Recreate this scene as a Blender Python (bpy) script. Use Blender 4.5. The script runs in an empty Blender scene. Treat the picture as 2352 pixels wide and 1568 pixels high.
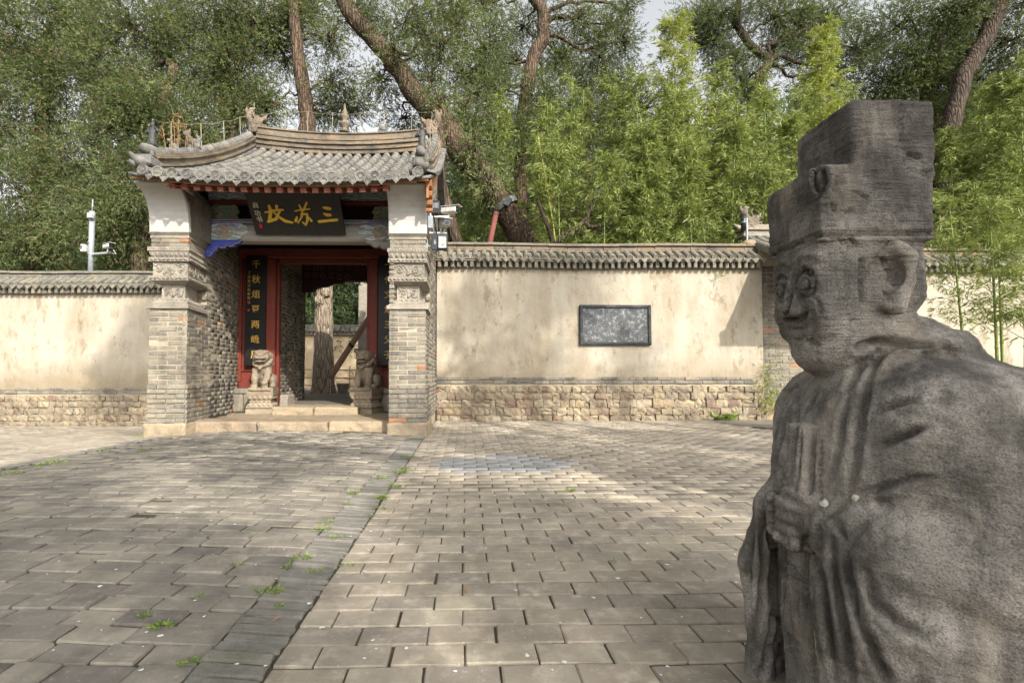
import bpy, math, random
import numpy as np
from mathutils import Vector, Matrix
from mathutils.bvhtree import BVHTree
from mathutils.kdtree import KDTree
R = math.radians
rng = np.random.default_rng(7)
random.seed(7)
scene = bpy.context.scene
COL = scene.collection
# ------------------------------------------------------------------ camera
F = 1110.0; PPX = 1093.0; PPY = 822.0; YAW = R(1.2); PIT = R(2.0); CAMZ = 0.78
cam = bpy.data.objects.new('camera', bpy.data.cameras.new('camera'))
COL.objects.link(cam); scene.camera = cam
cam.data.lens = F * 36 / 2352; cam.data.sensor_width = 36
cam.data.shift_x = (1176 - PPX) / 2352; cam.data.shift_y = (PPY - 784) / 2352
cam.data.clip_start = 0.05; cam.data.clip_end = 600
cam.location = (0, 0, CAMZ); cam.rotation_euler = (R(90) + PIT, 0, -YAW)
_r = Vector((math.cos(YAW), -math.sin(YAW), 0))
_f = Vector((math.sin(YAW) * math.cos(PIT), math.cos(YAW) * math.cos(PIT), math.sin(PIT)))
_u = _r.cross(_f)
def ray(px, py):
    return (_r * ((px - PPX) / F) + _u * (-(py - PPY) / F) + _f)
def W(px, py, Y):
    """the point of the vertical plane y = Y seen at this place of the photograph"""
    d = ray(px, py); t = Y / d.y
    return Vector((d.x * t, Y, CAMZ + d.z * t))
def pix(p):
    d = Vector(p) - Vector((0, 0, CAMZ)); z = d.dot(_f)
    return PPX + F * d.dot(_r) / z, PPY - F * d.dot(_u) / z, z
# ------------------------------------------------------------------ light
SUN = Vector((-0.53, 1.0, -0.74)).normalized()
elev = math.asin(-SUN.z); az = math.atan2(-SUN.x, -SUN.y)      # from +Y towards +X
world = bpy.data.worlds.new('World'); scene.world = world; world.use_nodes = True
wn = world.node_tree; wn.nodes.clear()
sky = wn.nodes.new('ShaderNodeTexSky'); sky.sky_type = 'NISHITA'; sky.sun_disc = False
sky.sun_elevation = elev; sky.sun_rotation = az; sky.air_density = 1.0; sky.dust_density = 4.0; sky.ozone_density = 1.0
hs = wn.nodes.new('ShaderNodeHueSaturation'); hs.inputs['Saturation'].default_value = 0.13; hs.inputs['Value'].default_value = 1.6
bg = wn.nodes.new('ShaderNodeBackground'); bg.inputs['Strength'].default_value = 0.15
wo = wn.nodes.new('ShaderNodeOutputWorld')
wn.links.new(sky.outputs[0], hs.inputs['Color']); wn.links.new(hs.outputs[0], bg.inputs[0]); wn.links.new(bg.outputs[0], wo.inputs[0])
sl = bpy.data.lights.new('sun', 'SUN'); sl.energy = 4.9; sl.angle = R(.6); sl.color = (1.0, 0.95, 0.87)
sun = bpy.data.objects.new('sun', sl); COL.objects.link(sun)
sun.rotation_euler = SUN.to_track_quat('-Z', 'Y').to_euler()
vs = scene.view_settings
vs.view_transform = 'Standard'; vs.look = 'None'; vs.exposure = 0.48; vs.gamma = 1; vs.use_curve_mapping = False
scene.cycles.max_bounces = 6; scene.cycles.diffuse_bounces = 3; scene.cycles.transparent_max_bounces = 8
# ------------------------------------------------------------------ materials
def srgb(h):
    c = [int(h[i:i+2], 16) / 255 for i in (0, 2, 4)]
    return tuple(x / 12.92 if x < .04 else ((x + .055) / 1.055) ** 2.4 for x in c)
class NT:
    def __init__(s, name):
        s.m = bpy.data.materials.new(name); s.m.use_nodes = True; s.t = s.m.node_tree; s.t.nodes.clear()
        s.out = s.n('OutputMaterial'); s.b = s.n('BsdfPrincipled'); s.l(s.b.outputs[0], s.out.inputs[0])
        s.geo = s.n('NewGeometry')
    def n(s, k, **kw):
        n = s.t.nodes.new('ShaderNode' + k)
        for a, v in kw.items(): setattr(n, a, v)
        return n
    def l(s, a, b): s.t.links.new(a, b)
    def put(s, sock, v):
        if hasattr(v, 'is_linked') or hasattr(v, 'links'): s.l(v, sock)
        else:
            if isinstance(v, (tuple, list)) and len(v) == 3 and sock.type == 'RGBA': v = (*v, 1)
            sock.default_value = v
    def pos(s, scale=(1, 1, 1), rot=(0, 0, 0)):
        m = s.n('Mapping'); s.l(s.geo.outputs['Position'], m.inputs[0]); m.inputs['Scale'].default_value = scale; m.inputs['Rotation'].default_value = rot
        return m.outputs[0]
    def noise(s, scale, detail=4, rough=.55, vec=None, dist=0):
        n = s.n('TexNoise'); n.inputs['Scale'].default_value = scale; n.inputs['Detail'].default_value = detail
        n.inputs['Roughness'].default_value = rough; n.inputs['Distortion'].default_value = dist
        s.l(vec or s.geo.outputs['Position'], n.inputs['Vector']); return n.outputs[0]
    def voro(s, scale, feature='F1', vec=None, out='Distance', rnd=1):
        n = s.n('TexVoronoi', feature=feature); n.inputs['Scale'].default_value = scale; n.inputs['Randomness'].default_value = rnd
        s.l(vec or s.geo.outputs['Position'], n.inputs['Vector']); return n.outputs[out]
    def ramp(s, fac, stops, interp='LINEAR'):
        r = s.n('ValToRGB'); r.color_ramp.interpolation = interp; e = r.color_ramp.elements
        while len(e) < len(stops): e.new(.5)
        for x, (p, c) in zip(e, stops):
            x.position = p; x.color = (*c, 1) if isinstance(c, tuple) else (c, c, c, 1)
        s.put(r.inputs[0], fac); return r.outputs[0]
    def mix(s, f, a, b, mode='MIX'):
        m = s.n('Mix', data_type='RGBA', blend_type=mode); s.put(m.inputs[0], f); s.put(m.inputs[6], a); s.put(m.inputs[7], b); return m.outputs[2]
    def math(s, op, a, b=0.0):
        m = s.n('Math', operation=op); s.put(m.inputs[0], a); s.put(m.inputs[1], b); return m.outputs[0]
    def rnd(s):
        a = s.n('Attribute', attribute_name='rnd'); o = s.n('ObjectInfo')
        return s.math('FRACT', s.math('ADD', a.outputs['Fac'], o.outputs['Random']))
    def bump(s, h, strength=.5, dist=.01, chain=None):
        b = s.n('Bump'); b.inputs['Strength'].default_value = strength; b.inputs['Distance'].default_value = dist
        s.put(b.inputs['Height'], h)
        if chain: s.l(chain, b.inputs['Normal'])
        return b.outputs[0]
    def done(s, col, rough=.85, normal=None, spec=.25, **kw):
        s.put(s.b.inputs['Base Color'], col); s.put(s.b.inputs['Roughness'], rough); s.b.inputs['Specular IOR Level'].default_value = spec
        if normal: s.l(normal, s.b.inputs['Normal'])
        for k, v in kw.items(): s.put(s.b.inputs[k.replace('_', ' ')], v)
        return s.m
def stone(name, pal, scale=6, stain=(.1, .09, .08), stain_amt=.5, stain_scale=1.7, bump=.5, bd=.008, piece=True, light=None, light_amt=0, streak=False, fleck=0, rough=.88, moss=0, grit=90):
    """weathered mineral surface: a palette picked per piece, noise, stains with a shape of their own, grit"""
    t = NT(name)
    n1 = t.noise(scale, 6, .65)
    k = len(pal)
    f = t.math('MULTIPLY', t.rnd(), 1.0) if piece else t.ramp(t.noise(scale * .5, 3), [(.3, 0.), (.7, 1.)])
    col = t.ramp(f, [(i / max(1, k - 1) * .96 + .02, c) for i, c in enumerate(pal)])
    col = t.mix(t.ramp(n1, [(.3, 0.), (.72, .55)]), col, tuple(c * .55 for c in pal[0]), 'MIX')
    hi = light or tuple(min(1, c * 1.5 + .03) for c in pal[-1])
    col = t.mix(t.ramp(t.noise(scale * 2.3, 5, .7), [(.5, 0.), (.75, light_amt or .3)]), col, hi)
    sv = t.pos((stain_scale * 2.2, stain_scale * 2.2, stain_scale * .35)) if streak else t.pos((stain_scale,) * 3)
    col = t.mix(t.ramp(t.noise(1, 7, .7, sv), [(.46, 0.), (.66, stain_amt)]), col, stain)
    if moss: col = t.mix(t.ramp(t.noise(2.7, 6, .7), [(.52, 0.), (.7, moss)]), col, (.07, .075, .03))
    if fleck: col = t.mix(t.ramp(t.noise(55, 3, .5), [(.66, 0.), (.72, fleck)]), col, (.5, .48, .45))
    h1 = t.noise(scale * 4, 8, .7); h2 = t.noise(grit, 4, .7)
    nb = t.bump(h2, bump * .8, bd * .4, t.bump(h1, bump, bd * 2))
    return t.done(col, rough, nb)
# ------------------------------------------------------------------ mesh helpers
def tag(o, label=None, cat=None, group=None, kind=None):
    if label: o['label'] = label
    if cat: o['category'] = cat
    if group: o['group'] = group
    if kind: o['kind'] = kind
    return o
def empty(name, loc=(0, 0, 0), label=None, cat=None, group=None):
    o = bpy.data.objects.new(name, None); COL.objects.link(o); o.location = loc; o.empty_display_size = .1
    return tag(o, label, cat, group)
def link(name, me, parent=None, kind=None):
    o = bpy.data.objects.new(name, me); COL.objects.link(o)
    if parent is not None:
        o.parent = parent; o.matrix_parent_inverse = world_inv(parent)
    if kind: o['kind'] = kind
    return o
def world_inv(p):
    m = Matrix.Translation(p.location) @ p.rotation_euler.to_matrix().to_4x4() @ Matrix.Diagonal((*p.scale, 1))
    return m.inverted()
def mesh_np(name, v, f, mat=None, rnd=None, smooth=False):
    """v (n,3), f (m,k) one polygon size, or a list of such arrays"""
    me = bpy.data.meshes.new(name); v = np.asarray(v, dtype=np.float32)
    fs = f if isinstance(f, list) and isinstance(f[0], np.ndarray) else [f]
    fs = [np.asarray(a, dtype=np.int32) for a in fs if len(a)]
    loops = np.concatenate([a.ravel() for a in fs]); tot = np.concatenate([np.full(len(a), a.shape[1], np.int32) for a in fs])
    st = np.concatenate([[0], np.cumsum(tot)[:-1]]).astype(np.int32)
    me.vertices.add(len(v)); me.vertices.foreach_set('co', v.ravel())
    me.loops.add(len(loops)); me.loops.foreach_set('vertex_index', loops)
    me.polygons.add(len(tot)); me.polygons.foreach_set('loop_start', st); me.polygons.foreach_set('loop_total', tot)
    if smooth: me.polygons.foreach_set('use_smooth', np.ones(len(tot), bool))
    me.update(calc_edges=True)
    if mat: me.materials.append(mat)
    if rnd is not None:
        a = me.attributes.new('rnd', 'FLOAT', 'POINT'); a.data.foreach_set('value', np.asarray(rnd, dtype=np.float32))
    return me
class MB:
    """collects shapes and links them as ONE mesh object"""
    def __init__(s): s.v = []; s.f = []; s.r = []; s.n = 0
    def add(s, v, f, r=0.0):
        v = [tuple(p) for p in v]; s.v += v; s.f += [tuple(i + s.n for i in q) for q in f]; s.r += [r] * len(v); s.n += len(v); return s
    def box(s, lo, hi, r=0.0, bev=0.0, M=None):
        x0, y0, z0 = lo; x1, y1, z1 = hi
        if bev <= 0:
            v = [(x0,y0,z0),(x1,y0,z0),(x1,y1,z0),(x0,y1,z0),(x0,y0,z1),(x1,y0,z1),(x1,y1,z1),(x0,y1,z1)]
            f = [(0,3,2,1),(4,5,6,7),(0,1,5,4),(1,2,6,5),(2,3,7,6),(3,0,4,7)]
        else:
            b = min(bev, .45 * min(x1 - x0, y1 - y0, z1 - z0)); v = []; f = []
            for sx in (0, 1):
                for sy in (0, 1):
                    for sz in (0, 1):
                        X = (x0, x1)[sx]; Y = (y0, y1)[sy]; Z = (z0, z1)[sz]
                        ix = X + (b if sx == 0 else -b); iy = Y + (b if sy == 0 else -b); iz = Z + (b if sz == 0 else -b)
                        v += [(X, iy, iz), (ix, Y, iz), (ix, iy, Z)]
            I = lambda a, b_, c, k: (a * 4 + b_ * 2 + c) * 3 + k
            for a in (0, 1):
                f.append(tuple(I(a, *p, 0) for p in ((0,0),(1,0),(1,1),(0,1))[::(1 if a else -1)]))
                f.append(tuple(I(p[0], a, p[1], 1) for p in ((0,0),(0,1),(1,1),(1,0))[::(1 if a else -1)]))
                f.append(tuple(I(p[0], p[1], a, 2) for p in ((0,0),(1,0),(1,1),(0,1))[::(1 if a else -1)]))
            for a in (0, 1):
                for c in (0, 1):
                    f.append((I(a, c, 0, 0), I(a, c, 1, 0), I(a, c, 1, 1), I(a, c, 0, 1)))
                    f.append((I(a, 0, c, 0), I(a, 1, c, 0), I(a, 1, c, 2), I(a, 0, c, 2)))
                    f.append((I(0, a, c, 1), I(1, a, c, 1), I(1, a, c, 2), I(0, a, c, 2)))
            for a in (0, 1):
                for b_ in (0, 1):
                    for c in (0, 1): f.append((I(a, b_, c, 0), I(a, b_, c, 1), I(a, b_, c, 2)))
        if M is not None: v = [tuple(M @ Vector(p)) for p in v]
        return s.add(v, f, r)
    def tube(s, pts, rad, seg=8, r=0.0, cap=True, flat=1.0):
        pts = [Vector(p) for p in pts]; n = len(pts)
        rad = [rad] * n if isinstance(rad, (int, float)) else rad
        v = []; f = []; up = None
        for i, p in enumerate(pts):
            t = (pts[min(i + 1, n - 1)] - pts[max(i - 1, 0)]).normalized()
            if up is None: up = Vector((0, 0, 1)) if abs(t.z) < .9 else Vector((1, 0, 0))
            a = t.cross(up).normalized(); b = a.cross(t).normalized(); up = b
            for k in range(seg):
                c = 2 * math.pi * k / seg; v.append(p + a * math.cos(c) * rad[i] + b * math.sin(c) * rad[i] * flat)
        for i in range(n - 1):
            for k in range(seg):
                q = (k + 1) % seg; f.append((i * seg + k, i * seg + q, (i + 1) * seg + q, (i + 1) * seg + k))
        if cap: f += [tuple(range(seg))[::-1], tuple((n - 1) * seg + k for k in range(seg))]
        return s.add(v, f, r)
    def lathe(s, prof, c=(0, 0, 0), seg=16, r=0.0):
        v = []; f = []; n = len(prof)
        for rr, z in prof:
            for k in range(seg):
                a = 2 * math.pi * k / seg; v.append((c[0] + rr * math.cos(a), c[1] + rr * math.sin(a), c[2] + z))
        for i in range(n - 1):
            for k in range(seg):
                q = (k + 1) % seg; f.append((i * seg + k, i * seg + q, (i + 1) * seg + q, (i + 1) * seg + k))
        f += [tuple(range(seg))[::-1], tuple((n - 1) * seg + k for k in range(seg))]
        return s.add(v, f, r)
    def prism(s, poly, M, d, r=0.0):
        """poly in local x,z; extruded from y=0 to y=d; M places it"""
        n = len(poly)
        v = [M @ Vector((x, 0, z)) for x, z in poly] + [M @ Vector((x, d, z)) for x, z in poly]
        f = [tuple(range(n)), tuple(range(2 * n - 1, n - 1, -1))] + [(i, i + n, (i + 1) % n + n, (i + 1) % n) for i in range(n)]
        return s.add(v, f, r)
    def sweep(s, prof, path, r=0.0, close=False):
        """prof [(n,z)] swept along path [(point, normal)]"""
        v = []; f = []; k = len(prof)
        for p, nrm in path:
            for a, z in prof: v.append(Vector(p) + Vector(nrm) * a + Vector((0, 0, z)))
        for i in range(len(path) - 1):
            for j in range(k - 1): f.append((i * k + j, (i + 1) * k + j, (i + 1) * k + j + 1, i * k + j + 1))
        if close: f += [tuple(range(k)), tuple((len(path) - 1) * k + j for j in range(k))[::-1]]
        return s.add(v, f, r)
    def mesh(s, name, mat, smooth=False):
        me = bpy.data.meshes.new(name); me.from_pydata(s.v, [], s.f); me.materials.append(mat)
        a = me.attributes.new('rnd', 'FLOAT', 'POINT'); a.data.foreach_set('value', s.r)
        if smooth: me.polygons.foreach_set('use_smooth', [True] * len(me.polygons))
        import bmesh
        b = bmesh.new(); b.from_mesh(me); bmesh.ops.recalc_face_normals(b, faces=b.faces); b.to_mesh(me); b.free()
        return me
    def build(s, name, mat, parent=None, smooth=False, kind=None):
        me = s.mesh(name, mat, smooth)
        if parent is None:                       # origin at the base of the thing
            co = np.array(s.v); c = Vector(((co[:,0].min() + co[:,0].max()) / 2, (co[:,1].min() + co[:,1].max()) / 2, co[:,2].min()))
            me.transform(Matrix.Translation(-c)); o = link(name, me, None, kind); o.location = c; return o
        return link(name, me, parent, kind)
def frame(o, u, n):
    """matrix: local x along u, local y into the surface (n is the outward normal), local z = u x (-n)"""
    u = Vector(u).normalized(); n = -Vector(n).normalized(); z = u.cross(n)
    m = Matrix((u, n, z)).transposed().to_4x4(); m.translation = o; return m
def place(name, me, M, parent, col=None):
    o = bpy.data.objects.new(name, me); COL.objects.link(o); o.parent = parent
    o.matrix_parent_inverse = world_inv(parent); o.matrix_basis = M
    return o
def block_mesh(name, L, D, H, mat, jit=.004, bev=.006, seed=0, r=0.0):
    """one brick or paver: local origin at its front face centre for D inwards"""
    m = MB(); m.box((-L/2, 0, -H/2), (L/2, D, H/2), r, bev); rr = random.Random(seed)
    m.v = [(x + rr.uniform(-jit, jit), y + rr.uniform(-jit, jit) * .6, z + rr.uniform(-jit, jit)) for x, y, z in m.v]
    return m.mesh(name, mat)
class Pieces:
    """alike pieces: the ones that show largest become objects, the rest one mesh of kind stuff"""
    def __init__(s, name, variants, parent, limit=300, restname=None):
        s.name, s.var, s.par, s.limit, s.rest = name, variants, parent, limit, restname or 'small_' + name
        s.items = []
        s.np = []
        for me in variants:
            co = np.empty(len(me.vertices) * 3, np.float32); me.vertices.foreach_get('co', co)
            s.np.append((co.reshape(-1, 3), [tuple(p.vertices) for p in me.polygons]))
    def add(s, M, mat=None, score=None): s.items.append((M, mat, score))
    def finish(s, mat):
        def score(it):
            if it[2] is not None: return it[2]
            x, y, z = pix(it[0].translation)
            if z < .3 or x < -60 or x > 2412 or y < -60 or y > 1630: return 1e6 + abs(z)
            return z
        s.items.sort(key=score)
        for M, m, _ in s.items[:s.limit]:
            k = random.randrange(len(s.var)); me = s.var[k]
            if m is not None:
                key = me.name + m.name
                if key not in s.__dict__: c = me.copy(); c.materials.clear(); c.materials.append(m); s.__dict__[key] = c
                me = s.__dict__[key]
            place(s.name, me, M, s.par)
        restm = s.items[s.limit:]
        if restm:
            groups = {}
            for it in restm: groups.setdefault(it[1], []).append(it[0])
            for mm, Ms in groups.items():
                V = []; Fq = {}; Rn = []; n = 0
                for M in Ms:
                    co, fs = s.np[random.randrange(len(s.np))]; A = np.array(M)
                    V.append(co @ A[:3, :3].T + A[:3, 3]); Rn.append(np.full(len(co), random.random()))
                    for q in fs: Fq.setdefault(len(q), []).append([i + n for i in q])
                    n += len(co)
                me = mesh_np(s.rest, np.concatenate(V), [np.array(a) for a in Fq.values()], mm or mat, np.concatenate(Rn))
                link(s.rest, me, s.par, 'stuff')
# ------------------------------------------------------------------ solid sculpting: distance fields to mesh
def vnoise(p, scale, seed=0):
    """smooth value noise in -1..1 for (n,3) points"""
    q = np.asarray(p, dtype=np.float64) * scale + 57.3 + seed * 13.7; i = np.floor(q).astype(np.int64); f = q - i; f = f * f * (3 - 2 * f)
    def h(a, b, c):
        x = (a * 73856093) ^ (b * 19349663) ^ (c * 83492791) ^ (seed * 2654435 + 97); x = (x ^ (x >> 13)) * 1274126177; x = x ^ (x >> 16)
        return (x & 0xffff) / 32767.5 - 1
    out = 0
    for dx in (0, 1):
        for dy in (0, 1):
            for dz in (0, 1):
                w = (f[:,0] if dx else 1-f[:,0]) * (f[:,1] if dy else 1-f[:,1]) * (f[:,2] if dz else 1-f[:,2])
                out = out + w * h(i[:,0]+dx, i[:,1]+dy, i[:,2]+dz)
    return out
class Vol:
    def __init__(s, lo, hi, h):
        s.lo = np.array(lo, float); s.h = h; s.n = np.ceil((np.array(hi) - s.lo) / h).astype(int) + 1
        s.g = np.full(s.n, 1.0, np.float32)
    def sub(s, lo, hi):
        a = np.clip(np.floor((np.array(lo) - s.lo) / s.h).astype(int), 0, s.n); b = np.clip(np.ceil((np.array(hi) - s.lo) / s.h).astype(int) + 1, 0, s.n)
        ax = [s.lo[k] + s.h * np.arange(a[k], b[k]) for k in range(3)]
        X, Y, Z = np.meshgrid(*ax, indexing='ij', sparse=True)
        return (slice(a[0], b[0]), slice(a[1], b[1]), slice(a[2], b[2])), X, Y, Z
    def blend(s, sl, d, k, cut=False):
        g = s.g[sl]; d = d.astype(np.float32)
        if g.size == 0: return
        if cut: g2, d2 = -g, d
        else: g2, d2 = g, d
        if k > 0:
            h = np.clip(.5 + .5 * (g2 - d2) / k, 0, 1); r = g2 * (1 - h) + d2 * h - k * h * (1 - h)
        else: r = np.minimum(g2, d2)
        s.g[sl] = -r if cut else r
    def ell(s, c, r, k=.02, cut=False, rz=0, ry=0, rx=0):
        c = np.array(c); m = max(r) + max(k * 2, .03); sl, X, Y, Z = s.sub(c - m, c + m)
        X = X - c[0]; Y = Y - c[1]; Z = Z - c[2]
        if rz or ry or rx:
            A = np.array((Matrix.Rotation(rz, 3, 'Z') @ Matrix.Rotation(ry, 3, 'Y') @ Matrix.Rotation(rx, 3, 'X')).transposed())
            X, Y, Z = (A[i][0] * X + A[i][1] * Y + A[i][2] * Z for i in range(3))
        q = np.sqrt((X / r[0]) ** 2 + (Y / r[1]) ** 2 + (Z / r[2]) ** 2); q2 = np.sqrt((X / r[0]**2) ** 2 + (Y / r[1]**2) ** 2 + (Z / r[2]**2) ** 2) + 1e-9
        s.blend(sl, q * (q - 1) / q2, k, cut)
    def cap(s, a, b, ra, rb=None, k=.02, cut=False, flat=1.0):
        rb = ra if rb is None else rb; a = np.array(a, float); b = np.array(b, float); m = max(ra, rb) + max(k * 2, .03)
        sl, X, Y, Z = s.sub(np.minimum(a, b) - m, np.maximum(a, b) + m)
        d = b - a; L = d @ d + 1e-12
        t = np.clip(((X - a[0]) * d[0] + (Y - a[1]) * d[1] + (Z - a[2]) * d[2]) / L, 0, 1)
        q = np.sqrt((X - a[0] - t * d[0]) ** 2 + (Y - a[1] - t * d[1]) ** 2 + (Z - a[2] - t * d[2]) ** 2)
        s.blend(sl, q - (ra + (rb - ra) * t), k, cut)
    def chain(s, pts, rad, k=.02, cut=False):
        rad = [rad] * len(pts) if isinstance(rad, (int, float)) else rad
        for i in range(len(pts) - 1): s.cap(pts[i], pts[i+1], rad[i], rad[i+1], k, cut)
    def box(s, lo, hi, rnd=.01, k=.01, cut=False, rz=0, ry=0):
        lo = np.array(lo, float); hi = np.array(hi, float); c = (lo + hi) / 2; hf = (hi - lo) / 2
        m = (np.linalg.norm(hf) if (rz or ry) else hf) + max(k * 2, .03); sl, X, Y, Z = s.sub(c - m, c + m)
        X = X - c[0]; Y = Y - c[1]; Z = Z - c[2]
        if rz or ry:
            A = np.array((Matrix.Rotation(rz, 3, 'Z') @ Matrix.Rotation(ry, 3, 'Y')).transposed()); X, Y, Z = (A[i][0] * X + A[i][1] * Y + A[i][2] * Z for i in range(3))
        qx = np.abs(X) - hf[0] + rnd; qy = np.abs(Y) - hf[1] + rnd; qz = np.abs(Z) - hf[2] + rnd
        d = np.sqrt(np.maximum(qx, 0)**2 + np.maximum(qy, 0)**2 + np.maximum(qz, 0)**2) + np.minimum(np.maximum(np.maximum(qx, qy), qz), 0) - rnd
        s.blend(sl, d, k, cut)
    def mesh(s):
        g = s.g; inside = g < 0
        c = np.zeros(np.array(g.shape) - 1, np.uint8)
        for dx in (0,1):
            for dy in (0,1):
                for dz in (0,1): c += inside[dx:g.shape[0]-1+dx, dy:g.shape[1]-1+dy, dz:g.shape[2]-1+dz]
        act = (c > 0) & (c < 8); idx = np.full(act.shape, -1, np.int64); ii = np.argwhere(act); idx[act] = np.arange(len(ii))
        acc = np.zeros((len(ii), 3)); cnt = np.zeros(len(ii))
        cor = [(a,b,d) for a in (0,1) for b in (0,1) for d in (0,1)]
        for p in cor:
            for ax in range(3):
                if p[ax] == 0:
                    q = list(p); q[ax] = 1
                    va = g[ii[:,0]+p[0], ii[:,1]+p[1], ii[:,2]+p[2]]; vb = g[ii[:,0]+q[0], ii[:,1]+q[1], ii[:,2]+q[2]]
                    m = (va < 0) != (vb < 0); t = np.where(m, va / np.where(m, va - vb, 1), 0)
                    pt = np.array(p, float)[None] + np.eye(3)[ax][None] * t[:, None]
                    acc += np.where(m[:, None], pt, 0); cnt += m
        v = s.lo + s.h * (ii + acc / cnt[:, None])
        fs = []
        for ax in range(3):
            a = [slice(None)] * 3; b = [slice(None)] * 3; a[ax] = slice(0, -1); b[ax] = slice(1, None)
            e = np.argwhere(inside[tuple(a)] != inside[tuple(b)])
            o1, o2 = [(1, 2), (2, 0), (0, 1)][ax]
            e = e[(e[:, o1] > 0) & (e[:, o2] > 0) & (e[:, o1] < g.shape[o1]-1) & (e[:, o2] < g.shape[o2]-1)]
            def at(d1, d2):
                q = e.copy(); q[:, o1] -= d1; q[:, o2] -= d2; return idx[q[:,0], q[:,1], q[:,2]]
            quad = np.stack([at(1,1), at(0,1), at(0,0), at(1,0)], 1); flip = ~inside[e[:,0], e[:,1], e[:,2]]
            quad[flip] = quad[flip][:, ::-1]; fs.append(quad)
        return v, np.concatenate(fs)
def normals(v, f):
    a = v[f[:, 2]] - v[f[:, 0]]; b = v[f[:, 3]] - v[f[:, 1]]; n = np.cross(a, b); out = np.zeros_like(v)
    for k in range(4): np.add.at(out, f[:, k], n)
    return out / (np.linalg.norm(out, axis=1, keepdims=True) + 1e-12)
def rough(v, f, amps):
    n = normals(v, f)
    for sc, a, sd in amps: v = v + n * (vnoise(v, sc, sd) * a)[:, None]
    return v
def subdivide(v, f):
    """split each quad in four"""
    e = np.concatenate([np.sort(f[:, [k, (k+1) % 4]], 1) for k in range(4)]); u, inv = np.unique(e[:, 0] * len(v) + e[:, 1], return_inverse=True)
    a = u // len(v); b = u % len(v); mid = (v[a] + v[b]) / 2; ctr = v[f].mean(1); n = len(v); m = len(f); inv = inv.reshape(4, m) + n
    c = n + len(mid) + np.arange(m)
    nf = np.concatenate([np.stack([f[:, k], inv[k], c, inv[(k-1) % 4]], 1) for k in range(4)])
    return np.concatenate([v, mid, ctr]), nf
def brush(pts, wid, M, mb, r=0.0, th=.004, seg=5, flip=False):
    """a brush stroke: outline of varying width around a polyline in the local x,z plane of M"""
    P = []; n = len(pts)
    for i in range(n - 1):
        for k in range(seg): 
            t = k / seg; P.append((pts[i][0] * (1-t) + pts[i+1][0] * t, pts[i][1] * (1-t) + pts[i+1][1] * t, wid[i] * (1-t) + wid[i+1] * t))
    P.append((*pts[-1], wid[-1])); L = []; Rr = []
    for i, (x, z, w) in enumerate(P):
        a = P[max(0, i-1)]; b = P[min(len(P)-1, i+1)]; dx, dz = b[0]-a[0], b[1]-a[1]; l = math.hypot(dx, dz) + 1e-9
        L.append((x - dz/l*w/2, z + dx/l*w/2)); Rr.append((x + dz/l*w/2, z - dx/l*w/2))
    d0 = P[0]; d1 = P[-1]; dx, dz = P[1][0]-d0[0], P[1][1]-d0[1]; l = math.hypot(dx, dz)+1e-9
    ex, ez = d1[0]-P[-2][0], d1[1]-P[-2][1]; le = math.hypot(ex, ez)+1e-9
    cs = (d0[0]-dx/l*d0[2]*.4, d0[1]-dz/l*d0[2]*.4); ce = (d1[0]+ex/le*d1[2]*.4, d1[1]+ez/le*d1[2]*.4)
    # strip faces (front) plus a rim so that the stroke has thickness
    ring = [cs] + L + [ce] + Rr[::-1]; k = len(ring)
    v = [M @ Vector((x, -th, z)) for x, z in ring] + [M @ Vector((x, 0, z)) for x, z in ring]
    f = [(0, 1, k-1)]
    nl = len(L)
    for i in range(nl - 1): f.append((1+i, 2+i, k-2-i, k-1-i))
    f.append((nl, nl+1, nl+2)); f += [(i, (i+1) % k, (i+1) % k + k, i + k) for i in range(k)]
    mb.add(v, f, r)
def text(s, size, M, mat, name, parent, th=.003, bold=0):
    c = bpy.data.curves.new(name, 'FONT'); c.body = s; c.size = size; c.align_x = 'CENTER'; c.align_y = 'CENTER'; c.extrude = th / 2; c.offset = bold
    c.resolution_u = 4
    o = bpy.data.objects.new(name, c); COL.objects.link(o)
    me = bpy.data.meshes.new_from_object(o.evaluated_get(bpy.context.evaluated_depsgraph_get())); bpy.data.objects.remove(o); bpy.data.curves.remove(c)
    me.name = name; me.materials.clear(); me.materials.append(mat)
    me.transform(M @ Matrix.Rotation(R(90), 4, 'X'))
    return link(name, me, parent)
# ------------------------------------------------------------------ palette
def C(h): return srgb(h)
M_PAV = stone('paver_concrete', [C('90867a'), C('9e9484'), C('aa9e8c'), C('988d7c'), C('afa490')], 5, stain=(.12,.105,.075), stain_amt=.6, stain_scale=1.9, bump=.45, bd=.004, fleck=.35, light_amt=.5, grit=150, moss=.22)
M_PAVB = stone('paver_pale_blue', [C('8f8f8d'), C('979692'), C('9a9892')], 5, stain=(.25,.24,.22), stain_amt=.35, bump=.25, bd=.003, grit=150)
M_PATH = stone('paver_grey_brick', [C('736d65'), C('8c8477'), C('7f786e'), C('989080'), C('90887a')], 6, stain=(.075,.072,.062), stain_amt=.55, stain_scale=1.5, bump=.5, bd=.006, fleck=.25, grit=130, moss=.3)
M_EDGE = stone('edge_brick', [C('77746d'), C('87827a'), C('8c867b'), C('7d7972')], 9, stain=(.07,.07,.05), stain_amt=.6, bump=.7, bd=.008, grit=110, moss=.4)
M_SOIL = stone('joint_soil', [C('453f33'), C('514a3b')], 9, stain=(.06,.065,.03), stain_amt=.5, bump=.5, piece=False)
M_BRICK = stone('grey_brick', [C('69645c'), C('827c70'), C('908977'), C('746e64'), C('958b79'), C('867f71'), C('8f8270'), C('6d6860'), C('8b8474')], 12, stain=(.05,.047,.043), stain_amt=.75, stain_scale=1.5, bump=.55, bd=.006, light_amt=.35, streak=True)
M_BRICKR = stone('red_brick', [C('9a6a4c'), C('a07a5c')], 12, stain=(.12,.08,.06), stain_amt=.4)
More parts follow.
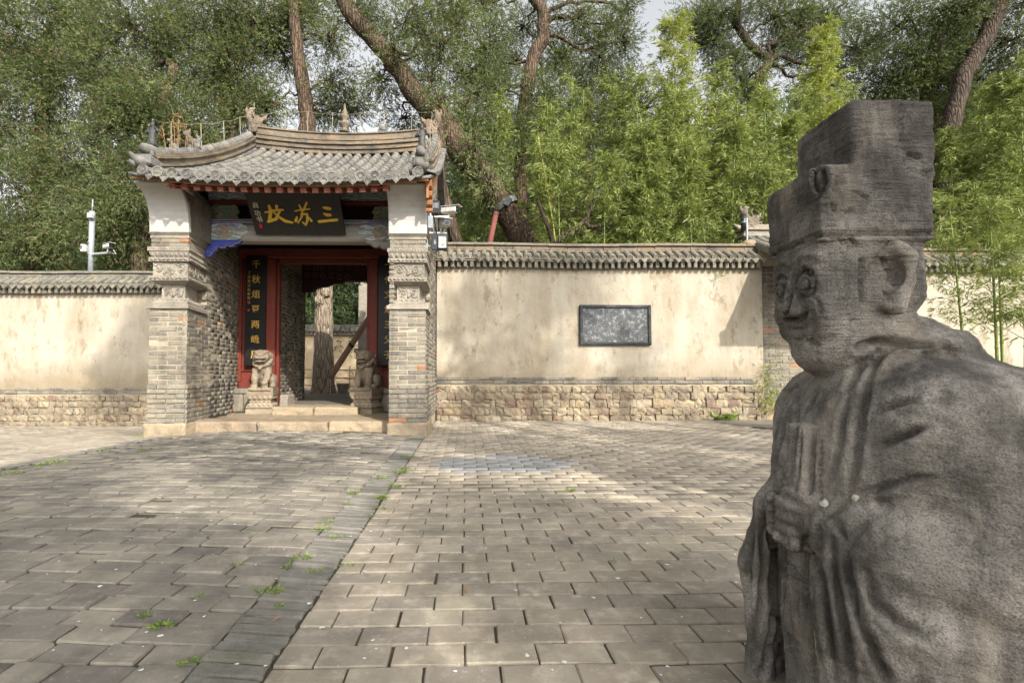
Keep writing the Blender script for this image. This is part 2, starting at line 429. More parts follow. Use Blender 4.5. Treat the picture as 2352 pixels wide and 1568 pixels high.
M_MORTAR = stone('lime_mortar', [C('9d937f'), C('aca089')], 9, stain=(.2,.17,.13), stain_amt=.5, bump=.6, piece=False)
M_CARVE = stone('carved_grey_stone', [C('827a6d'), C('91887a'), C('9d9485')], 14, stain=(.12,.11,.095), stain_amt=.55, bump=.5, bd=.004, light_amt=.45)
M_TILE = stone('roof_tile', [C('686661'), C('75726c'), C('7b766b'), C('827c70'), C('6f6d69')], 11, stain=(.05,.048,.045), stain_amt=.75, stain_scale=4, bump=.5, bd=.006, light_amt=.4)
M_TEND = stone('tile_end_clay', [C('64625d'), C('75726a'), C('6b6963'), C('807c72')], 14, stain=(.04,.038,.036), stain_amt=.7, stain_scale=6, bump=.5, bd=.004, light_amt=.4)
M_WTILE = stone('wall_tile', [C('6f6b60'), C('7c7668'), C('857d6c'), C('716e66')], 13, stain=(.07,.065,.055), stain_amt=.6, stain_scale=4, bump=.6, bd=.007, light_amt=.35, moss=.3)
M_RIDGE = stone('ridge_brick', [C('776c5d'), C('857863'), C('6f675a'), C('88735a'), C('645e55')], 9, stain=(.05,.045,.04), stain_amt=.8, stain_scale=2.5, bump=.5, light_amt=.35)
M_RUB = stone('rubble_stone', [C('a0927a'), C('a99b80'), C('948872'), C('9c886a'), C('8d816e'), C('ada089'), C('765a4e'), C('96886f'), C('8d806c'), C('a4947a')], 16, stain=(.1,.085,.07), stain_amt=.6, stain_scale=5, bump=.9, bd=.014, light_amt=.5, grit=70)
M_STEP = stone('step_limestone', [C('9a8870'), C('a69679'), C('8e7d66')], 7, stain=(.2,.17,.14), stain_amt=.5, stain_scale=4, bump=.8, bd=.012, light_amt=.4)
M_FLOOR = stone('passage_paving', [C('6f675c'), C('7c7468')], 7, stain=(.08,.075,.065), stain_amt=.5)
M_LION = stone('lion_sandstone', [C('827562'), C('918270')], 9, stain=(.10,.075,.05), stain_amt=.7, stain_scale=7, bump=.6, bd=.004, piece=False, light_amt=.3, grit=160)
M_LIONB = stone('lion_base_stone', [C('8a7e6b'), C('978a75')], 9, stain=(.15,.12,.08), stain_amt=.5, stain_scale=5, bump=.5, bd=.004, piece=False)
M_FARWALL = stone('far_ochre_plaster', [C('c0a988'), C('cbb797')], 2, stain=(.3,.24,.16), stain_amt=.5, bump=.3, piece=False)
def m_plaster():
    t = NT('ochre_lime_plaster')
    col = t.ramp(t.noise(1.3, 5, .6), [(.3, C('a09787')), (.5, C('978d7b')), (.72, C('8b7f6b'))])
    vs_ = t.pos((3.2, 3.2, .55))
    col = t.mix(t.ramp(t.noise(1.1, 7, .68, vs_), [(.42, 0.), (.62, .6)]), col, C('a9a293'))
    col = t.mix(t.ramp(t.noise(1.9, 8, .75, t.pos((1.6, 1.6, .7), (0, 0, 2))), [(.54, 0.), (.63, .65)]), col, C('766850'))
    col = t.mix(t.ramp(t.noise(2.4, 8, .8, t.pos((2, 2, 1.3), (1, 0, 5))), [(.58, 0.), (.64, .55)]), col, C('675a48'))
    sz = t.n('SeparateXYZ'); t.l(t.geo.outputs['Position'], sz.inputs[0])
    hz = t.math('ADD', sz.outputs[2], t.math('MULTIPLY', t.noise(2.2, 6, .7), .75))
    col = t.mix(t.ramp(t.math('MULTIPLY', hz, .5), [(.50, .75), (.72, 0.)]), col, C('7e715b'))       # rising damp
    col = t.mix(t.ramp(t.noise(60, 3, .6), [(.68, 0.), (.76, .5)]), col, C('a09175'))
    nb = t.bump(t.noise(38, 6, .7), .45, .008, t.bump(t.noise(4, 5, .6), .6, .03))
    return t.done(col, .93, nb, .15)
M_PLAST = m_plaster()
def m_white():
    t = NT('white_limewash')
    col = t.ramp(t.noise(3, 5), [(.35, C('b3afa8')), (.65, C('a39f98'))])
    col = t.mix(t.ramp(t.noise(5, 8, .75, t.pos((1, 1, .7))), [(.54, 0.), (.68, .45)]), col, C('8f8d89'))
    col = t.mix(t.ramp(t.noise(18, 5, .8), [(.63, 0.), (.7, .5)]), col, C('7e7c78'))
    return t.done(col, .85, t.bump(t.noise(14, 6, .7), .4, .006), .2)
M_WHITE = m_white()
def m_wood(name, c1, c2, wear=(.35, .28, .2), wa=.35, axis=(1, 1, 12), rough=.6):
    t = NT(name); v = t.pos(axis)
    col = t.ramp(t.noise(6, 5, .6, v), [(.3, c1), (.7, c2)])
    col = t.mix(t.ramp(t.noise(9, 7, .75, t.pos(tuple(a * .5 for a in axis))), [(.58, 0.), (.68, wa)]), col, wear)
    return t.done(col, rough, t.bump(t.noise(16, 5, .6, v), .4, .004), .3)
M_RED = m_wood('worn_red_paint', C('642a20'), C('74372b'), C('8f5a48'), .45, (6, 6, 1))
M_REDH = m_wood('worn_red_beam_paint', C('5f2a20'), C('70382a'), C('9a7a68'), .5, (1, 6, 6))
M_RAFT = m_wood('faded_rafter_wood', C('7c4634'), C('94685a'), C('a89484'), .5, (3, 3, 3), .85)
M_BOARDW = m_wood('weathered_board_wood', C('84593a'), C('946a48'), C('6b5644'), .5, (1, 4, 4), .85)
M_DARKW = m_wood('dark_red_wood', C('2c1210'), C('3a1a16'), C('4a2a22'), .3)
M_BLACK = m_wood('black_lacquer', C('161616'), C('1d1d1c'), C('34332f'), .25, (1, 1, 1), .45)
M_SIGN = m_wood('sign_lacquer', C('2a2724'), C('322e2a'), C('3a3632'), .2, (2, 2, 2), .5)
M_GREYW = m_wood('weathered_grey_beam', C('8f8a82'), C('a29c92'), C('6e675e'), .55, (1, 5, 6), .85)
def flat(name, c, rough=.5, metal=0.0, spec=.4, nz=.0):
    t = NT(name); col = t.mix(t.ramp(t.noise(20, 4), [(.4, 0.), (.7, 1.)]), c, tuple(x * .8 for x in c))
    return t.done(col, rough, t.bump(t.noise(60, 3), .15, .002), spec, Metallic=metal)
M_GOLD = flat('gold_leaf', C('d8b03a'), .5, .0)
M_GOLDP = flat('pale_gold_paint', C('c29c42'), .5, .0)
M_CREAM = flat('pale_ink', C('cfc4a4'), .6)
M_SEAL = flat('red_seal', C('b03030'), .6)
M_PIPE = flat('grey_painted_steel', C('8f9496'), .4, .1)
M_CAMW = flat('white_plastic', C('bcbab4'), .35)
M_DKPL = flat('dark_plastic', C('26282b'), .35)
M_GLASS = flat('dark_glass', C('101318'), .1, 0, .8)
M_SLATE = stone('plaque_slate', [C('4c4e4f'), C('606263')], 6, stain=(.035,.035,.037), stain_amt=.85, stain_scale=3, bump=.4, piece=False, light=C('bdbdb8'), light_amt=.75)
M_SLFR = stone('plaque_frame_black', [C('2c2f31'), C('383b3c')], 8, stain=(.2,.19,.17), stain_amt=.25, stain_scale=6, bump=.3, piece=False)
def m_painted(name, swirl=6, blue=C('3a45a8'), green=C('4f8a72'), pale=C('b5b8a6'), wear=.5):
    t = NT(name); v = t.pos((1, 1, 1.6))
    w = t.n('TexWave', wave_type='RINGS'); w.inputs['Scale'].default_value = swirl * .55; w.inputs['Distortion'].default_value = 6; w.inputs['Detail'].default_value = 2; w.inputs['Detail Scale'].default_value = 1.4
    t.l(v, w.inputs['Vector'])
    col = t.ramp(w.outputs[1], [(.1, pale), (.22, green), (.45, green), (.52, pale), (.6, blue), (.8, blue), (.9, pale)])
    col = t.mix(t.ramp(t.noise(7, 8, .75, t.pos((1, 1, 2.5))), [(.42, 0.), (.58, wear)]), col, C('9d968a'))
    col = t.mix(t.ramp(t.noise(18, 6, .8, t.pos((1, 1, 3), (0, 0, 3))), [(.5, 0.), (.62, .7)]), col, C('77706a'))
    return t.done(col, .85, t.bump(t.noise(30, 5), .4, .004), .2)
M_PAINT = m_painted('faded_frieze_paint', 7, wear=.25, pale=C('dadccb'), green=C('6fb896'), blue=C('5a68d8'))
M_PAINT2 = m_painted('faded_beam_paint', 4, wear=.7, pale=C('cfd1c0'), green=C('6cb092'), blue=C('5563cc'))
M_BLUE = m_wood('worn_blue_paint', C('3b48a6'), C('4a57ad'), C('a0a3a8'), .8, (1, 4, 4), .85)
M_GREENC = m_wood('worn_green_carving', C('6b8f78'), C('8fa68c'), C('aba390'), .8, (4, 4, 4), .85)
M_CARVW = m_wood('worn_wood_carving', C('9b8d7c'), C('b3a592'), C('6c7cc0'), .35, (5, 5, 5), .85)
# ------------------------------------------------------------------ ground
XB = -.52; XL = -3.95                      # right and left edge of the raised path
def gz(x, y):
    if x >= XB: return 0.0
    if x >= XL:
        u = (x + 2.25) / 1.72; return .055 * max(0, 1 - u * u)
    return -.02 - .2 * min(1, max(0, (y - 3.2) / 6.2))
gx = [-60, -30, -15, -8] + list(np.arange(-7, XL, .25)) + [XL - .001] + list(np.linspace(XL, XB, 18)) + [XB + .001, 0, 1, 2, 4, 8, 15, 30, 60]
gy = [-60, -20, -5] + list(np.arange(0, 10.1, .5)) + [11, 13, 16, 20, 30, 60]
gx = sorted(set(round(float(a), 4) for a in gx)); gy = sorted(set(round(float(a), 4) for a in gy))
V = [(x, y, (gz(x, y) - .0075) if (y < 9.9 or abs(x) > 59) else gz(x, 9.7) - .012) for y in gy for x in gx]
nx = len(gx); Fg = [(j*nx+i, j*nx+i+1, (j+1)*nx+i+1, (j+1)*nx+i) for j in range(len(gy)-1) for i in range(nx-1)]
ground = link('ground', mesh_np('ground', V, Fg, M_SOIL), None, 'structure'); ground['label'] = 'bare soil and joint mortar under the paving'
court = MB(); court.box((-14, 9.95, -.1), (16, 60, .262)); courtyard = court.build('courtyard_ground', M_FLOOR, None, kind='structure')
# pavers
def paver_mesh(L, Wd, mat, seed, jit=.0022, bev=.0035, th=.03):
    m = MB(); m.box((-L/2, -Wd/2, -th), (L/2, Wd/2, 0), 0, bev); rr = random.Random(seed)
    m.v = [(x + rr.uniform(-jit, jit), y + rr.uniform(-jit, jit), z + rr.uniform(-jit, jit) * .5) for x, y, z in m.v]
    return m.mesh('paver', mat)
sq = empty('paved_square', (1.5, 4, 0)); sq['kind'] = 'structure'; sq['label'] = 'square of pale grey concrete pavers right of the old path'
PS = Pieces('paver', [paver_mesh(.198, .099, M_PAV, i) for i in range(8)], sq, 300, 'small_pavers')
HALF = [paver_mesh(.096, .099, M_PAV, 30 + i) for i in range(2)]
rp = random.Random(3); pitch = .1035; px_ = .2035
row = 0; y = .45
while y < 8.22:
    off = (row % 2) * px_ / 2 + rp.uniform(-.006, .006); x = XB + .004 + .1 - off * 1.0
    xmax = min(7.4, 1.4 * y + 1.2)
    while x < xmax:
        if x + .06 > XB and not (x > 4.35 + (7.2 - y) * -.9 and y > 6.9 and x > 4.2):
            M = Matrix.Translation((x + rp.uniform(-.002, .002), y + rp.uniform(-.002, .002), rp.gauss(0, .0013))) @ Matrix.Rotation(rp.gauss(0, .006), 4, 'Z') @ Matrix.Rotation(rp.gauss(0, .010), 4, 'X') @ Matrix.Rotation(rp.gauss(0, .007), 4, 'Y')
            if x - .1 < XB: 
                M = Matrix.Translation(((XB + .004 + x + .1) / 2 - x, 0, 0)) @ M @ Matrix.Diagonal(((x + .1 - XB - .004) / .2, 1, 1, 1))
            blue = ((x - .33) / .62) ** 2 + ((y - 4.3) / .42) ** 2 < 1 + rp.uniform(-.12, .12)
            PS.add(M, M_PAVB if blue else None)
        x += px_
    y += pitch; row += 1
PS.finish(M_PAV)
apron = MB(); apron.add([(4.15, 8.3, .004), (6.9, 8.3, .004), (6.9, 5.2, .004), (6.0, 5.2, .004), (4.15, 7.35, .004)], [(4, 3, 2, 1, 0)])
apron.add([(4.15, 8.3, -.02), (6.9, 8.3, -.02), (6.9, 5.2, -.02), (6.0, 5.2, -.02), (4.15, 7.35, -.02)], [(0, 1, 2, 3, 4)])
apron.build('stone_apron', M_FLOOR, None, kind='structure')
path = empty('paved_path', (-2.2, 4, 0)); path['kind'] = 'structure'; path['label'] = 'cambered old grey brick path leading to the gate'
PP = Pieces('paver', [paver_mesh(.197, .1, M_PATH, 50 + i, .0035, .0045) for i in range(8)], path, 300, 'small_pavers')
def slope_M(x, y, dx=.1, tilt=.009):
    z = gz(x, y); s_ = (gz(x + dx, y) - gz(x - dx, y)) / (2 * dx) if XL < x - dx and x + dx < XB else 0
    return Matrix.Translation((x, y, z + rp.gauss(0, .003))) @ Matrix.Rotation(-math.atan(s_), 4, 'Y') @ Matrix.Rotation(rp.gauss(0, .006), 4, 'Z') @ Matrix.Rotation(rp.gauss(0, tilt), 4, 'X') @ Matrix.Rotation(rp.gauss(0, .007), 4, 'Y')
row = 0; y = .5
while y < 6.32:
    x = XL + .22 + rp.uniform(0, .01) + (row % 2) * .1
    wob = .014 * math.sin(y * 2.1)
    while x < XB - .23:
        L = rp.choice([1, 1, 1, 1, 1, 1, 1, .8, .62]) ; w = .190 * L
        if x + w > XB - .28: w = XB - .191 - x
        if w > .05:
            yy = y + wob + .02 * math.sin(x * 1.7 + y)
            PP.add(slope_M(x + w / 2, yy) @ Matrix.Diagonal(((w - .006) / .197, .91, 1, 1)))
        x += w
    y += .0965; row += 1
PP.finish(M_PATH)
PE = Pieces('edge_brick', [paver_mesh(.185, .05, M_EDGE, 70 + i, .006, .006, .05) for i in range(8)], path, 300, 'small_edge_bricks')
y = .5
while y < 6.25:
    w = rp.uniform(.045, .06)
    if True: PE.add(Matrix.Translation((0, 0, .004 + rp.gauss(0, .0025))) @ slope_M(XB - .096 + rp.gauss(0, .003), y, .05, .012) @ Matrix.Diagonal((1, (w - .006) / .05, 1, 1)))
    if rp.random() > .03: PE.add(slope_M(XL + .1 + rp.gauss(0, .005), y, .05, .012) @ Matrix.Diagonal((1, (w - .006) / .05, 1, 1)))
    y += w
PE.finish(M_EDGE)
lo_ = empty('lower_paving', (-6, 7, -.15)); lo_['kind'] = 'structure'; lo_['label'] = 'lower brown brick paving between the path and the left wall'
PL = Pieces('paver', [paver_mesh(.2, .1, M_PAV, 90 + i, .003, .005) for i in range(5)], lo_, 300, 'small_pavers')
row = 0; y = 2.6
while y < 9.7:
    x = XL - .02 - (row % 2) * .1
    while x > -1.12 * y - 1.0 and x > -12:
        xx = x - .1
        PL.add(Matrix.Translation((xx, y, gz(xx, y) + rp.gauss(0, .0015))) @ Matrix.Rotation(rp.gauss(0, .008), 4, 'X'))
        x -= .2045
    y += .1045; row += 1
PL.finish(M_PAV)
# ------------------------------------------------------------------ boundary walls
def stone_mesh(seed):
    """a rough rounded stone in a unit box, front face towards -y"""
    rr = random.Random(seed); m = MB(); n = 3; v = []; ids = {}
    f = []
    def vid(i, j, k):
        key = (i, j, k)
        if key not in ids:
            p = Vector((i - 1, j - 1, k - 1)); q = p.normalized() if p.length else p
            p = p * .66 + q * .42
            ids[key] = len(v); v.append((p.x * .5 + rr.uniform(-.07, .07), p.y * .5 + rr.uniform(-.07, .07), p.z * .5 + rr.uniform(-.08, .08)))
        return ids[key]
    for ax in range(3):
        for sd in (0, 2):
            for a in (0, 1):
                for b in (0, 1):
                    q = []
                    for da, db in ((0,0),(1,0),(1,1),(0,1)):
                        c = [0, 0, 0]; c[ax] = sd; c[(ax+1) % 3] = a + da; c[(ax+2) % 3] = b + db; q.append(vid(*c))
                    f.append(tuple(q) if sd else tuple(q[::-1]))
    m.add(v, f); return m.mesh('stone', M_RUB, smooth=False)
STONES = [stone_mesh(i) for i in range(10)]
def tube_tile_mesh(name, r, L, mat, seg=7, lip=.012, disc=False):
    """half round tile along local y (downhill towards -y), opening down; with disc it closes its front as a tile end"""
    m = MB(); v = []; f = []; th = .012
    ys = [(-L, r), (-L + lip * 1.6, r), (-L + lip * 1.7, r * .93), (0, r * .86)]
    for y, rr in ys:
        for k in range(seg + 1):
            a = math.pi * k / seg; v.append((-rr * math.cos(a), y, rr * math.sin(a)))
    for i in range(len(ys) - 1):
        for k in range(seg): q = i * (seg + 1) + k; f.append((q, q + 1, q + seg + 2, q + seg + 1))
    f.append(tuple(range(seg + 1))[::-1])
    m.add(v, f); return m.mesh(name, mat, smooth=False)
def disc_mesh(name, r, mat):
    """round tile end with a raised rim and a lotus boss, facing local -y"""
    m = MB(); seg = 16
    prof = [(0, .012), (.30, .012), (.34, .004), (.72, .004), (.78, .014), (.97, .014), (1, 0), (1, -.02)]
    v = []; f = []
    for rr, d in prof:
        for k in range(seg):
            a = 2 * math.pi * k / seg; v.append((rr * r * math.cos(a), -d, rr * r * math.sin(a)))
    for i in range(len(prof) - 1):
        for k in range(seg):
            q = (k + 1) % seg; f.append((i*seg+k, i*seg+q, (i+1)*seg+q, (i+1)*seg+k))
    m.add(v, f)
    for k in range(6):
        a = 2 * math.pi * k / 6; c = Vector((math.cos(a), 0, math.sin(a))) * r * .53
        m.box((c.x - r*.09, -.011, c.z - r*.09), (c.x + r*.09, 0, c.z + r*.09), 0, .004, )
    return m.mesh(name, mat)
def drip_mesh(name, w, h, mat):
    """triangular drip tile with a scalloped edge, facing local -y"""
    m = MB(); pts = []
    n = 10
    top = [(-w/2 + w * i / 6, -.012 * math.sin(math.pi * i / 6) * 1.5) for i in range(7)]
    low = [(w/2 * (1 - i / 5), -h * (i / 5) ** .85 - .006 * (i % 2)) for i in range(1, 6)] + [(-w/2 * (i / 5), -h * (1 - i / 5) ** .85 - .006 * (i % 2)) for i in range(1, 5)]
    poly = top + low
    m.prism(poly, Matrix.Identity(4), .014)
    m.prism([(-w*.28, -.018), (w*.28, -.018), (0, -h*.78)], Matrix.Translation((0, -.005, 0)), .006)
    return m.mesh(name, mat)
W_TILE = [tube_tile_mesh('tile', .052, .30, M_WTILE) for _ in range(2)]
W_DISC = disc_mesh('tile_end', .054, M_WTILE); W_DRIP = drip_mesh('drip_tile', .125, .085, M_WTILE)
_dm = MB(); _dm.box((-.03, -.0, -.055), (.03, .12, .055), 0, .006); W_DENT = _dm.mesh('eave_block', M_WTILE)
WB = [block_mesh('brick', .235, .05, .05, M_BRICK, .004, .005, i) for i in range(5)]
def boundary_wall(name, x0, x1, Y, zb, label, seed, step, sink=0.0, group=None, detail=True):
    """plastered wall on rubble and two brick courses under a tiled cap; x0..x1 at y = Y, facing -y"""
    T = empty(name, ((x0 + x1) / 2, Y, zb), label, 'wall', group); rr = random.Random(seed); L = x1 - x0
    core = MB(); core.box((x0, Y + .012, zb - .1), (x1, Y + .42, zb + .76)); core.build('rubble_core', M_MORTAR, T)
    nxp = int(L / .06); nz = 30; v = []; z0 = zb + .73; z1 = zb + 2.62
    for j in range(nz + 1):
        for i in range(nxp + 1):
            x = x0 + L * i / nxp; z = z0 + (z1 - z0) * j / nz; v.append((x, Y, z))
    v = np.array(v); v[:, 1] += vnoise(v, 1.2, seed) * .012 + vnoise(v, 5, seed + 1) * .004
    e = v[:, 2] < z0 + .001; v[e, 2] += vnoise(v[e], 5, 3) * .03 - .012
    f = [(j*(nxp+1)+i, j*(nxp+1)+i+1, (j+1)*(nxp+1)+i+1, (j+1)*(nxp+1)+i) for j in range(nz) for i in range(nxp)]
    b0 = len(v); v = np.concatenate([v, [(x0, Y + .4, z0), (x1, Y + .4, z0), (x1, Y + .4, z1), (x0, Y + .4, z1)]])
    f += [(b0 + 1, b0, b0 + 3, b0 + 2), (b0, 0, nz * (nxp+1), b0 + 3), (nxp, b0 + 1, b0 + 2, nz*(nxp+1) + nxp)]
    link('plaster', mesh_np('plaster', v, np.array(f), M_PLAST, smooth=True), T)
    # two brick courses
    PBk = Pieces('brick', WB, T, 300, 'small_bricks')
    for c in range(2):
        x = x0 + (.06 if c else .12)
        while x < x1 - .1:
            PBk.add(frame((x, Y - .012 + rr.gauss(0, .004), zb + .655 + c * .062), (1, 0, 0), (0, -1, 0)) @ Matrix.Rotation(rr.gauss(0, .006), 4, 'Y'))
            x += .242
    PBk.finish(M_BRICK)
    PSt = Pieces('stone', STONES, T, 300, 'small_stones')
    z = zb - .03
    rows = [.12, .13, .14, .12, .115] if detail else [.2, .2, .2]
    for k, h in enumerate(rows):
        x = x0
        while x < x1 - .03:
            w = rr.uniform(.07, .2) * (1 if detail else 1.6); w = min(w, x1 - x)
            hh = h * rr.uniform(.85, 1.15); d = .15 * rr.uniform(.9, 1.1)
            if rr.random() < .12: 
                for q in (0, 1): PSt.add(Matrix.Translation((x + w/2, Y + .055, z + h * (.25 + .5 * q))) @ Matrix.Rotation(rr.gauss(0, .1), 4, 'Y') @ Matrix.Diagonal((w * .95, d, hh * .48, 1)))
            else:
                PSt.add(Matrix.Translation((x + w/2, Y + .045 - .02 * (k == 0) + rr.gauss(0, .01), z + h/2)) @ Matrix.Rotation(rr.gauss(0, .08), 4, 'Y') @ Matrix.Diagonal((w * .98, d, hh * .98, 1)))
            x += w
        z += h
    PSt.finish(M_RUB)
    # cap
    zc = zb + 2.62; cap = MB()
    prof = [(0, 0), (-.035, 0), (-.035, .03), (-.02, .035), (-.02, .10), (-.13, .105), (-.13, .135), (-.15, .14), (.16, .34), (.16, .50)]
    def sag(x): return .012 * math.sin(x * .9 + seed) + .006 * math.sin(x * 2.3)
    xs = np.linspace(x0, x1, max(3, int(L / .25)))
    cap.sweep([(-a, b + 0) for a, b in prof], [((x, Y, zc + sag(x)), (0, -1, 0)) for x in xs])
    cap.sweep([(-.16, .5), (-.44, .5), (-.6, .3), (-.5, 0)], [((x, Y, zc + sag(x)), (0, -1, 0)) for x in xs])
    cap.build('cap_bed', M_MORTAR if False else M_WTILE, T)
    rd = MB()
    for k, (za, zt, fr) in enumerate([(.335, .365, .115), (.372, .432, .14), (.44, .462, .105)]):
        xx = x0
        while xx < x1:
            w = rr.uniform(.3, .34); e_ = min(x1, xx + w)
            rd.box((xx + .003, Y + fr + rr.gauss(0, .003), zc + za + sag(xx)), (e_ - .003, Y + .44 - (fr - .1), zc + zt + sag(xx)), rr.random(), .004); xx += w
    rd.build('ridge_bricks', M_RIDGE if seed % 2 else M_WTILE, T, kind='stuff')
    cp = Pieces('coping_tile', [tube_tile_mesh('coping_tile', .075, .31, M_WTILE)], T, 60, 'small_coping_tiles')
    xx = x0 + .16
    while xx < x1 - .1:
        cp.add(Matrix.Translation((xx + .15, Y + .28, zc + .462 + sag(xx))) @ Matrix.Rotation(R(90) + rr.gauss(0, .01), 4, 'Z') @ Matrix.Diagonal((2.0, 1, .62, 1))); xx += .3
    cp.finish(M_WTILE)
    PT = Pieces('tile', W_TILE, T, 300); PD = Pieces('tile_end', [W_DISC], T, 300); PR = Pieces('drip_tile', [W_DRIP], T, 300); PN = Pieces('eave_block', [W_DENT], T, 300)
    x = x0 + .07; sl_ = math.atan2(.2, .31)
    while x < x1 - .03:
        zt = zc + .145 + sag(x); dr = rr.gauss(0, .006)
        M = Matrix.Translation((x + dr, Y + .14, zt + .19)) @ Matrix.Rotation(rr.gauss(0, .03), 4, 'Z') @ Matrix.Rotation(sl_ + rr.gauss(0, .02), 4, 'X')
        PT.add(M)
        PD.add(M @ Matrix.Translation((0, -.30, .0)) @ Matrix.Rotation(-sl_ * .7, 4, 'X') @ Matrix.Diagonal((1, 1, rr.choice([1, 1, 1, .9]), 1)))
        if rr.random() > .05: PR.add(Matrix.Translation((x + step / 2, Y - .17 + rr.gauss(0, .004), zt + .012)) @ Matrix.Rotation(rr.gauss(0, .03), 4, 'Y') @ Matrix.Rotation(-.2, 4, 'X'))
        x += step
    x = x0 + .05
    while x < x1 - .02:
        PN.add(Matrix.Translation((x, Y - .115 + rr.gauss(0, .003), zc + .055 + sag(x)))); x += step * .745
    for p_ in (PT, PD, PR, PN): p_.finish(M_WTILE)
    return T
wallR = boundary_wall('boundary_wall', -.50, 5.18, 8.3, 0.0, 'ochre plastered wall with inscribed dark plaque between the gatehouse and the statue', 3, .148)
wallL = boundary_wall('boundary_wall', -10.8, -3.9, 9.76, -.22, 'ochre plastered wall left of the gatehouse with grey camera pole above it', 6, .149)
wallF = boundary_wall('boundary_wall', 6.7, 12.6, 8.5, 0.0, 'ochre wall behind the thin bamboo stems at the right of the stone statue', 9, .15)
# plaque in the right wall
pq = empty('wall_plaque', tuple(W(1413, 793, 8.28)), 'rectangular dark slate plaque with pale worn face set in the ochre wall', 'plaque')
a = W(1331, 700, 8.26); b = W(1496, 793, 8.26); m = MB(); y0 = 8.235; w_ = .055
m.box((a.x, y0, b.z), (a.x + w_, 8.33, a.z), 0, .01); m.box((b.x - w_, y0, b.z), (b.x, 8.33, a.z), 0, .01)
m.box((a.x + w_, y0 + .002, a.z - w_), (b.x - w_, 8.33, a.z - .001), 0, .01); m.box((a.x + w_, y0 + .002, b.z + .001), (b.x - w_, 8.33, b.z + w_), 0, .01)
m.build('frame', M_SLFR, pq)
m = MB(); m.box((a.x + w_ - .01, 8.262, b.z + w_ - .01), (b.x - w_ + .01, 8.33, a.z - w_ + .01)); m.build('slab', M_SLATE, pq)
M_PQT = flat('worn_plaque_letters', C('77766f'), .8)
for k, ch in enumerate('三苏坟'): text(ch, .13, frame(W(1378 + 36.5 * k, 748, 8.261), (1, 0, 0), (0, -1, 0)), M_PQT, 'letter', pq, .006)
# ------------------------------------------------------------------ gatehouse
YG = 6.23; YD = 8.3
G = empty('gatehouse', (-2.28, 7.6, 0), 'old grey brick gatehouse with upswept tiled roof, white corbels and open red doorway', 'gatehouse')
IN0 = Vector((-3.56, YG, 0)); IN1 = Vector((-3.87, YD, 0)); JN0 = Vector((-.99, YG, 0)); JN1 = Vector((-.80, YD, 0))
OL, OR = -4.04, -.516
GB = [block_mesh('brick', .232, .06, .053, M_BRICK, .004, .006, 100 + i) for i in range(8)]
PB = {}
def pier(side):
    m = MB(); e = .005
    if side == 'l': poly = [(OL + e, YG + e), (IN0.x - e, YG + e), (IN1.x - e, YD), (IN1.x - e, 10.2), (OL + e, 10.2)]
    else: poly = [(JN0.x + e, YG + e), (OR - e, YG + e), (OR - e, 10.2), (JN1.x + e, 10.2), (JN1.x + e, YD)]
    if side == 'l': p2 = [(OL + .12, YG + .12), (IN0.x - .14, YG + .12), (IN0.x - .23, YG + .64), (IN0.x - .10, YG + .64), (IN1.x - e, YD), (IN1.x - e, 10.2), (OL + .12, 10.2)]
    else: p2 = [(JN0.x + .12, YG + .12), (OR - .12, YG + .12), (OR - .12, YG + .64), (OR - e, YG + .64), (OR - e, 10.2), (JN1.x + e, 10.2), (JN1.x + e, YD), (JN0.x + .13, YG + .64)]
    for poly, z0, z1 in ((poly, 0., 1.63), (p2, 1.63, 3.2)):
        n = len(poly); m.add([(x, y, z0) for x, y in poly] + [(x, y, z1) for x, y in poly], [tuple(range(n))[::-1], tuple(range(n, 2*n))] + [(i, (i+1) % n, (i+1) % n + n, i + n) for i in range(n)])
    return m.build('pier', M_MORTAR, G)
pierL = pier('l'); pierR = pier('r')
PBL = Pieces('brick', GB, pierL, 190, 'small_bricks'); PBR = Pieces('brick', GB, pierR, 110, 'small_bricks')
rb = random.Random(11)
def courses(P, a, b, n, z0, z1, skip=None, flare=None, pitch=.0615, Lb=.24):
    a = Vector(a); b = Vector(b); u = (b - a).normalized(); L = (b - a).length; c = 0; z = z0
    while z + pitch * .6 < z1:
        x = 0; first = [Lb, Lb * .5][c % 2] * rb.uniform(.97, 1.03)
        fl = flare(z) if flare else 0
        while x < L - .01:
            w = first if x == 0 else Lb * rb.choice([1, 1, 1, .98, .52 if rb.random() < .3 else 1]); w = min(w, L - x)
            if L - x - w < .05: w = L - x
            if not (skip and skip(x + w/2, z + pitch/2)):
                dz = rb.gauss(0, .0012)
                M = frame(a + u * (x + w/2) + Vector((0, 0, z + pitch/2 + dz)) + Vector(n) * (rb.gauss(0, .0025) + fl), u, n) @ Matrix.Rotation(rb.gauss(0, .006), 4, 'Y') @ Matrix.Diagonal(((w - .009) / .232, 1, 1, 1))
                P.add(M, M_BRICKR if rb.random() < .03 else None)
            x += w
        z += pitch; c += 1
nL = Vector((1, 0, 0)); nL = Vector(((IN1 - IN0).y, -(IN1 - IN0).x, 0)).normalized()
nR = Vector((-(JN1 - JN0).y, (JN1 - JN0).x, 0)).normalized()
fl = lambda z: .016 if z < .62 else 0
courses(PBL, (OL - .0, YG, 0), (IN0.x, YG, 0), (0, -1, 0), .168, 1.625, flare=fl)
capskip = lambda x, z: x < .62 and 1.63 < z < 2.60
courses(PBL, IN0, IN1, nL, .168, 3.24, skip=capskip, flare=fl)
courses(PBR, (JN0.x, YG, 0), (OR, YG, 0), (0, -1, 0), .168, 1.625, flare=fl)
courses(PBR, (OR, YG, 0), (OR, 10.1, 0), (1, 0, 0), .168, 3.9, flare=fl, skip=capskip)
courses(PBR, JN1, JN0, nR, .168, 3.0)
PBL.finish(M_BRICK); PBR.finish(M_BRICK)
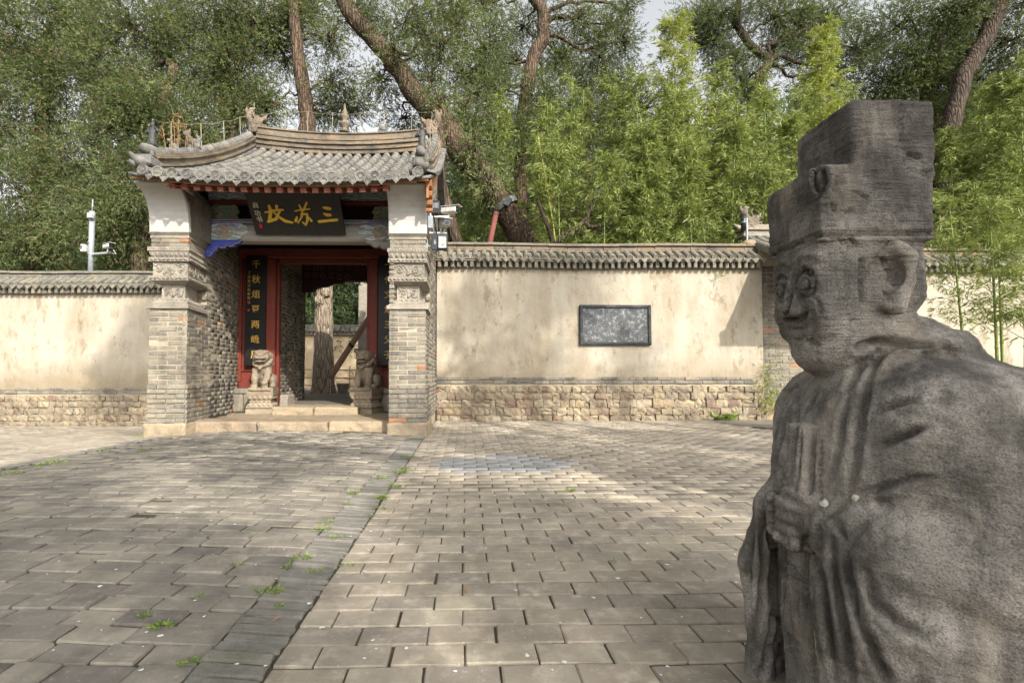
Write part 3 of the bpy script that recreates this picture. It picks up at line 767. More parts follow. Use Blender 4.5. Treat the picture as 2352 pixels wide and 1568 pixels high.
def spiral(mb, M, c, r, turns=1.3, th=.007, a0=0, sgn=1, lift=.006, seg=5):
    pts = []; n = int(turns * 14)
    for i in range(n):
        t = i / (n - 1); a = a0 + sgn * t * turns * 2 * math.pi; q = r * (1 - t * .8); pts.append(M @ Vector((c[0] + q * math.cos(a), -lift, c[1] + q * math.sin(a))))
    mb.tube(pts, [th * (1 - .4 * i / n) for i in range(n)], seg)
def vine(mb, M, pts, th=.007, lift=.006):
    mb.tube([M @ Vector((x, -lift, z)) for x, z in pts], [th * (1 - .5 * i / len(pts)) for i in range(len(pts))], 5)
def leafblob(mb, M, c, r, a=0, fl=.5):
    N = Matrix.Translation((c[0], 0, c[1])) @ Matrix.Rotation(-a, 4, 'Y')
    v = []; f = []; seg = 8
    prof = [(1, 0), (.7, .5), (0.05, .75)]
    for s_, h in prof:
        for k in range(seg): t = 2 * math.pi * k / seg; v.append(M @ N @ Vector((s_ * r * math.cos(t), -h * r * .8, s_ * r * fl * math.sin(t))))
    for i in range(2):
        for k in range(seg): q = (k+1) % seg; f.append((i*seg+k, i*seg+q, (i+1)*seg+q, (i+1)*seg+k))
    f.append(tuple(2*seg + k for k in range(seg))); mb.add(v, f)
def carve(mb, M, w, h, seed=0):
    """scrolling foliage relief filling a panel of w x h centred on M"""
    rr = random.Random(seed); n = max(2, int(round(w / h)))
    cw = w / n
    for i in range(n):
        cx = -w/2 + cw * (i + .5); s_ = 1 if i % 2 else -1
        spiral(mb, M, (cx, 0), min(cw, h) * .30, 1.4, h * .045, rr.uniform(0, 6), s_, h * .05)
        leafblob(mb, M, (cx, 0), h * .09, 0, 1)
        vine(mb, M, [(cx - cw*.5, -s_*h*.42), (cx - cw*.25, -s_*h*.2), (cx, -s_*h*.4), (cx + cw*.3, -s_*h*.36), (cx + cw*.5, s_*h*.1), (cx + cw*.42, s_*h*.42)], h*.05, h*.04)
        for k in range(7):
            leafblob(mb, M, (cx + rr.uniform(-.46, .46) * cw, rr.uniform(-.42, .42) * h), h * rr.uniform(.07, .13), rr.uniform(0, 3.1), .42)
def capital(x0, x1, inner_n, ip, name_par, seed):
    """stack of carved bands round the head of a pier; wraps .62 m along its inner face"""
    u = (ip[1] - ip[0]).normalized(); D = .60
    lf = inner_n.x > 0
    def ring(off, z0, z1, mat, nm='band', bev=.006, offb=None):
        """block following the pier plan, grown outward by off (negative: inset)"""
        offb = off if offb is None else offb; m = MB(); v = []
        for z, o in ((z0, off), (z1, offb)):
            fo = YG - o
            if lf:
                A = (x0 - o, fo); B = (x1 + o * .9, fo); Cc = (ip[0] + u * (D + o * .3) + inner_n * o); poly = [A, B, (Cc.x, Cc.y), (x0 - o, YG + D)]
            else:
                Cc = (ip[0] + u * (D + o * .3) + inner_n * o); poly = [(x0 - o * .9, fo), (x1 + o, fo), (x1 + o, YG + D), (Cc.x, Cc.y)]
            v += [(a, b, z) for a, b in poly]
        m.add(v, [(3, 2, 1, 0), (4, 5, 6, 7)] + [(i, (i+1) % 4, (i+1) % 4 + 4, i + 4) for i in range(4)])
        return m.build(nm, mat, name_par)
    ring(.030, 1.626, 1.668, M_CARVE, 'ledge', offb=.030); ring(.03, 1.668, 1.700, M_CARVE, 'ledge', offb=-.02)
    ring(-.015, 1.700, 1.722, M_CARVE); ring(-.02, 1.722, 1.760, M_CARVE, offb=-.075)
    ring(-.095, 1.760, 1.945, M_CARVE, 'carved_block')
    ring(-.075, 1.945, 1.985, M_CARVE, offb=.0); ring(.012, 1.985, 2.045, M_CARVE, 'moulding', offb=.016)
    ring(-.022, 2.045, 2.232, M_CARVE, 'carved_block')
    ring(.014, 2.232, 2.285, M_CARVE, 'moulding'); ring(-.01, 2.285, 2.365, M_CARVE, offb=.018)
    ring(.026, 2.365, 2.415, M_CARVE, 'moulding')
    ring(-.012, 2.415, 2.535, M_MORTAR); ring(.006, 2.535, 2.565, M_CARVE); ring(-.006, 2.565, 2.606, M_CARVE, offb=.03)
    # bricks of the two courses
    P = Pieces('brick', GB, name_par, 60)
    courses(P, (x0, YG, 0), (x1, YG, 0), (0, -1, 0), 2.415, 2.53, pitch=.06)
    P.finish(M_BRICK)
    # relief: carved panels, egg band, beads, rope mouldings on the front and the inner face
    r1 = MB(); r2 = MB(); r3 = MB()
    cxm = (x0 + x1) / 2; w = x1 - x0; fa = frame((cxm, YG + .022, 2.14), (1, 0, 0), (0, -1, 0)); carve(r1, fa, w - .05, .17, seed)
    fb = frame((cxm, YG + .095, 1.855), (1, 0, 0), (0, -1, 0)); carve(r2, fb, w - .2, .16, seed + 5)
    faces = [(Vector((cxm, YG, 0)), Vector((1, 0, 0)), Vector((0, -1, 0)), w)]
    uu = u if lf else -u
    mid = ip[0] + u * D * .5; faces.append((mid, uu, inner_n, D))
    if lf or True:
        carve(r1, frame(mid - inner_n * .022 + Vector((0, 0, 2.14)), uu, inner_n), D - .06, .17, seed + 1); carve(r2, frame(mid - inner_n * .095 + u * .04 + Vector((0, 0, 1.855)), uu, inner_n), D - .2, .16, seed + 2)
    for c, u_, n_, L in faces:
        k = int(L / .034)
        for i in range(k):
            s_ = -L/2 + L * (i + .5) / k
            leafblob(r3, frame(c + u_ * s_ + n_ * .026 + Vector((0, 0, 2.39)), u_, n_), (0, 0), .013, 0, 1)
        k = int(L / .06)
        for i in range(k):
            s_ = -L/2 + L * (i + .5) / k
            leafblob(r3, frame(c + u_ * s_ + n_ * .002 + Vector((0, 0, 2.325)), u_, n_), (0, 0), .036, R(90), .62)
            leafblob(r3, frame(c + u_ * s_ - n_ * .045 + Vector((0, 0, 1.74)), u_, n_), (0, 0), .03, R(90), .8)
        for zz in (2.015, 2.258):
            k = int(L / .05)
            for i in range(k):
                s_ = -L/2 + L * (i + .5) / k; leafblob(r3, frame(c + u_ * s_ + n_ * .014 + Vector((0, 0, zz)), u_, n_), (0, 0), .03, rb.choice([.5, -.5]), .5)
    r1.build('relief', M_CARVE, name_par, True); r2.build('relief', M_CARVE, name_par, True); r3.build('bead_moulding', M_CARVE, name_par, True)
capital(OL, IN0.x, nL, (IN0, IN1), pierL, 1)
capital(JN0.x, OR, nR, (JN0, JN1), pierR, 4)
def corbel(x0, x1, par):
    m = MB(); prof = [(0, 0), (.003, .08), (.008, .17), (.022, .25), (.045, .32), (.078, .385), (.12, .435), (.17, .475), (.225, .50), (.29, .515)]
    k = len(prof); v = []; xs_ = (x0, x0 + .012, x1 - .012, x1)
    for t_ in (0, 1):
        for x in xs_:
            ins = (.010 if x in (x0, x1) else 0) + t_ * .055
            for o, z in prof: v.append((x, YG - .03 - o + ins, 2.606 + z))
    f = []; q = 4 * k
    for i in range(3):
        for j in range(k - 1): f += [(i*k+j, (i+1)*k+j, (i+1)*k+j+1, i*k+j+1), (q+i*k+j, q+i*k+j+1, q+(i+1)*k+j+1, q+(i+1)*k+j)]
    for j in range(k - 1): f += [(j, j+1, q+j+1, q+j), (3*k+j, q+3*k+j, q+3*k+j+1, 3*k+j+1)]
    for i in range(3): f += [(i*k, q+i*k, q+(i+1)*k, (i+1)*k), (i*k+k-1, (i+1)*k+k-1, q+(i+1)*k+k-1, q+i*k+k-1)]
    m.add(v, f); m.build('white_corbel', M_WHITE, par)
    m = MB(); v = []
    for x in (x0 + .02, x1 - .02): v += [(x, YG + .02 - o, 2.606 + z) for o, z in prof] + [(x, 6.86, 3.121), (x, 6.86, 2.606)]
    n = k + 2; m.add(v, [tuple(range(n)), tuple(range(2*n-1, n-1, -1))] + [(i, i+n, (i+1) % n + n, (i+1) % n) for i in range(n)]); m.build('corbel_core', M_BRICK, par)
    m = MB(); m.box((x0 - .004, YG - .325, 3.121), (x1 + .004, 6.3, 3.15), 0, .004); m.build('corbel_slab', M_WHITE, par)
corbel(OL - .01, IN0.x + .008, pierL); corbel(JN0.x - .01, OR + .01, pierR)
for x0, x1, pr in ((OL - .03, IN0.x + .02, pierL), (JN0.x - .02, OR + .03, pierR)):
    v_ = Vol((x0 - .05, YG - .1, -.06), (x1 + .05, YG + .75, .22), .018); v_.box((x0, YG - .035, -.05), (x1, YG + .7, .172), .02)
    if x0 > -2: v_.box((x0 + .1, YG, -.05), (x1, 8.3, .17), .02)
    a, b = v_.mesh(); a = rough(a, b, [(14, .008, 1), (40, .004, 2)]); link('pier_foot', mesh_np('pier_foot', a, b, M_STEP, smooth=True), pr)
# steps
def slab(lo, hi, seed, nm='step_stone'):
    h = .022; v_ = Vol(np.array(lo) - .04, np.array(hi) + .04, h); v_.box(lo, hi, .018); a, b = v_.mesh()
    n = normals(a, b); amp = np.where(n[:, 2:] > .7, .3, 1.0); a = a + n * amp * (vnoise(a * [1, 1, 1.6], 11, seed) * .014 + vnoise(a, 37, seed + 1) * .005)[:, None]
    return link(nm, mesh_np(nm, a, b, M_STEP, smooth=True), G)
slab((-3.60, 6.44, -.05), (-2.75, 7.8, .169), 1); slab((-2.74, 6.42, -.05), (-1.82, 7.8, .166), 2); slab((-1.81, 6.45, -.05), (-.94, 7.8, .170), 3)
slab((-2.98, 7.50, .10), (-2.35, 8.2, .287), 4); slab((-2.34, 7.52, .10), (-1.66, 8.2, .284), 5)
m = MB(); m.box((-3.85, 7.79, -.05), (-.8, 10.3, .165)); m.box((-3.85, 8.19, .165), (-.8, 10.3, .281)); m.build('passage_floor', M_FLOOR, G)
# plinth blocks under the red side panels
for i, (x0, x1, z0, z1) in enumerate([(-3.95, -3.68, .17, .46), (-3.67, -3.40, .17, .46), (-3.95, -3.36, .465, .56), (-1.6, -1.22, .17, .46), (-1.21, -.85, .17, .46), (-1.62, -.85, .465, .56)]):
    m = MB(); m.box((x0, 8.06, z0), (x1, 8.36, z1), 0, .014); m.build('plinth_block', M_BRICK, G)
# door wall
def bx(nm, lo, hi, mat, par=None, bev=.008): 
    m = MB(); m.box(lo, hi, 0, bev); return m.build(nm, mat, par or G)
DF = empty('door_frame', (-2.44, YD, .3)); DF.parent = G; DF.matrix_parent_inverse = world_inv(G)
bx('jamb', (-3.40, 8.24, .28), (-3.235, 8.42, 2.76), M_RED, DF, .015); bx('jamb', (-1.655, 8.24, .28), (-1.50, 8.42, 2.76), M_RED, DF, .015)
bx('inner_jamb', (-3.233, 8.30, .28), (-3.19, 8.40, 2.72), M_RED, DF); bx('inner_jamb', (-1.70, 8.30, .28), (-1.657, 8.40, 2.72), M_RED, DF)
bx('lintel', (-3.90, 8.22, 2.765), (-.8, 8.44, 2.94), M_REDH, DF, .015); bx('inner_lintel', (-3.19, 8.29, 2.69), (-1.70, 8.40, 2.762), M_REDH, DF)
for x0, x1 in ((-3.90, -3.403), (-1.497, -.8)):
    bx('side_panel', (x0, 8.33, .56), (x1, 8.38, 2.762), M_RED, DF); bx('rail', (x0, 8.29, .56), (x1, 8.33, .66), M_RED, DF); bx('rail', (x0, 8.30, .84), (x1, 8.33, .88), M_RED, DF)
    bx('stile', (x0, 8.28, .66), (x0 + .08, 8.33, 2.76), M_RED, DF)
for i in range(9):
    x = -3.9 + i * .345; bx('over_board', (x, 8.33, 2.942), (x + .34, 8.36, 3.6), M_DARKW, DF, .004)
# passage
PBi = []
pw = MB(); pw.box((-3.9, 8.44, .28), (-3.277, 9.9, 3.3)); passw = pw.build('passage_wall', M_MORTAR, G)
Pp = Pieces('brick', GB, passw, 0, 'small_bricks'); courses(Pp, (-3.27, 8.44, 0), (-3.27, 9.9, 0), (1, 0, 0), .29, 2.75); 
courses(Pp, (-3.9, 9.9, 0), (-3.27, 9.9, 0), (0, 1, 0), .29, 2.75); Pp.finish(M_BRICK)
pw = MB(); pw.box((-1.40, 8.44, .28), (-.8, 9.9, 3.3)); pw.build('passage_wall', M_BRICK, G)
RB = bx('rear_beam', (-3.27, 9.66, 2.66), (-1.2, 9.82, 3.05), M_DARKW); bx('rear_beam', (-3.27, 9.5, 3.09), (-1.2, 9.7, 3.2), M_REDH)
mm = MB(); mm.prism([(0, 0), (.85, 0), (.8, -.05), (.62, -.06), (.5, -.12), (.3, -.14), (.2, -.22), (0, -.24)], frame((-3.26, 9.64, 2.66), (1, 0, 0), (0, -1, 0)), .1); mm.build('spandrel', M_DARKW, G)
sc = MB(); Ms = frame((-2.3, 9.655, 2.84), (1, 0, 0), (0, -1, 0))
for i in range(12):
    for j in range(2):
        if j == 0 and i > 5: continue
        spiral(sc, Ms, (-.86 + i * .16, -.09 + j * .19), .068, 1.2, .006, rb.uniform(0, 6), rb.choice([-1, 1]), .003, 4)
sc.build('painted_scroll', M_CREAM if False else flat('faded_scroll_paint', C('7a6a5a'), .8), G)
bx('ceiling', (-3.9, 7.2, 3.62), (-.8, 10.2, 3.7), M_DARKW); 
# beam assembly across the opening
YB = 6.85; BX0, BX1 = -3.66, -.93
bx('frieze_board', (BX0, YB, 3.255), (BX1, YB + .12, 3.40), M_PAINT); bx('frieze_rail', (BX0, YB - .03, 3.208), (BX1, YB + .1, 3.252), M_REDH)
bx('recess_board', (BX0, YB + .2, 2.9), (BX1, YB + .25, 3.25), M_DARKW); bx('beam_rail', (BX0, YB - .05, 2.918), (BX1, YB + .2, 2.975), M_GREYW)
bx('rail_stripe', (BX0, YB - .054, 2.935), (BX1, YB - .051, 2.95), M_BLUE, bev=0)
m = MB(); N = 40; pf = [(0, 0), (-.035, .03), (-.045, .12), (-.03, .2), (0, .235)]
path_ = []
for i in range(N + 1):
    path_.append(((BX0 + (BX1 - BX0) * i / N, YB, 2.672), (0, 1, 0)))
m.sweep(pf, path_); m.box((BX0, YB, 2.672), (BX1, YB + .18, 2.912)); m.build('main_beam', M_GREYW, G, False)
for sx, x0, x1 in ((1, BX0, BX0 + .62), (-1, BX1 - .62, BX1)):   # painted green ends
    m = MB(); poly = [(0, 0), (.44, 0), (.52, .05), (.60, .12), (.57, .2), (.5, .235), (0, .235)]
    if sx < 0: poly = [(.62 - a, b) for a, b in poly][::-1]
    m.prism(poly, Matrix.Translation((x0, YB - .052, 2.674)), .05); m.build('painted_beam_end', M_PAINT2, G)
    cx = x0 + (.27 if sx > 0 else .35); Mr = frame((cx, YB - .053, 2.79), (1, 0, 0), (0, -1, 0)); m = MB()
    pts = [Mr @ Vector((.105 * math.cos(a), -.006, .105 * math.sin(a))) for a in np.linspace(0, 2*math.pi, 25)]; m.tube(pts, .009, 6)
    for k in range(26): leafblob(m, Mr, (rb.uniform(-.07, .07), rb.uniform(-.07, .07)), rb.uniform(.018, .034), rb.uniform(0, 3), .5)
    spiral(m, Mr, (0, .02), .06, 1.2, .008, 1, 1, .012); vine(m, Mr, [(-.08, -.03), (-.02, -.045), (.03, -.03), (.08, -.05)], .013, .014); vine(m, Mr, [(.0, -.03), (-.02, .0), (.03, .04)], .014, .015)
    m.build('carved_roundel', M_CARVW, G, True)
    # spandrel under the beam
    poly = [(0, 0), (.50, 0), (.455, -.035), (.41, -.045), (.39, -.075), (.33, -.085), (.29, -.06), (.27, -.1), (.21, -.105), (.165, -.085), (.15, -.13), (.11, -.15), (.085, -.2), (.04, -.235), (0, -.22)]
    poly = [(a, b) for a, b in poly]
    if sx < 0: poly = [(.62 - a, b) for a, b in poly][::-1]
    q = MB(); q.prism(poly, Matrix.Translation((x0, YB - .03, 2.671)), .07); q.build('spandrel', M_BLUE if sx > 0 else M_GREYW, G)
    q = MB(); e = [(x0 + a, YB - .035, 2.671 + b) for a, b in (poly[1:14] if sx > 0 else poly[0:13])]; q.tube(e, .009, 5); q.build('spandrel_edge', M_CARVE, G)
    # carved scroll bracket in the recess
    Mb = frame((x0 + (.23 if sx > 0 else .40), YB + .03, 3.09), (1, 0, 0), (0, -1, 0)); q = MB()
    pl = [(-.22, -.11), (.12, -.11), (.19, -.08), (.16, -.03), (.2, .02), (.16, .06), (.1, .11), (-.22, .11)]
    if sx < 0: pl = [(-a, b) for a, b in pl][::-1]
    q.prism(pl, Mb, .04); q.build('scroll_bracket', M_GREENC, G)
    q = MB(); s1_ = 1 if sx > 0 else -1
    spiral(q, Mb, (s1_ * .12, .05), .055, 1.6, .014, 0, s1_, .01); spiral(q, Mb, (s1_ * .11, -.06), .042, 1.5, .012, 2, -s1_, .01)
    vine(q, Mb, [(-s1_*.2, .09), (-s1_*.1, .06), (-s1_*.02, .085), (s1_*.06, .07)], .016, .012); vine(q, Mb, [(-s1_*.2, .05), (-s1_*.15, .0), (-s1_*.05, .04)], .014, .01)
    for k in range(5): leafblob(q, Mb, (-s1_*.08, -.045), .065, .4 + k * .63, .28)
    q.build('scroll_relief', M_CARVW, G, True)
# ------------------------------------------------------------------ gatehouse roof
YE = 5.74; YR = 8.75; NROW = 20; RX0, RX1 = -3.82, -.575; XC = -2.2
def lift(x, y=YE):
    u = abs((x - XC) / 1.72); t = (y - YE) / (YR - YE); return .085 * u ** 3 * (1 - t) + .13 * u ** 2 * t
def zr(y, x=XC):
    t = y - YE; return 3.120 + .37 * t + .061 * t * t + lift(x, y)
m = MB(); ys = np.linspace(YE + .02, YR, 14); xs = np.linspace(-4.02, -.42, 30)
v = [(x, y, zr(y, x) - .03) for y in ys for x in xs] + [(x, y, zr(y, x) - .07) for y in ys for x in xs]
nx_ = len(xs); nn = nx_ * len(ys); f = []
for j in range(len(ys) - 1):
    for i in range(nx_ - 1): a = j*nx_+i; f += [(a, a+1, a+nx_+1, a+nx_), (a+nn, a+nx_+nn, a+nx_+1+nn, a+1+nn)]
for i in range(nx_ - 1): f.append((i, i + nn, i + 1 + nn, i + 1))
for j in range(len(ys) - 1):
    a = j*nx_; f.append((a, a+nx_, a+nx_+nn, a+nn)); a += nx_ - 1; f.append((a, a+nn, a+nx_+nn, a+nx_))
m.add(v, f); RF = m.build('roof', M_TILE, G, True)
m = MB(); m.add([(-4.02, YR, 4.75), (-.42, YR, 4.75), (-.42, 11.7, 3.2), (-4.02, 11.7, 3.2), (-4.02, YR, 4.65), (-.42, YR, 4.65), (-.42, 11.7, 3.1), (-4.02, 11.7, 3.1)], [(0,1,2,3),(7,6,5,4),(0,4,5,1),(1,5,6,2),(2,6,7,3),(3,7,4,0)]); m.build('rear_slope', M_TILE, G)
# gable walls under the roof
for x0, x1 in ((OL + .02, OL + .25), (OR - .25, OR - .008)):
    m = MB(); n = 9; yy = np.linspace(6.3, YR, n); v = []
    for x in (x0, x1):
        for y in yy: v += [(x, y, 3.1), (x, y, zr(y, x) - .075)]
    f = []
    for s_ in (0, 1):
        for i in range(n - 1): a = s_*2*n + 2*i; f.append((a, a+2, a+3, a+1))
    f += [(0, 1, 2*n+1, 2*n)]
    m.add(v, f); m.build('gable', M_BRICK, G)
R_TILE = [tube_tile_mesh('tile', .066, .235, M_TILE, 8, .010) for _ in range(2)]
R_DISC = disc_mesh('tile_end', .068, M_TEND); R_DRIP = drip_mesh('drip_tile', .125, .085, M_TEND)
PT = Pieces('tile', R_TILE, RF, 300); PD = Pieces('tile_end', [R_DISC], RF, 60); PR = Pieces('drip_tile', [R_DRIP], RF, 60)
rt = random.Random(5)
pan = MB()
for i in range(NROW):
    x = RX0 + (RX1 - RX0) * i / (NROW - 1); y = YE; first = True
    while y < YR - .12:
        dy = .2; z0 = zr(y, x); z1 = zr(y + dy, x); a = math.atan2(z1 - z0, dy); L = math.hypot(dy, z1 - z0)
        M = Matrix.Translation((x + rt.gauss(0, .003), y + dy, z1 + rt.gauss(0, .003))) @ Matrix.Rotation(a, 4, 'X') @ Matrix.Rotation(rt.gauss(0, .012), 4, 'Z') @ Matrix.Diagonal((1, (L + .02) / .235, 1, 1))
        PT.add(M, None, y)
        if first: PD.add(Matrix.Translation((x, y - .022, z0 + .012)) @ Matrix.Rotation(rt.gauss(0, .04), 4, 'Z') @ Matrix.Rotation(-.05, 4, 'X') @ Matrix.Rotation(rt.uniform(0, 6), 4, 'Y')); first = False
        y += dy
    if i < NROW - 1:
        xm = x + .0854; y = YE - .03
        PR.add(Matrix.Translation((xm, YE - .035, zr(YE, xm) - .024 + rt.gauss(0, .003))) @ Matrix.Rotation(rt.gauss(0, .03), 4, 'Y') @ Matrix.Rotation(-.28, 4, 'X') @ Matrix.Diagonal((1, 1, rt.uniform(.8, 1.05), 1)))
        while y < YR - .1:      # concave pan tiles: overlapping lips
            dy = .1; z0 = zr(y, xm); z1 = zr(y + dy * 1.5, xm); v = []
            for yy, zz, e in ((y, z0, .012), (y + dy * 1.6, z1, -.004)):
                for k in range(5): q = -1 + k * .5; v.append((xm + q * .062, yy, zz - .022 + .028 * q * q + e))
            v += [(a_, b_, c_ - .012) for a_, b_, c_ in v[:5]]
            pan.add(v, [(k, k+1, k+6, k+5) for k in range(4)] + [(k+10, k+11, k+1, k) for k in range(4)], rt.random()); y += dy
pan.build('pan_tiles', M_TEND, RF, kind='stuff'); PT.finish(M_TILE); PD.finish(M_TILE); PR.finish(M_TILE)
# ridges: courses of moulded bricks with a cap of half round tiles
RBRK = [block_mesh('ridge_brick', .30, .2, 1, M_RIDGE, .003, .006, 200 + i) for i in range(4)]
def ridge_run(pts, rows, par, name='ridge_brick', seglen=.3, capr=.06):
    """pts: centre line of the ridge foot; rows: (z0, z1, half thickness)"""
    d = [0]
    for a, b in zip(pts, pts[1:]): d.append(d[-1] + (Vector(b) - Vector(a)).length)
    def at(s_):
        s_ = min(max(s_, 0), d[-1] - 1e-6)
        for i in range(len(d) - 1):
            if d[i+1] >= s_: t = (s_ - d[i]) / (d[i+1] - d[i]); return Vector(pts[i]).lerp(Vector(pts[i+1]), t)
    P = Pieces(name, RBRK, par, 120); n = int(d[-1] / seglen)
    for k, (z0, z1, hw) in enumerate(rows):
        off = (k % 2) * seglen * .5
        for i in range(n + 1):
            a = max(0, i * seglen - off); b = min(d[-1], (i + 1) * seglen - off)
            if b - a < .04: continue
            A = at(a); B = at(b); u = (B - A).normalized(); side = Vector((0, 0, 1)).cross(u).normalized(); up = u.cross(side).normalized()
            Mx = Matrix((u, side, up)).transposed().to_4x4(); Mx.translation = (A + B) / 2 + up * ((z0 + z1) / 2) - side * hw
            P.add(Mx @ Matrix.Diagonal((((b - a) - .004) / .30, 2 * hw / .2, (z1 - z0) - .003, 1)))
    P.finish(M_RIDGE)
    cp = Pieces('ridge_cap_tile', [tube_tile_mesh('ridge_cap_tile', capr, .29, M_TILE, 8)], par, 60); s_ = 0; zt = rows[-1][1]
    while s_ < d[-1] - .1:
        A = at(s_); B = at(min(d[-1], s_ + .28)); u = (B - A).normalized(); side = Vector((0, 0, 1)).cross(u).normalized(); up = u.cross(side)
        Mx = Matrix((-side, u, up)).transposed().to_4x4(); Mx.translation = B + up * zt; Mx = Mx @ Matrix.Diagonal((-1, 1, 1, 1)); cp.add(Mx); s_ += .27
    cp.finish(M_TILE)
MR = empty('main_ridge', (XC, YR, 4.7)); MR.parent = G; MR.matrix_parent_inverse = world_inv(G)
rx = np.linspace(-3.80, -.66, 22)
ridge_run([(x, YR, zr(YR, x) - .03) for x in rx], [(0, .07, .13), (.07, .10, .16), (.10, .165, .115), (.165, .195, .15), (.195, .24, .125), (.24, .265, .14), (.265, .37, .10), (.37, .395, .125)], MR)
DR = []
for sx, x in ((-1, -3.87), (1, -.55)):
    D_ = empty('descending_ridge', (x, 7, 3.9)); D_.parent = G; D_.matrix_parent_inverse = world_inv(G); DR.append(D_)
    yy = np.linspace(6.0, YR - .02, 16)
    ridge_run([(x, y, zr(y, x) - .02) for y in yy], [(0, .08, .085), (.08, .11, .11), (.11, .17, .08), (.17, .195, .105), (.195, .235, .08)], D_, capr=.075)
    # stepped end block with a round cap facing the front
    z0 = zr(5.95, x); sc_ = MB(); sc_.box((x - .10, 5.76, z0 + .01), (x + .10, 6.05, z0 + .14), 0, .02); sc_.box((x - .075, 5.84, z0 + .142), (x + .075, 6.08, z0 + .24), 0, .02); sc_.build('end_block', M_TILE, D_)
    q = MB(); q.tube([(x, 5.70, z0 + .03), (x, 5.95, z0 + .07)], .06, 12); q.build('end_tile', M_TILE, D_, True)
    q = MB(); q.tube([(x, 5.80, z0 + .22), (x, 6.25, z0 + .36)], [.062, .06], 12); q.build('end_tile', M_TILE, D_, True)
    q = MB(); q.tube([(x + sx * .02, 5.85, z0 + .05), (x + sx * .07, 5.74, z0 + .08), (x + sx * .10, 5.70, z0 + .13)], [.055, .04, .015], 8); q.tube([(x + sx * .03, 5.8, z0 - .02), (x + sx * .07, 5.72, z0 + .0), (x + sx * .09, 5.68, z0 + .02)], [.04, .035, .02], 8); q.build('corner_ornament', M_TILE, D_, True)
# outer verge tiles along the gables
VT = Pieces('verge_tile', [tube_tile_mesh('verge_tile', .05, .14, M_TILE, 6)], RF, 60)
for y in np.arange(YE + .1, YR + .3, .135):
    VT.add(Matrix.Translation((-.50, y, zr(min(y, YR), -.45) + .01)) @ Matrix.Rotation(R(90), 4, 'Z') @ Matrix.Rotation(.25, 4, 'X'))
VT.finish(M_TILE)
# bargeboard on the right gable with carved front end
m = MB(); x = -.455; n = 12; yy = np.linspace(5.86, YR, n); v = []
for y in yy:
    w = .17 + .06 * max(0, 1 - (y - 5.86) / .8)
    v += [(x, y, zr(y, x) - .08), (x, y, zr(y, x) - .08 - w), (x - .03, y, zr(y, x) - .08), (x - .03, y, zr(y, x) - .08 - w)]
f = []
for i in range(n - 1): a = 4*i; b = a + 4; f += [(a, a+1, b+1, b), (a+2, b+2, b+3, a+3), (a+1, a+3, b+3, b+1), (a, b, b+2, a+2)]
f += [(0, 2, 3, 1)]; m.add(v, f); m.build('bargeboard', M_BOARDW, G)
m = MB(); zf = zr(5.9, -.45) - .1
for k, (dy, dz, r_) in enumerate([(0, -.03, .075), (.06, -.13, .07), (.10, -.23, .055), (.13, -.31, .035)]): m.tube([(-.50, 5.93 + dy, zf + dz), (-.42, 5.93 + dy, zf + dz)], r_, 10)
m.build('carved_board_end', M_BOARDW, G)
# eave boards and rafters
bxm = MB()
for i in range(24):
    xa = -3.98 + i * .147; xb = xa + .148
    za = (zr(YE, xa + .07)) - .03
    bxm.box((xa, YE + .035, za - .042), (xb, YE + .075, za), 0, 0)
bxm.build('eave_board', M_BOARDW, G)
RM = block_mesh('rafter', .07, .9, .062, M_RAFT, .002, .004, 1); RM2 = block_mesh('rafter', .07, 1.0, .07, M_RED, .002, .004, 2)
PRa = Pieces('rafter', [RM], G, 60); PRb = Pieces('inner_rafter', [RM2], G, 60)
for i in range(19):
    x = -3.545 + i * .1425 + rt.gauss(0, .004)
    if x > -.98: break
    PRa.add(Matrix.Translation((x, YE + .09, zr(YE, x) - .105)) @ Matrix.Rotation(.37, 4, 'X')); PRb.add(Matrix.Translation((x + .02, YE + .36, zr(YE, x) + .0)) @ Matrix.Rotation(.42, 4, 'X'))
PRa.finish(M_RAFT); PRb.finish(M_RED)
m = MB(); m.add([(-3.6, YE + .08, 3.045), (-.95, YE + .08, 3.045), (-.95, 7.0, 3.52), (-3.6, 7.0, 3.52), (-3.6, YE + .08, 3.06), (-.95, YE + .08, 3.06), (-.95, 7.0, 3.54), (-3.6, 7.0, 3.54)], [(3,2,1,0),(4,5,6,7),(0,1,5,4),(1,2,6,5),(2,3,7,6),(3,0,4,7)])
m.build('soffit_board', M_RED, G)
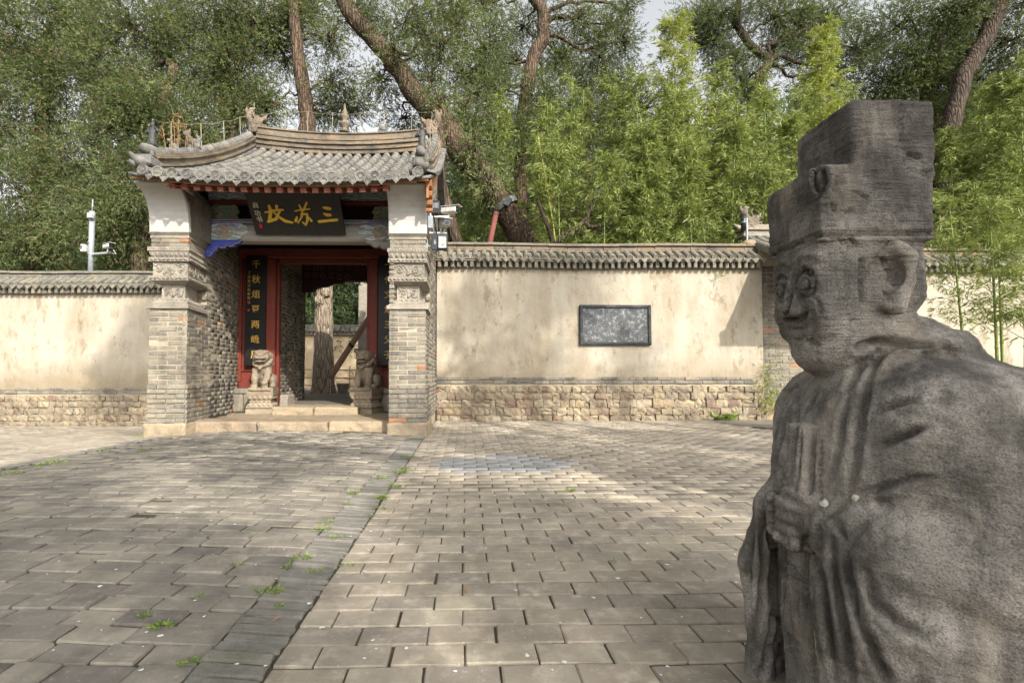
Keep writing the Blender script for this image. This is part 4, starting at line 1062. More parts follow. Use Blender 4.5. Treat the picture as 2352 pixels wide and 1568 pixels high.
# ------------------------------------------------------------------ ridge ornaments (parts of the roof)
def sculpt(fn, lo, hi, h, name, mat, par, M=Matrix.Identity(4), amps=((60, .004, 1),), me_only=False):
    v_ = Vol(lo, hi, h); fn(v_); a, b = v_.mesh(); a = rough(a, b, amps); me = mesh_np(name, a, b, mat, smooth=True); me.transform(M)
    return me if me_only else link(name, me, par)
def dragon(v):   # ridge-end dragon swallowing the ridge, facing +x, tail curling up behind
    v.box((-.12, -.09, 0), (.14, .09, .26), .03); v.ell((.08, 0, .22), (.13, .10, .10)); v.chain([(.12, 0, .26), (.21, 0, .30), (.25, 0, .36)], [.05, .035, .015]); v.chain([(.14, 0, .14), (.23, 0, .15), (.27, 0, .12)], [.04, .03, .015])
    v.ell((.19, 0, .21), (.08, .05, .035), .01, True); v.chain([(-.08, 0, .2), (-.13, 0, .34), (-.10, 0, .46), (-.02, 0, .50)], [.09, .075, .05, .02]); v.chain([(-.1, 0, .36), (-.2, 0, .44), (-.2, 0, .52)], [.05, .035, .015])
    for s in (-1, 1): v.ell((.09, s * .08, .27), (.03, .025, .03), .01); v.chain([(.02, s * .06, .28), (-.03, s * .09, .37), (.02, s * .1, .42)], [.025, .02, .01], .01)
    for k in range(5): v.chain([(-.02 - .03 * k, .085, .05 + .05 * k), (.0 - .03 * k, .1, .09 + .05 * k)], .016, .01); v.chain([(-.02 - .03 * k, -.085, .05 + .05 * k), (.0 - .03 * k, -.1, .09 + .05 * k)], .016, .01)
dm = sculpt(dragon, (-.32, -.16, -.04), (.36, .16, .6), .012, 'ridge_dragon', M_RIDGE, None, amps=((45, .007, 1), (90, .004, 2)), me_only=True)
for x, s in ((-3.84, 1), (-.62, -1)):
    place('ridge_dragon', dm, Matrix.Translation((x, YR, zr(YR, x) + .26)) @ Matrix.Diagonal((s * .8, 1.0, .95, 1)), G)
def warrior(v):
    v.cap((0, 0, .02), (0, 0, .14), .05, .04); v.ell((0, 0, .17), (.045, .032, .06)); v.ell((0, 0, .255), (.026, .026, .032), .008); v.cap((0, 0, .28), (0, 0, .31), .014, .006, .006)
    v.chain([(-.045, 0, .2), (-.07, 0, .15), (-.03, -.03, .15)], [.018, .015, .013], .01); v.chain([(.045, 0, .2), (.07, -.01, .17), (.05, -.03, .21)], [.018, .015, .013], .01); v.box((-.05, -.05, -.02), (.05, .05, .02), .01)
wm = sculpt(warrior, (-.12, -.09, -.03), (.12, .09, .34), .008, 'roof_figure', flat('dark_glazed_clay', C('3b3a38'), .6), None, amps=((60, .004, 1),), me_only=True)
for x in (-3.87, -.55): place('roof_figure', wm, Matrix.Translation((x, 5.95, zr(5.95, x) + .33)), G)
def beast(v):   # seated roof beast, facing -y
    v.ell((0, .04, .10), (.05, .08, .08)); v.cap((0, -.01, .13), (0, -.05, .2), .045, .035); v.ell((0, -.07, .23), (.04, .05, .04)); v.chain([(0, .10, .08), (0, .15, .18), (0, .12, .26)], [.03, .03, .012])
    for s in (-1, 1): v.cap((s * .03, -.06, .13), (s * .03, -.08, 0), .02, .018, .01); v.cap((s * .02, -.03, .25), (s * .03, 0, .3), .012, .006, .008); v.ell((s * .04, .06, .05), (.025, .05, .04))
    v.box((-.05, -.1, -.03), (.05, .12, .01), .01)
bm_ = sculpt(beast, (-.1, -.16, -.04), (.1, .2, .34), .009, 'roof_beast', M_TILE, None, amps=((38, .010, 1), (80, .005, 4)), me_only=True)
for y, s in ((6.4, .55), (6.85, .9)):
    place('roof_beast', bm_, Matrix.Translation((-3.87, y, zr(y, -3.87) + .27)) @ Matrix.Rotation(-.4, 4, 'Z') @ Matrix.Rotation(.3, 4, 'X') @ Matrix.Scale(s, 4), G)
for x, s in ((-1.55, .6),): place('roof_beast', bm_, Matrix.Translation((x, YR, zr(YR, x) + .43)) @ Matrix.Rotation(R(90) if x < -2 else R(-90), 4, 'Z') @ Matrix.Scale(s, 4), G)
m = MB(); m.lathe([(.09, 0), (.10, .02), (.05, .05), (.045, .09), (.10, .14), (.11, .17), (.05, .2), (.04, .24), (.075, .28), (.08, .31), (.035, .34), (.05, .38), (.03, .41), (.018, .47), (.004, .55)], (XC - .02, YR, zr(YR) + .42), 12)
m.build('ridge_finial', M_RIDGE, G, True)
# lightning conductor posts and cable
m = MB(); tops = []
for y in (5.98, 6.35, 7.05, 7.7, 8.25): z = zr(y, -3.87) + .28; m.tube([(-3.87, y, z), (-3.89, y, z + .38)], .0055, 6); tops.append((-3.89, y, z + .38))
for x in (-3.3, -2.9, -2.45, -1.95, -1.5, -1.0): z = zr(YR, x) + .43; m.tube([(x, YR, z), (x + .01, YR, z + .36)], .0055, 6); tops.append((x + .01, YR, z + .36))
m.tube([(-3.87, YR, 5.3), (-3.87, YR, 5.75)], .0055, 6); 
tops.append((-.62, YR, zr(YR, -.62) + .72)); tops += [(-.56, 7.4, zr(7.4, -.55) + .6), (-.56, 6.2, zr(6.2, -.55) + .58)]
cab = []
for a_, b_ in zip(tops, tops[1:]):
    for t in (0, .33, .66): p = Vector(a_).lerp(Vector(b_), t); p.z -= .03 * math.sin(math.pi * t); cab.append(p)
cab.append(tops[-1]); m.tube(cab, .0028, 5, cap=False); 
for y in (6.2, 6.9, 7.4, 8.0): z = zr(y, -.55) + .28; m.tube([(-.55, y, z), (-.56, y, z + .32)], .0055, 6)
m.build('lightning_conductor', flat('dull_cream_rod', C('8f8672'), .7), G)
# ------------------------------------------------------------------ name board and couplets
SGN = empty('name_board', (-2.29, 6.72, 2.73), 'tilted black name board with three large gold characters above the doorway', 'sign')
Yt, Yb = 6.36, 6.74; TL = W(560.5, 439.6, Yt); TR = W(778.5, 439.6, Yt); BL = W(588, 539.5, Yb); 
xl = (TL.x + BL.x) / 2; xr = xl + 1.245; up = Vector((0, Yt - Yb, TL.z - BL.z)); H = up.length; up.normalize(); u = Vector((1, 0, 0)); inw = up.cross(u).normalized()   # into the wall
inw = u.cross(up) * -1
Msg = Matrix((u, -u.cross(up) if (-u.cross(up)).y > 0 else u.cross(up), up)).transposed().to_4x4(); Msg.translation = ((xl + xr) / 2, Yb, BL.z)
wd = 1.245; m = MB(); m.box((-wd/2, 0, 0), (wd/2, .035, H), 0, .006, Msg); m.build('board', M_SIGN, SGN)
m = MB(); 
for x in (-.5, .5): m.box((x - .03, .037, .05), (x + .03, .08, H - .05), 0, .006, Msg)
m.build('hanger', M_DARKW, SGN)
def bcr(x, y):
    """photo crop coordinates on the board to board x, z"""
    v = (y - 60) / 410; lx = 460 + 112 * v; rx_ = 1355 + 75 * v; return ((x - lx) / (rx_ - lx) - .5) * wd, (1 - v) * H
k_ = wd / 880
STK = {'fen': [[(655,250,10),(700,243,16),(742,232,20)], [(694,186,18),(712,240,24),(700,318,24)], [(685,338,20),(730,322,24),(775,312,14)], [(768,186,22),(766,218,14)], [(735,236,12),(780,226,16),(832,226,12)], [(800,232,16),(775,285,16),(738,328,10)], [(742,250,10),(790,292,18),(850,330,24),(922,346,14)]],
 'su': [[(938,236,8),(1000,224,12),(1082,216,12)], [(978,176,10),(1012,238,16)], [(1052,155,14),(1022,232,16)], [(995,268,10),(1056,262,18)], [(1056,262,18),(1062,320,18),(1046,372,12)], [(1012,240,14),(1008,285,14),(972,350,8)], [(962,288,12),(950,332,24)], [(1046,366,14),(1015,340,10)], [(1074,292,8),(1102,330,18)]],
 'san': [[(1208,200,14),(1240,206,26),(1278,212,22)], [(1212,256,10),(1245,270,24),(1280,272,22)], [(1168,334,22),(1250,326,20),(1346,316,20)]]}
for nm, sts in STK.items():
    m = MB()
    for j, st in enumerate(sts): brush([bcr(a, b) for a, b, w in st], [w * k_ * 1.3 for a, b, w in st], Msg @ Matrix.Translation((0, -.0005 * j, 0)), m, th=.006)
    m.build('gold_character', M_GOLD, SGN)
for ch, (x, y) in zip('启功书', ((566, 188), (586, 262), (606, 322))):
    bx_, bz_ = bcr(x, y); text(ch, .085, Msg @ Matrix.Translation((bx_, -.002, bz_)), M_CREAM, 'signature_character', SGN, .003, .001)
bx_, bz_ = bcr(618, 382); m = MB(); m.box((bx_ - .019, -.003, bz_ - .032), (bx_ + .019, 0, bz_ + .032), 0, 0, Msg); m.build('seal', M_SEAL, SGN)
def couplet(x0, x1, chars, small, sx, label, seals=()):
    T = empty('couplet_board', ((x0 + x1) / 2, 8.2, .93), label, 'sign', None); z0, z1 = .935, 2.80; Yc = 8.19
    m = MB(); m.box((x0, Yc, z0), (x1, Yc + .04, z1), 0, .008); m.build('board', M_BLACK, T)
    for z in (z0 + .3, z1 - .3): m = MB(); m.box(((x0 + x1)/2 - .05, Yc + .042, z), ((x0 + x1)/2 + .05, 8.29, z + .05)); m.build('bracket', M_DARKW, T)
    for i, ch in enumerate(chars):
        zc = z1 - .16 - i * .2545; text(ch, .145, frame(((x0 + x1)/2 + .005, Yc - .001, zc), (1, 0, 0), (0, -1, 0)), M_GOLDP, 'gold_character', T, .006, .0015)
    for i, ch in enumerate(small): text(ch, .058, frame((sx, Yc - .001, z1 - .30 - i * .072), (1, 0, 0), (0, -1, 0)), M_GOLDP, 'small_character', T, .003)
    for z in seals:
        m = MB(); m.box((sx - .018, Yc - .003, z - .018), (sx + .018, Yc, z + .018)); m.build('seal', M_SEAL, T)
couplet(-3.72, -3.375, '千秋俎豆两峨眉', '丁卯夏日张爱萍书', -3.66, 'long black couplet board with gold characters left of the open doorway', (2.0, 1.87))
couplet(-1.49, -1.145, '一代文章三父子', '清德馨撰联', -1.19, 'long black couplet board half hidden behind the right brick pier', ())
# ------------------------------------------------------------------ smaller gate behind the statue
SG = empty('side_gatehouse', (5.95, 8.9, 0), 'smaller brick gatehouse mostly hidden behind the stone statue', 'gatehouse')
m = MB(); m.box((5.19, 8.36, 0), (6.69, 10, 3.0)); sgw = m.build('wall', M_MORTAR, SG)
P = Pieces('brick', GB, sgw, 120, 'small_bricks'); courses(P, (5.185, 8.35, 0), (6.69, 8.35, 0), (0, -1, 0), .3, 2.7); P.finish(M_BRICK)
m = MB(); m.box((5.185, 8.28, -.05), (6.7, 8.4, .3), 0, .02); m.build('plinth', M_STEP, SG)
m = MB()
SP = [(6.9, 2.40), (7.4, 2.58), (7.9, 2.85), (8.4, 3.10), (8.85, 3.36)]
v = [];
for x in (5.16, 6.62):
    for y, z in SP: v += [(x, y, z), (x, y, z - .09)]
k = len(SP) * 2; f = [(2*i, 2*i+2, k+2*i+2, k+2*i) for i in range(4)] + [(2*i+1, k+2*i+1, k+2*i+3, 2*i+3) for i in range(4)] + [(2*i, 2*i+1, 2*i+3, 2*i+2) for i in range(4)] + [(k+2*i, k+2*i+2, k+2*i+3, k+2*i+1) for i in range(4)] + [(0, k, k+1, 1), (8, 9, k+9, k+8)]
m.add(v, f); sr = m.build('roof', M_WTILE, SG)
P = Pieces('tile', R_TILE, sr, 90, 'small_tiles'); PDs = Pieces('tile_end', [R_DISC], sr, 30)
for i in range(9):
    x = 5.22 + i * .168
    for (y0, z0), (y1, z1) in zip(SP, SP[1:]):
        for h_ in (0, .5):
            ya, za = y0 + (y1-y0)*(h_+.5), z0 + (z1-z0)*(h_+.5); P.add(Matrix.Translation((x, ya, za)) @ Matrix.Rotation(math.atan2(z1-z0, y1-y0), 4, 'X') @ Matrix.Diagonal((1, 1.15, 1, 1)))
    PDs.add(Matrix.Translation((x, 6.88, 2.52)))
P.finish(M_TILE); PDs.finish(M_TILE)
m = MB(); m.box((5.14, 8.75, 3.34), (6.66, 9.0, 3.40), 0, .01); m.box((5.17, 8.78, 3.401), (6.63, 8.97, 3.46), 0, .01); m.box((5.10, 8.74, 3.461), (6.70, 9.01, 3.50), 0, .01); m.box((5.17, 8.79, 3.501), (6.63, 8.96, 3.58), 0, .01); m.build('ridge_course', M_CARVE, SG)
place('ridge_dragon', dm, Matrix.Translation((5.33, 8.87, 3.50)) @ Matrix.Diagonal((.85, .9, .85, 1)), SG)
q = MB(); q.tube([(5.28, 8.87, 3.5), (5.12, 8.87, 3.53), (5.02, 8.87, 3.60)], [.06, .05, .015], 8); q.build('corner_ornament', M_CARVE, SG, True)
v_ = Vol((4.95, 8.3, 2.9), (5.3, 8.8, 3.35), .02); v_.ell((5.1, 8.58, 3.12), (.14, .17, .10)); a, b = v_.mesh(); a = rough(a, b, [(9, .02, 3), (30, .006, 4)]); link('end_stone', mesh_np('end_stone', a, b, M_STEP, smooth=True), wallR)
# ------------------------------------------------------------------ courtyard seen through the doorway
fw = MB(); fw.box((-12, 21, .2), (2, 21.4, 2.5)); fwo = fw.build('courtyard_wall', M_FARWALL); tag(fwo, 'ochre courtyard wall with grey tiled cap seen through the doorway', 'wall')
fw = MB(); fw.box((-12, 20.85, 2.501), (2, 21.5, 2.6)); fw.box((-12, 20.95, 2.601), (2, 21.45, 2.95))
for i in range(60):
    x = -11.5 + i * .2; fw.tube([(x, 20.78, 2.62), (x, 20.95, 2.8)], .07, 6)
link('tiled_cap', fw.mesh('tiled_cap', M_TILE), fwo)
# stele with beast on top
st = empty('stone_stele', tuple(W(836, 880, 13.0)), 'tall grey inscribed stone pillar with carved beast on top beyond the doorway', 'stele')
a = W(823, 655, 13.0); b = W(850, 800, 13.0)
m = MB(); m.box((a.x, 13.0, b.z), (a.x + .42, 13.3, a.z), 0, .02); m.build('shaft', M_CARVE, st)
m = MB(); m.box((a.x - .08, 12.9, b.z - .12), (a.x + .5, 13.4, b.z), 0, .02); m.box((a.x - .03, 12.95, .26), (a.x + .45, 13.35, b.z - .122), 0, .02); m.build('base', M_CARVE, st)
for i, ch in enumerate('三苏坟园路口'[:5]): pass
link('carved_beast', sculpt(beast, (-.1, -.16, -.04), (.1, .2, .34), .012, 'carved_beast', M_CARVE, None, Matrix.Translation((a.x + .2, 13.15, a.z + .04)) @ Matrix.Rotation(R(-70), 4, 'Z') @ Matrix.Scale(1.9, 4), me_only=True), st)
lg = empty('leaning_log', tuple(W(775, 850, 12.5)), 'reddish log prop leaning diagonally beside the bare trunk beyond the doorway', 'log')
m = MB(); p0 = W(768, 852, 12.0); p1 = W(838, 745, 12.0); m.tube([p0 + (p0 - p1) * .12, p0, p0.lerp(p1, .5), p1 + (p1 - p0) * .3], [.085, .08, .075, .07], 12)
M_LOG = m_wood('peeled_log', C('8f6f5c'), C('a5846e'), C('6a5244'), .5, (2, 2, 2), .85); m.build('log', M_LOG, lg, True)
m = MB(); lt_ = p0.lerp(p1, .55); m.tube([lt_ + Vector((-.02, 0, -.02)), lt_ + Vector((.03, 0, .03))], .083, 12); m.build('band', M_DKPL, lg)
fn = empty('bamboo_fence', (-4, 14.6, .26), 'low fence of thin bamboo rails beyond the doorway', 'fence')
M_BFEN = m_wood('dry_bamboo', C('b59a6c'), C('c9b183'), C('7d6a4c'), .4, (3, 3, 3), .7)
for z in (.45, .68, .92): 
    m = MB(); m.tube([(-7, 14.6, z), (-5, 14.62, z + .02), (-2.3, 14.6, z - .01)], .025, 6); m.build('rail', M_BFEN, fn)
for x in np.arange(-6.8, -2.3, .55): m = MB(); m.tube([(x, 14.6, .25), (x + .02, 14.6, 1.05)], .02, 6); m.build('post', M_BFEN, fn)
m = MB(); c = W(788, 868, 13.6); m.lathe([(.10, 0), (.13, .06), (.16, .22), (.18, .24), (.18, .28), (.15, .28), (.14, .24), (.03, .2)], (c.x, 13.6, .265), 14); po = m.build('stone_pot', M_CARVE, None, True); tag(po, 'round grey stone pot at the foot of the bare trunk beyond the doorway', 'pot')
# ------------------------------------------------------------------ trees and bamboo
def m_leaf(name, pal, trans=.35, brown=None):
    t = NT(name); t.t.nodes.remove(t.b)
    r_ = t.n('Attribute', attribute_name='rnd').outputs['Fac']
    col = t.ramp(r_, [(i / (len(pal) - 1), c) for i, c in enumerate(pal)])
    d = t.n('BsdfDiffuse'); tr = t.n('BsdfTranslucent'); g = t.n('BsdfGlossy'); g.inputs['Roughness'].default_value = .45
    t.l(col, d.inputs[0]); t.l(t.mix(.5, col, (.16, .2, .03)), tr.inputs[0])
    m1 = t.n('MixShader'); m1.inputs[0].default_value = trans; t.l(d.outputs[0], m1.inputs[1]); t.l(tr.outputs[0], m1.inputs[2])
    m2 = t.n('MixShader'); m2.inputs[0].default_value = .02; t.l(m1.outputs[0], m2.inputs[1]); t.l(g.outputs[0], m2.inputs[2]); t.l(m2.outputs[0], t.out.inputs[0])
    return t.m
L_JUN = m_leaf('juniper_foliage', [(.20, .13, .075), (.038, .052, .02), (.07, .092, .033), (.12, .148, .052), (.185, .212, .077), (.26, .275, .12)])
L_JUN2 = m_leaf('cypress_foliage', [(.16, .11, .06), (.045, .065, .025), (.08, .11, .04), (.125, .155, .055), (.18, .205, .08)])
L_BAM = m_leaf('bamboo_leaves', [(.085, .11, .028), (.145, .18, .045), (.21, .25, .065), (.29, .325, .095), (.38, .39, .16)], .4)
L_BAM2 = m_leaf('yellow_bamboo_leaves', [(.17, .20, .035), (.25, .29, .05), (.33, .365, .075), (.41, .41, .12)], .45)
L_FAR = m_leaf('far_foliage', [(.075, .10, .05), (.10, .14, .06), (.14, .19, .07)], .35)
def m_bark(name, c1, c2):
    t = NT(name); v = t.pos((1, 1, .16)); n = t.noise(16, 7, .7, v, .6); vv = t.voro(17, 'DISTANCE_TO_EDGE', t.pos((1, 1, .14)))
    col = t.ramp(n, [(.32, c1), (.68, c2)]); col = t.mix(t.ramp(vv, [(.0, .85), (.12, 0.)]), col, tuple(x * .35 for x in c1))
    return t.done(col, .95, t.bump(t.ramp(vv, [(0., 0.), (.25, 1.)]), .9, .03, t.bump(n, .6, .02)), .15)
M_BARK = m_bark('juniper_bark', C('43372c'), C('6f5e4e')); M_BARKG = m_bark('grey_bark', C('77695a'), C('b0a18c')); M_BARKD = m_bark('dark_bark', C('3a312a'), C('5b4f44'))
M_CULM = flat('bamboo_culm', C('6f7d3a'), .45)
M_CULM2 = flat('yellow_bamboo_culm', C('a39b4a'), .45)
def unit(n): 
    d = rng.normal(size=(n, 3)); return d / np.linalg.norm(d, axis=1, keepdims=True)
def leaves(base, dirs, length, width, rnd, name, mat, parent, fold=.0):
    """one four-sided lance leaf per row"""
    n = len(base); up = np.cross(dirs, unit(n)); up /= np.linalg.norm(up, axis=1, keepdims=True) + 1e-9
    L = np.broadcast_to(length, n)[:, None]; Wd = np.broadcast_to(width, n)[:, None]
    a = base; t = base + dirs * L; s1 = base + dirs * L * .4 + up * Wd / 2; s2 = base + dirs * L * .4 - up * Wd / 2
    v = np.stack([a, s1, t, s2], 1).reshape(-1, 3); f = np.arange(4 * n).reshape(-1, 4)
    return link(name, mesh_np(name, v, f, mat, np.repeat(rnd, 4)), parent)
def ell_pts(c, r, n, shell=.55):
    d = unit(n); q = shell + (1 - shell) * rng.random(n) ** .7; q = np.where(rng.random(n) < .35, rng.random(n) ** .4, q)
    lump = 1 + .22 * vnoise(d * 1.0 + np.array(c), 2.2, 5)
    return np.array(c) + d * (q * lump)[:, None] * np.array(r), d
def crooked(a, b, n, amp, seed):
    a = Vector(a); b = Vector(b); L = (b - a).length; rr = random.Random(seed); out = []; o = Vector((0, 0, 0))
    for i in range(n + 1):
        t = i / n; 
        if 0 < i < n: o = o * .6 + Vector((rr.gauss(0, 1), rr.gauss(0, 1), rr.gauss(0, 1))) * amp * L
        out.append(a.lerp(b, t) + (o if 0 < i < n else Vector((0, 0, 0))) + Vector((0, 0, .12 * L * math.sin(math.pi * t) * (1 if seed % 2 else -1))))
    return out
TREES = 0
def juniper(name, label, trunk, lobes, dens=1.0, leaf=.062, mat=None, bark=None, group=None, cat='tree', spray=10, twigs=16, loose=.55, clump=.19):
    """trunk: [(point, radius)]; lobes: [(centre, (rx, ry, rz))]"""
    global TREES; TREES += 1; mat = mat or L_JUN; bark = bark or M_BARK
    T = empty(name, tuple(trunk[0][0]), label, cat, group); rr = random.Random(TREES * 17)
    tb = MB(); P = [Vector(p) for p, r in trunk]; fine = []
    rad = []
    for i in range(len(P) - 1):
        for k in range(4):
            t = k / 4; fine.append(P[i].lerp(P[i+1], t) + Vector((rr.gauss(0, 1), rr.gauss(0, 1), 0)) * trunk[i][1] * .10); rad.append((trunk[i][1] * (1-t) + trunk[i+1][1] * t) * rr.uniform(.93, 1.07))
    fine.append(P[-1]); rad.append(trunk[-1][1]); tb.tube(fine, rad, 14); tb.build('trunk', bark, T, True)
    br = MB(); allb = []; alld = []; allr = []
    for c, r in lobes:
        c = Vector(c); near = min(range(len(fine)), key=lambda i: (fine[i] - c).length + .3 * max(0, fine[i].z - c.z)); L = (fine[near] - c).length; r0 = min(rad[near] * .55, .02 + .018 * L)
        br.tube(crooked(fine[near], c, 7, .07, rr.randrange(999)), [r0 * (1 - .6 * i / 7) for i in range(8)], 7)
        for k in range(twigs):
            d = Vector((rr.gauss(0, 1), rr.gauss(0, 1), rr.gauss(0, .8))).normalized(); e = c + Vector((d.x * r[0], d.y * r[1], d.z * r[2])) * rr.uniform(.6, 1.0)
            pts = crooked(c, e, 6, .09, rr.randrange(999)); br.tube(pts, [r0 * .42 * (1 - .75 * i / 6) + .002 for i in range(7)], 5)
            for q in range(2):
                s0 = pts[rr.randrange(1, 5)]; e2 = s0 + Vector((rr.gauss(0, 1), rr.gauss(0, 1), rr.gauss(0, 1))) * .22 * max(r); br.tube(crooked(s0, e2, 4, .1, rr.randrange(999)), [.006, .005, .004, .003, .002], 4)
        area = (r[0] * r[2] * 4); nc = max(5, int(area * 16 * dens * 1.35)); cp, cd = ell_pts(c, r, nc, loose)
        m_ = 34; off_ = rng.normal(size=(nc * m_, 3)) * clump * .8; cl = np.repeat(cp, m_, 0) + off_ + np.repeat(cd, m_, 0) * (rng.normal(size=(nc * m_, 1)) * clump * .7); clr = np.repeat(rng.random(nc), m_)
        ax = np.repeat(cd, m_, 0) * .45 + off_ / clump * .5 + unit(nc * m_) * .35 + np.array([0, 0, -.12]); ax /= np.linalg.norm(ax, axis=1, keepdims=True)
        S = len(cl); k = spray; t = np.tile(np.linspace(.0, 1, k), S); b0 = np.repeat(cl, k, 0); a0 = np.repeat(ax, k, 0)
        sd = unit(S * k); sd -= (sd * a0).sum(1, keepdims=True) * a0; sd /= np.linalg.norm(sd, axis=1, keepdims=True) + 1e-9
        allb.append(b0 + a0 * (t * leaf * 2.2)[:, None]); dd = a0 * .8 + sd * .62; alld.append(dd / np.linalg.norm(dd, axis=1, keepdims=True))
        base = np.repeat(clr * .62, k) + rng.random(S * k) * .3 + .06; br_ = np.repeat(rng.random(S) < .05, k); base = np.where(br_, .0, np.clip(base, .14, 1)); allr.append(base)
    br.build('branches', bark, T, True, kind=None)
    B = np.concatenate(allb); D = np.concatenate(alld); Rn = np.concatenate(allr)
    leaves(B, D, leaf * rng.uniform(.7, 1.25, len(B)), leaf * .27, Rn, 'crown', mat, T)
    return T
def lob(px, py, Y, rx, rz, ry=None):
    s = Y / F; return (W(px, py, Y), (rx * s, (ry or (rx + rz) * .45) * s, rz * s))
def tr(*a): return [(W(px, py, Y), r * Y / F) for px, py, Y, r in a]
juniper('juniper_tree', 'large dense juniper filling the far left above the wall', tr((70, 960, 12.6, 22), (80, 600, 12.6, 18), (95, 300, 12.8, 14), (110, 60, 13, 8)),
    [lob(40, 80, 12.6, 130, 110), lob(20, 300, 12.4, 110, 120), lob(150, 200, 12.9, 120, 110), lob(70, 450, 12, 120, 100), lob(60, 560, 11.8, 130, 80), lob(190, 400, 12.4, 100, 100), lob(160, 20, 13, 110, 80)], .9, loose=.4)
juniper('juniper_tree', 'juniper with pale green sprays behind the left wall beside the grey camera pole', tr((330, 960, 11.6, 20), (320, 600, 11.6, 17), (350, 350, 11.7, 14), (400, 150, 12, 9)),
    [lob(250, 520, 11.3, 110, 90), lob(330, 430, 11.4, 110, 90), lob(300, 300, 11.8, 110, 90), lob(380, 520, 12.4, 100, 90), lob(260, 170, 12, 100, 90), lob(350, 230, 11.6, 90, 80), lob(300, 60, 12, 120, 80)], .9, loose=.4)
juniper('juniper_tree', 'tall juniper rising directly behind the left end of the gatehouse roof', tr((560, 900, 13.2, 22), (550, 500, 13.2, 18), (530, 250, 13.2, 15), (500, 40, 13.4, 10)),
    [lob(440, 130, 13, 110, 100), lob(540, 160, 13, 90, 90), lob(500, 30, 13, 130, 70), lob(440, 300, 12.6, 95, 90), lob(590, 60, 13.2, 80, 80), lob(560, 270, 13.4, 90, 70), lob(450, 420, 13, 110, 90), lob(380, 330, 12.8, 90, 80)], .85, loose=.4)
juniper('juniper_tree', 'slim straight dark trunk with thin foliage behind the middle of the ridge', tr((715, 620, 13, 20), (708, 300, 13, 19), (698, 200, 13, 16), (680, 90, 13, 14), (672, -20, 13, 11)),
    [lob(660, 30, 13.4, 80, 50), lob(760, 190, 13, 50, 50), lob(625, 235, 13.2, 55, 40), lob(740, 260, 13.4, 60, 35), lob(760, 90, 13.4, 50, 60), lob(640, 110, 14, 70, 60), lob(720, 20, 14, 80, 40), lob(800, 250, 14, 70, 50)], .6, loose=.2, twigs=18)
juniper('leaning_juniper_tree', 'huge old trunk leaning to the left over the right end of the gatehouse roof', tr((1225, 600, 11, 34), (1186, 520, 11, 30), (1128, 430, 11, 30), (1060, 345, 11.1, 30), (1006, 270, 11.2, 28), (962, 232, 11.3, 24), (915, 160, 11.4, 22), (862, 92, 11.6, 21), (812, 40, 11.8, 20), (770, -30, 12, 18)),
    [lob(930, 50, 11.6, 100, 50), lob(1010, 110, 11.6, 70, 60), lob(870, 180, 11.8, 50, 40), lob(1040, 40, 11.8, 70, 50), lob(990, 190, 11.4, 55, 45), lob(1110, 390, 10.9, 55, 35), lob(830, 30, 12, 60, 40), lob(930, 270, 12.2, 40, 30), lob(1090, 300, 12, 50, 50), lob(1085, 335, 10.3, 45, 30), lob(1010, 225, 10.7, 38, 26), lob(1120, 420, 10.2, 35, 22), lob(905, 120, 11, 40, 30), lob(1060, 250, 11.8, 60, 45)], .8, loose=.3, twigs=12)
m = MB(); T = empty('narrow_juniper', tuple(W(1012, 560, 10.6)), 'upright reddish brown trunk squeezed between the gatehouse gable and the camera bracket', 'tree')
m.tube([W(1016, 700, 10.6), W(1013, 540, 10.6), W(1012, 420, 10.6), W(1014, 330, 10.7), W(1006, 250, 10.9)], [.17, .13, .115, .10, .06], 12); m.build('trunk', M_BARK, T, True)
m = MB(); m.tube([W(1062, 620, 10.8), W(1040, 520, 10.8), W(1020, 440, 10.8), W(1016, 400, 10.7)], [.16, .13, .1, .06], 10); m.tube([W(1020, 380, 10.7), W(1010, 340, 10.6), W(1030, 300, 10.7)], [.04, .03, .02], 7); m.build('branch', M_BARK, T, True)
juniper('cypress_tree', 'cypress with sinuous bare trunk near the top middle of the sky', tr((1190, 700, 13.5, 20), (1195, 420, 13.5, 17), (1205, 240, 13.5, 17), (1222, 140, 13.5, 16), (1252, 80, 13.5, 15), (1246, 30, 13.5, 14), (1218, -20, 13.6, 12)),
    [lob(1330, 40, 13.6, 90, 50), lob(1110, 110, 13.4, 70, 80), lob(1130, 230, 13.2, 80, 80), lob(1240, 230, 13.4, 70, 65), lob(1180, 310, 13, 80, 60), lob(1380, 130, 13.8, 50, 60), lob(1290, 130, 14, 45, 50), lob(1110, 10, 13.8, 70, 40), lob(1070, 170, 13.6, 55, 60), lob(1400, 60, 13.8, 40, 50), lob(1200, 60, 14.2, 60, 40), lob(1432, 95, 13.8, 30, 50), lob(1440, 20, 13.8, 30, 30)], .62, mat=L_JUN2, loose=.25, twigs=14)
juniper('background_cypress', 'soft grey green cypress mass filling the gap behind the leaning trunk', tr((1340, 800, 17, 14), (1345, 400, 17, 10), (1350, 200, 17, 7)), [lob(1340, 260, 17, 120, 80), lob(1420, 190, 17.5, 70, 60), lob(1300, 160, 17, 60, 60), lob(1480, 250, 17, 80, 60), lob(1010, 330, 17, 90, 60), lob(1180, 140, 17, 80, 60)], .5, mat=L_JUN2)
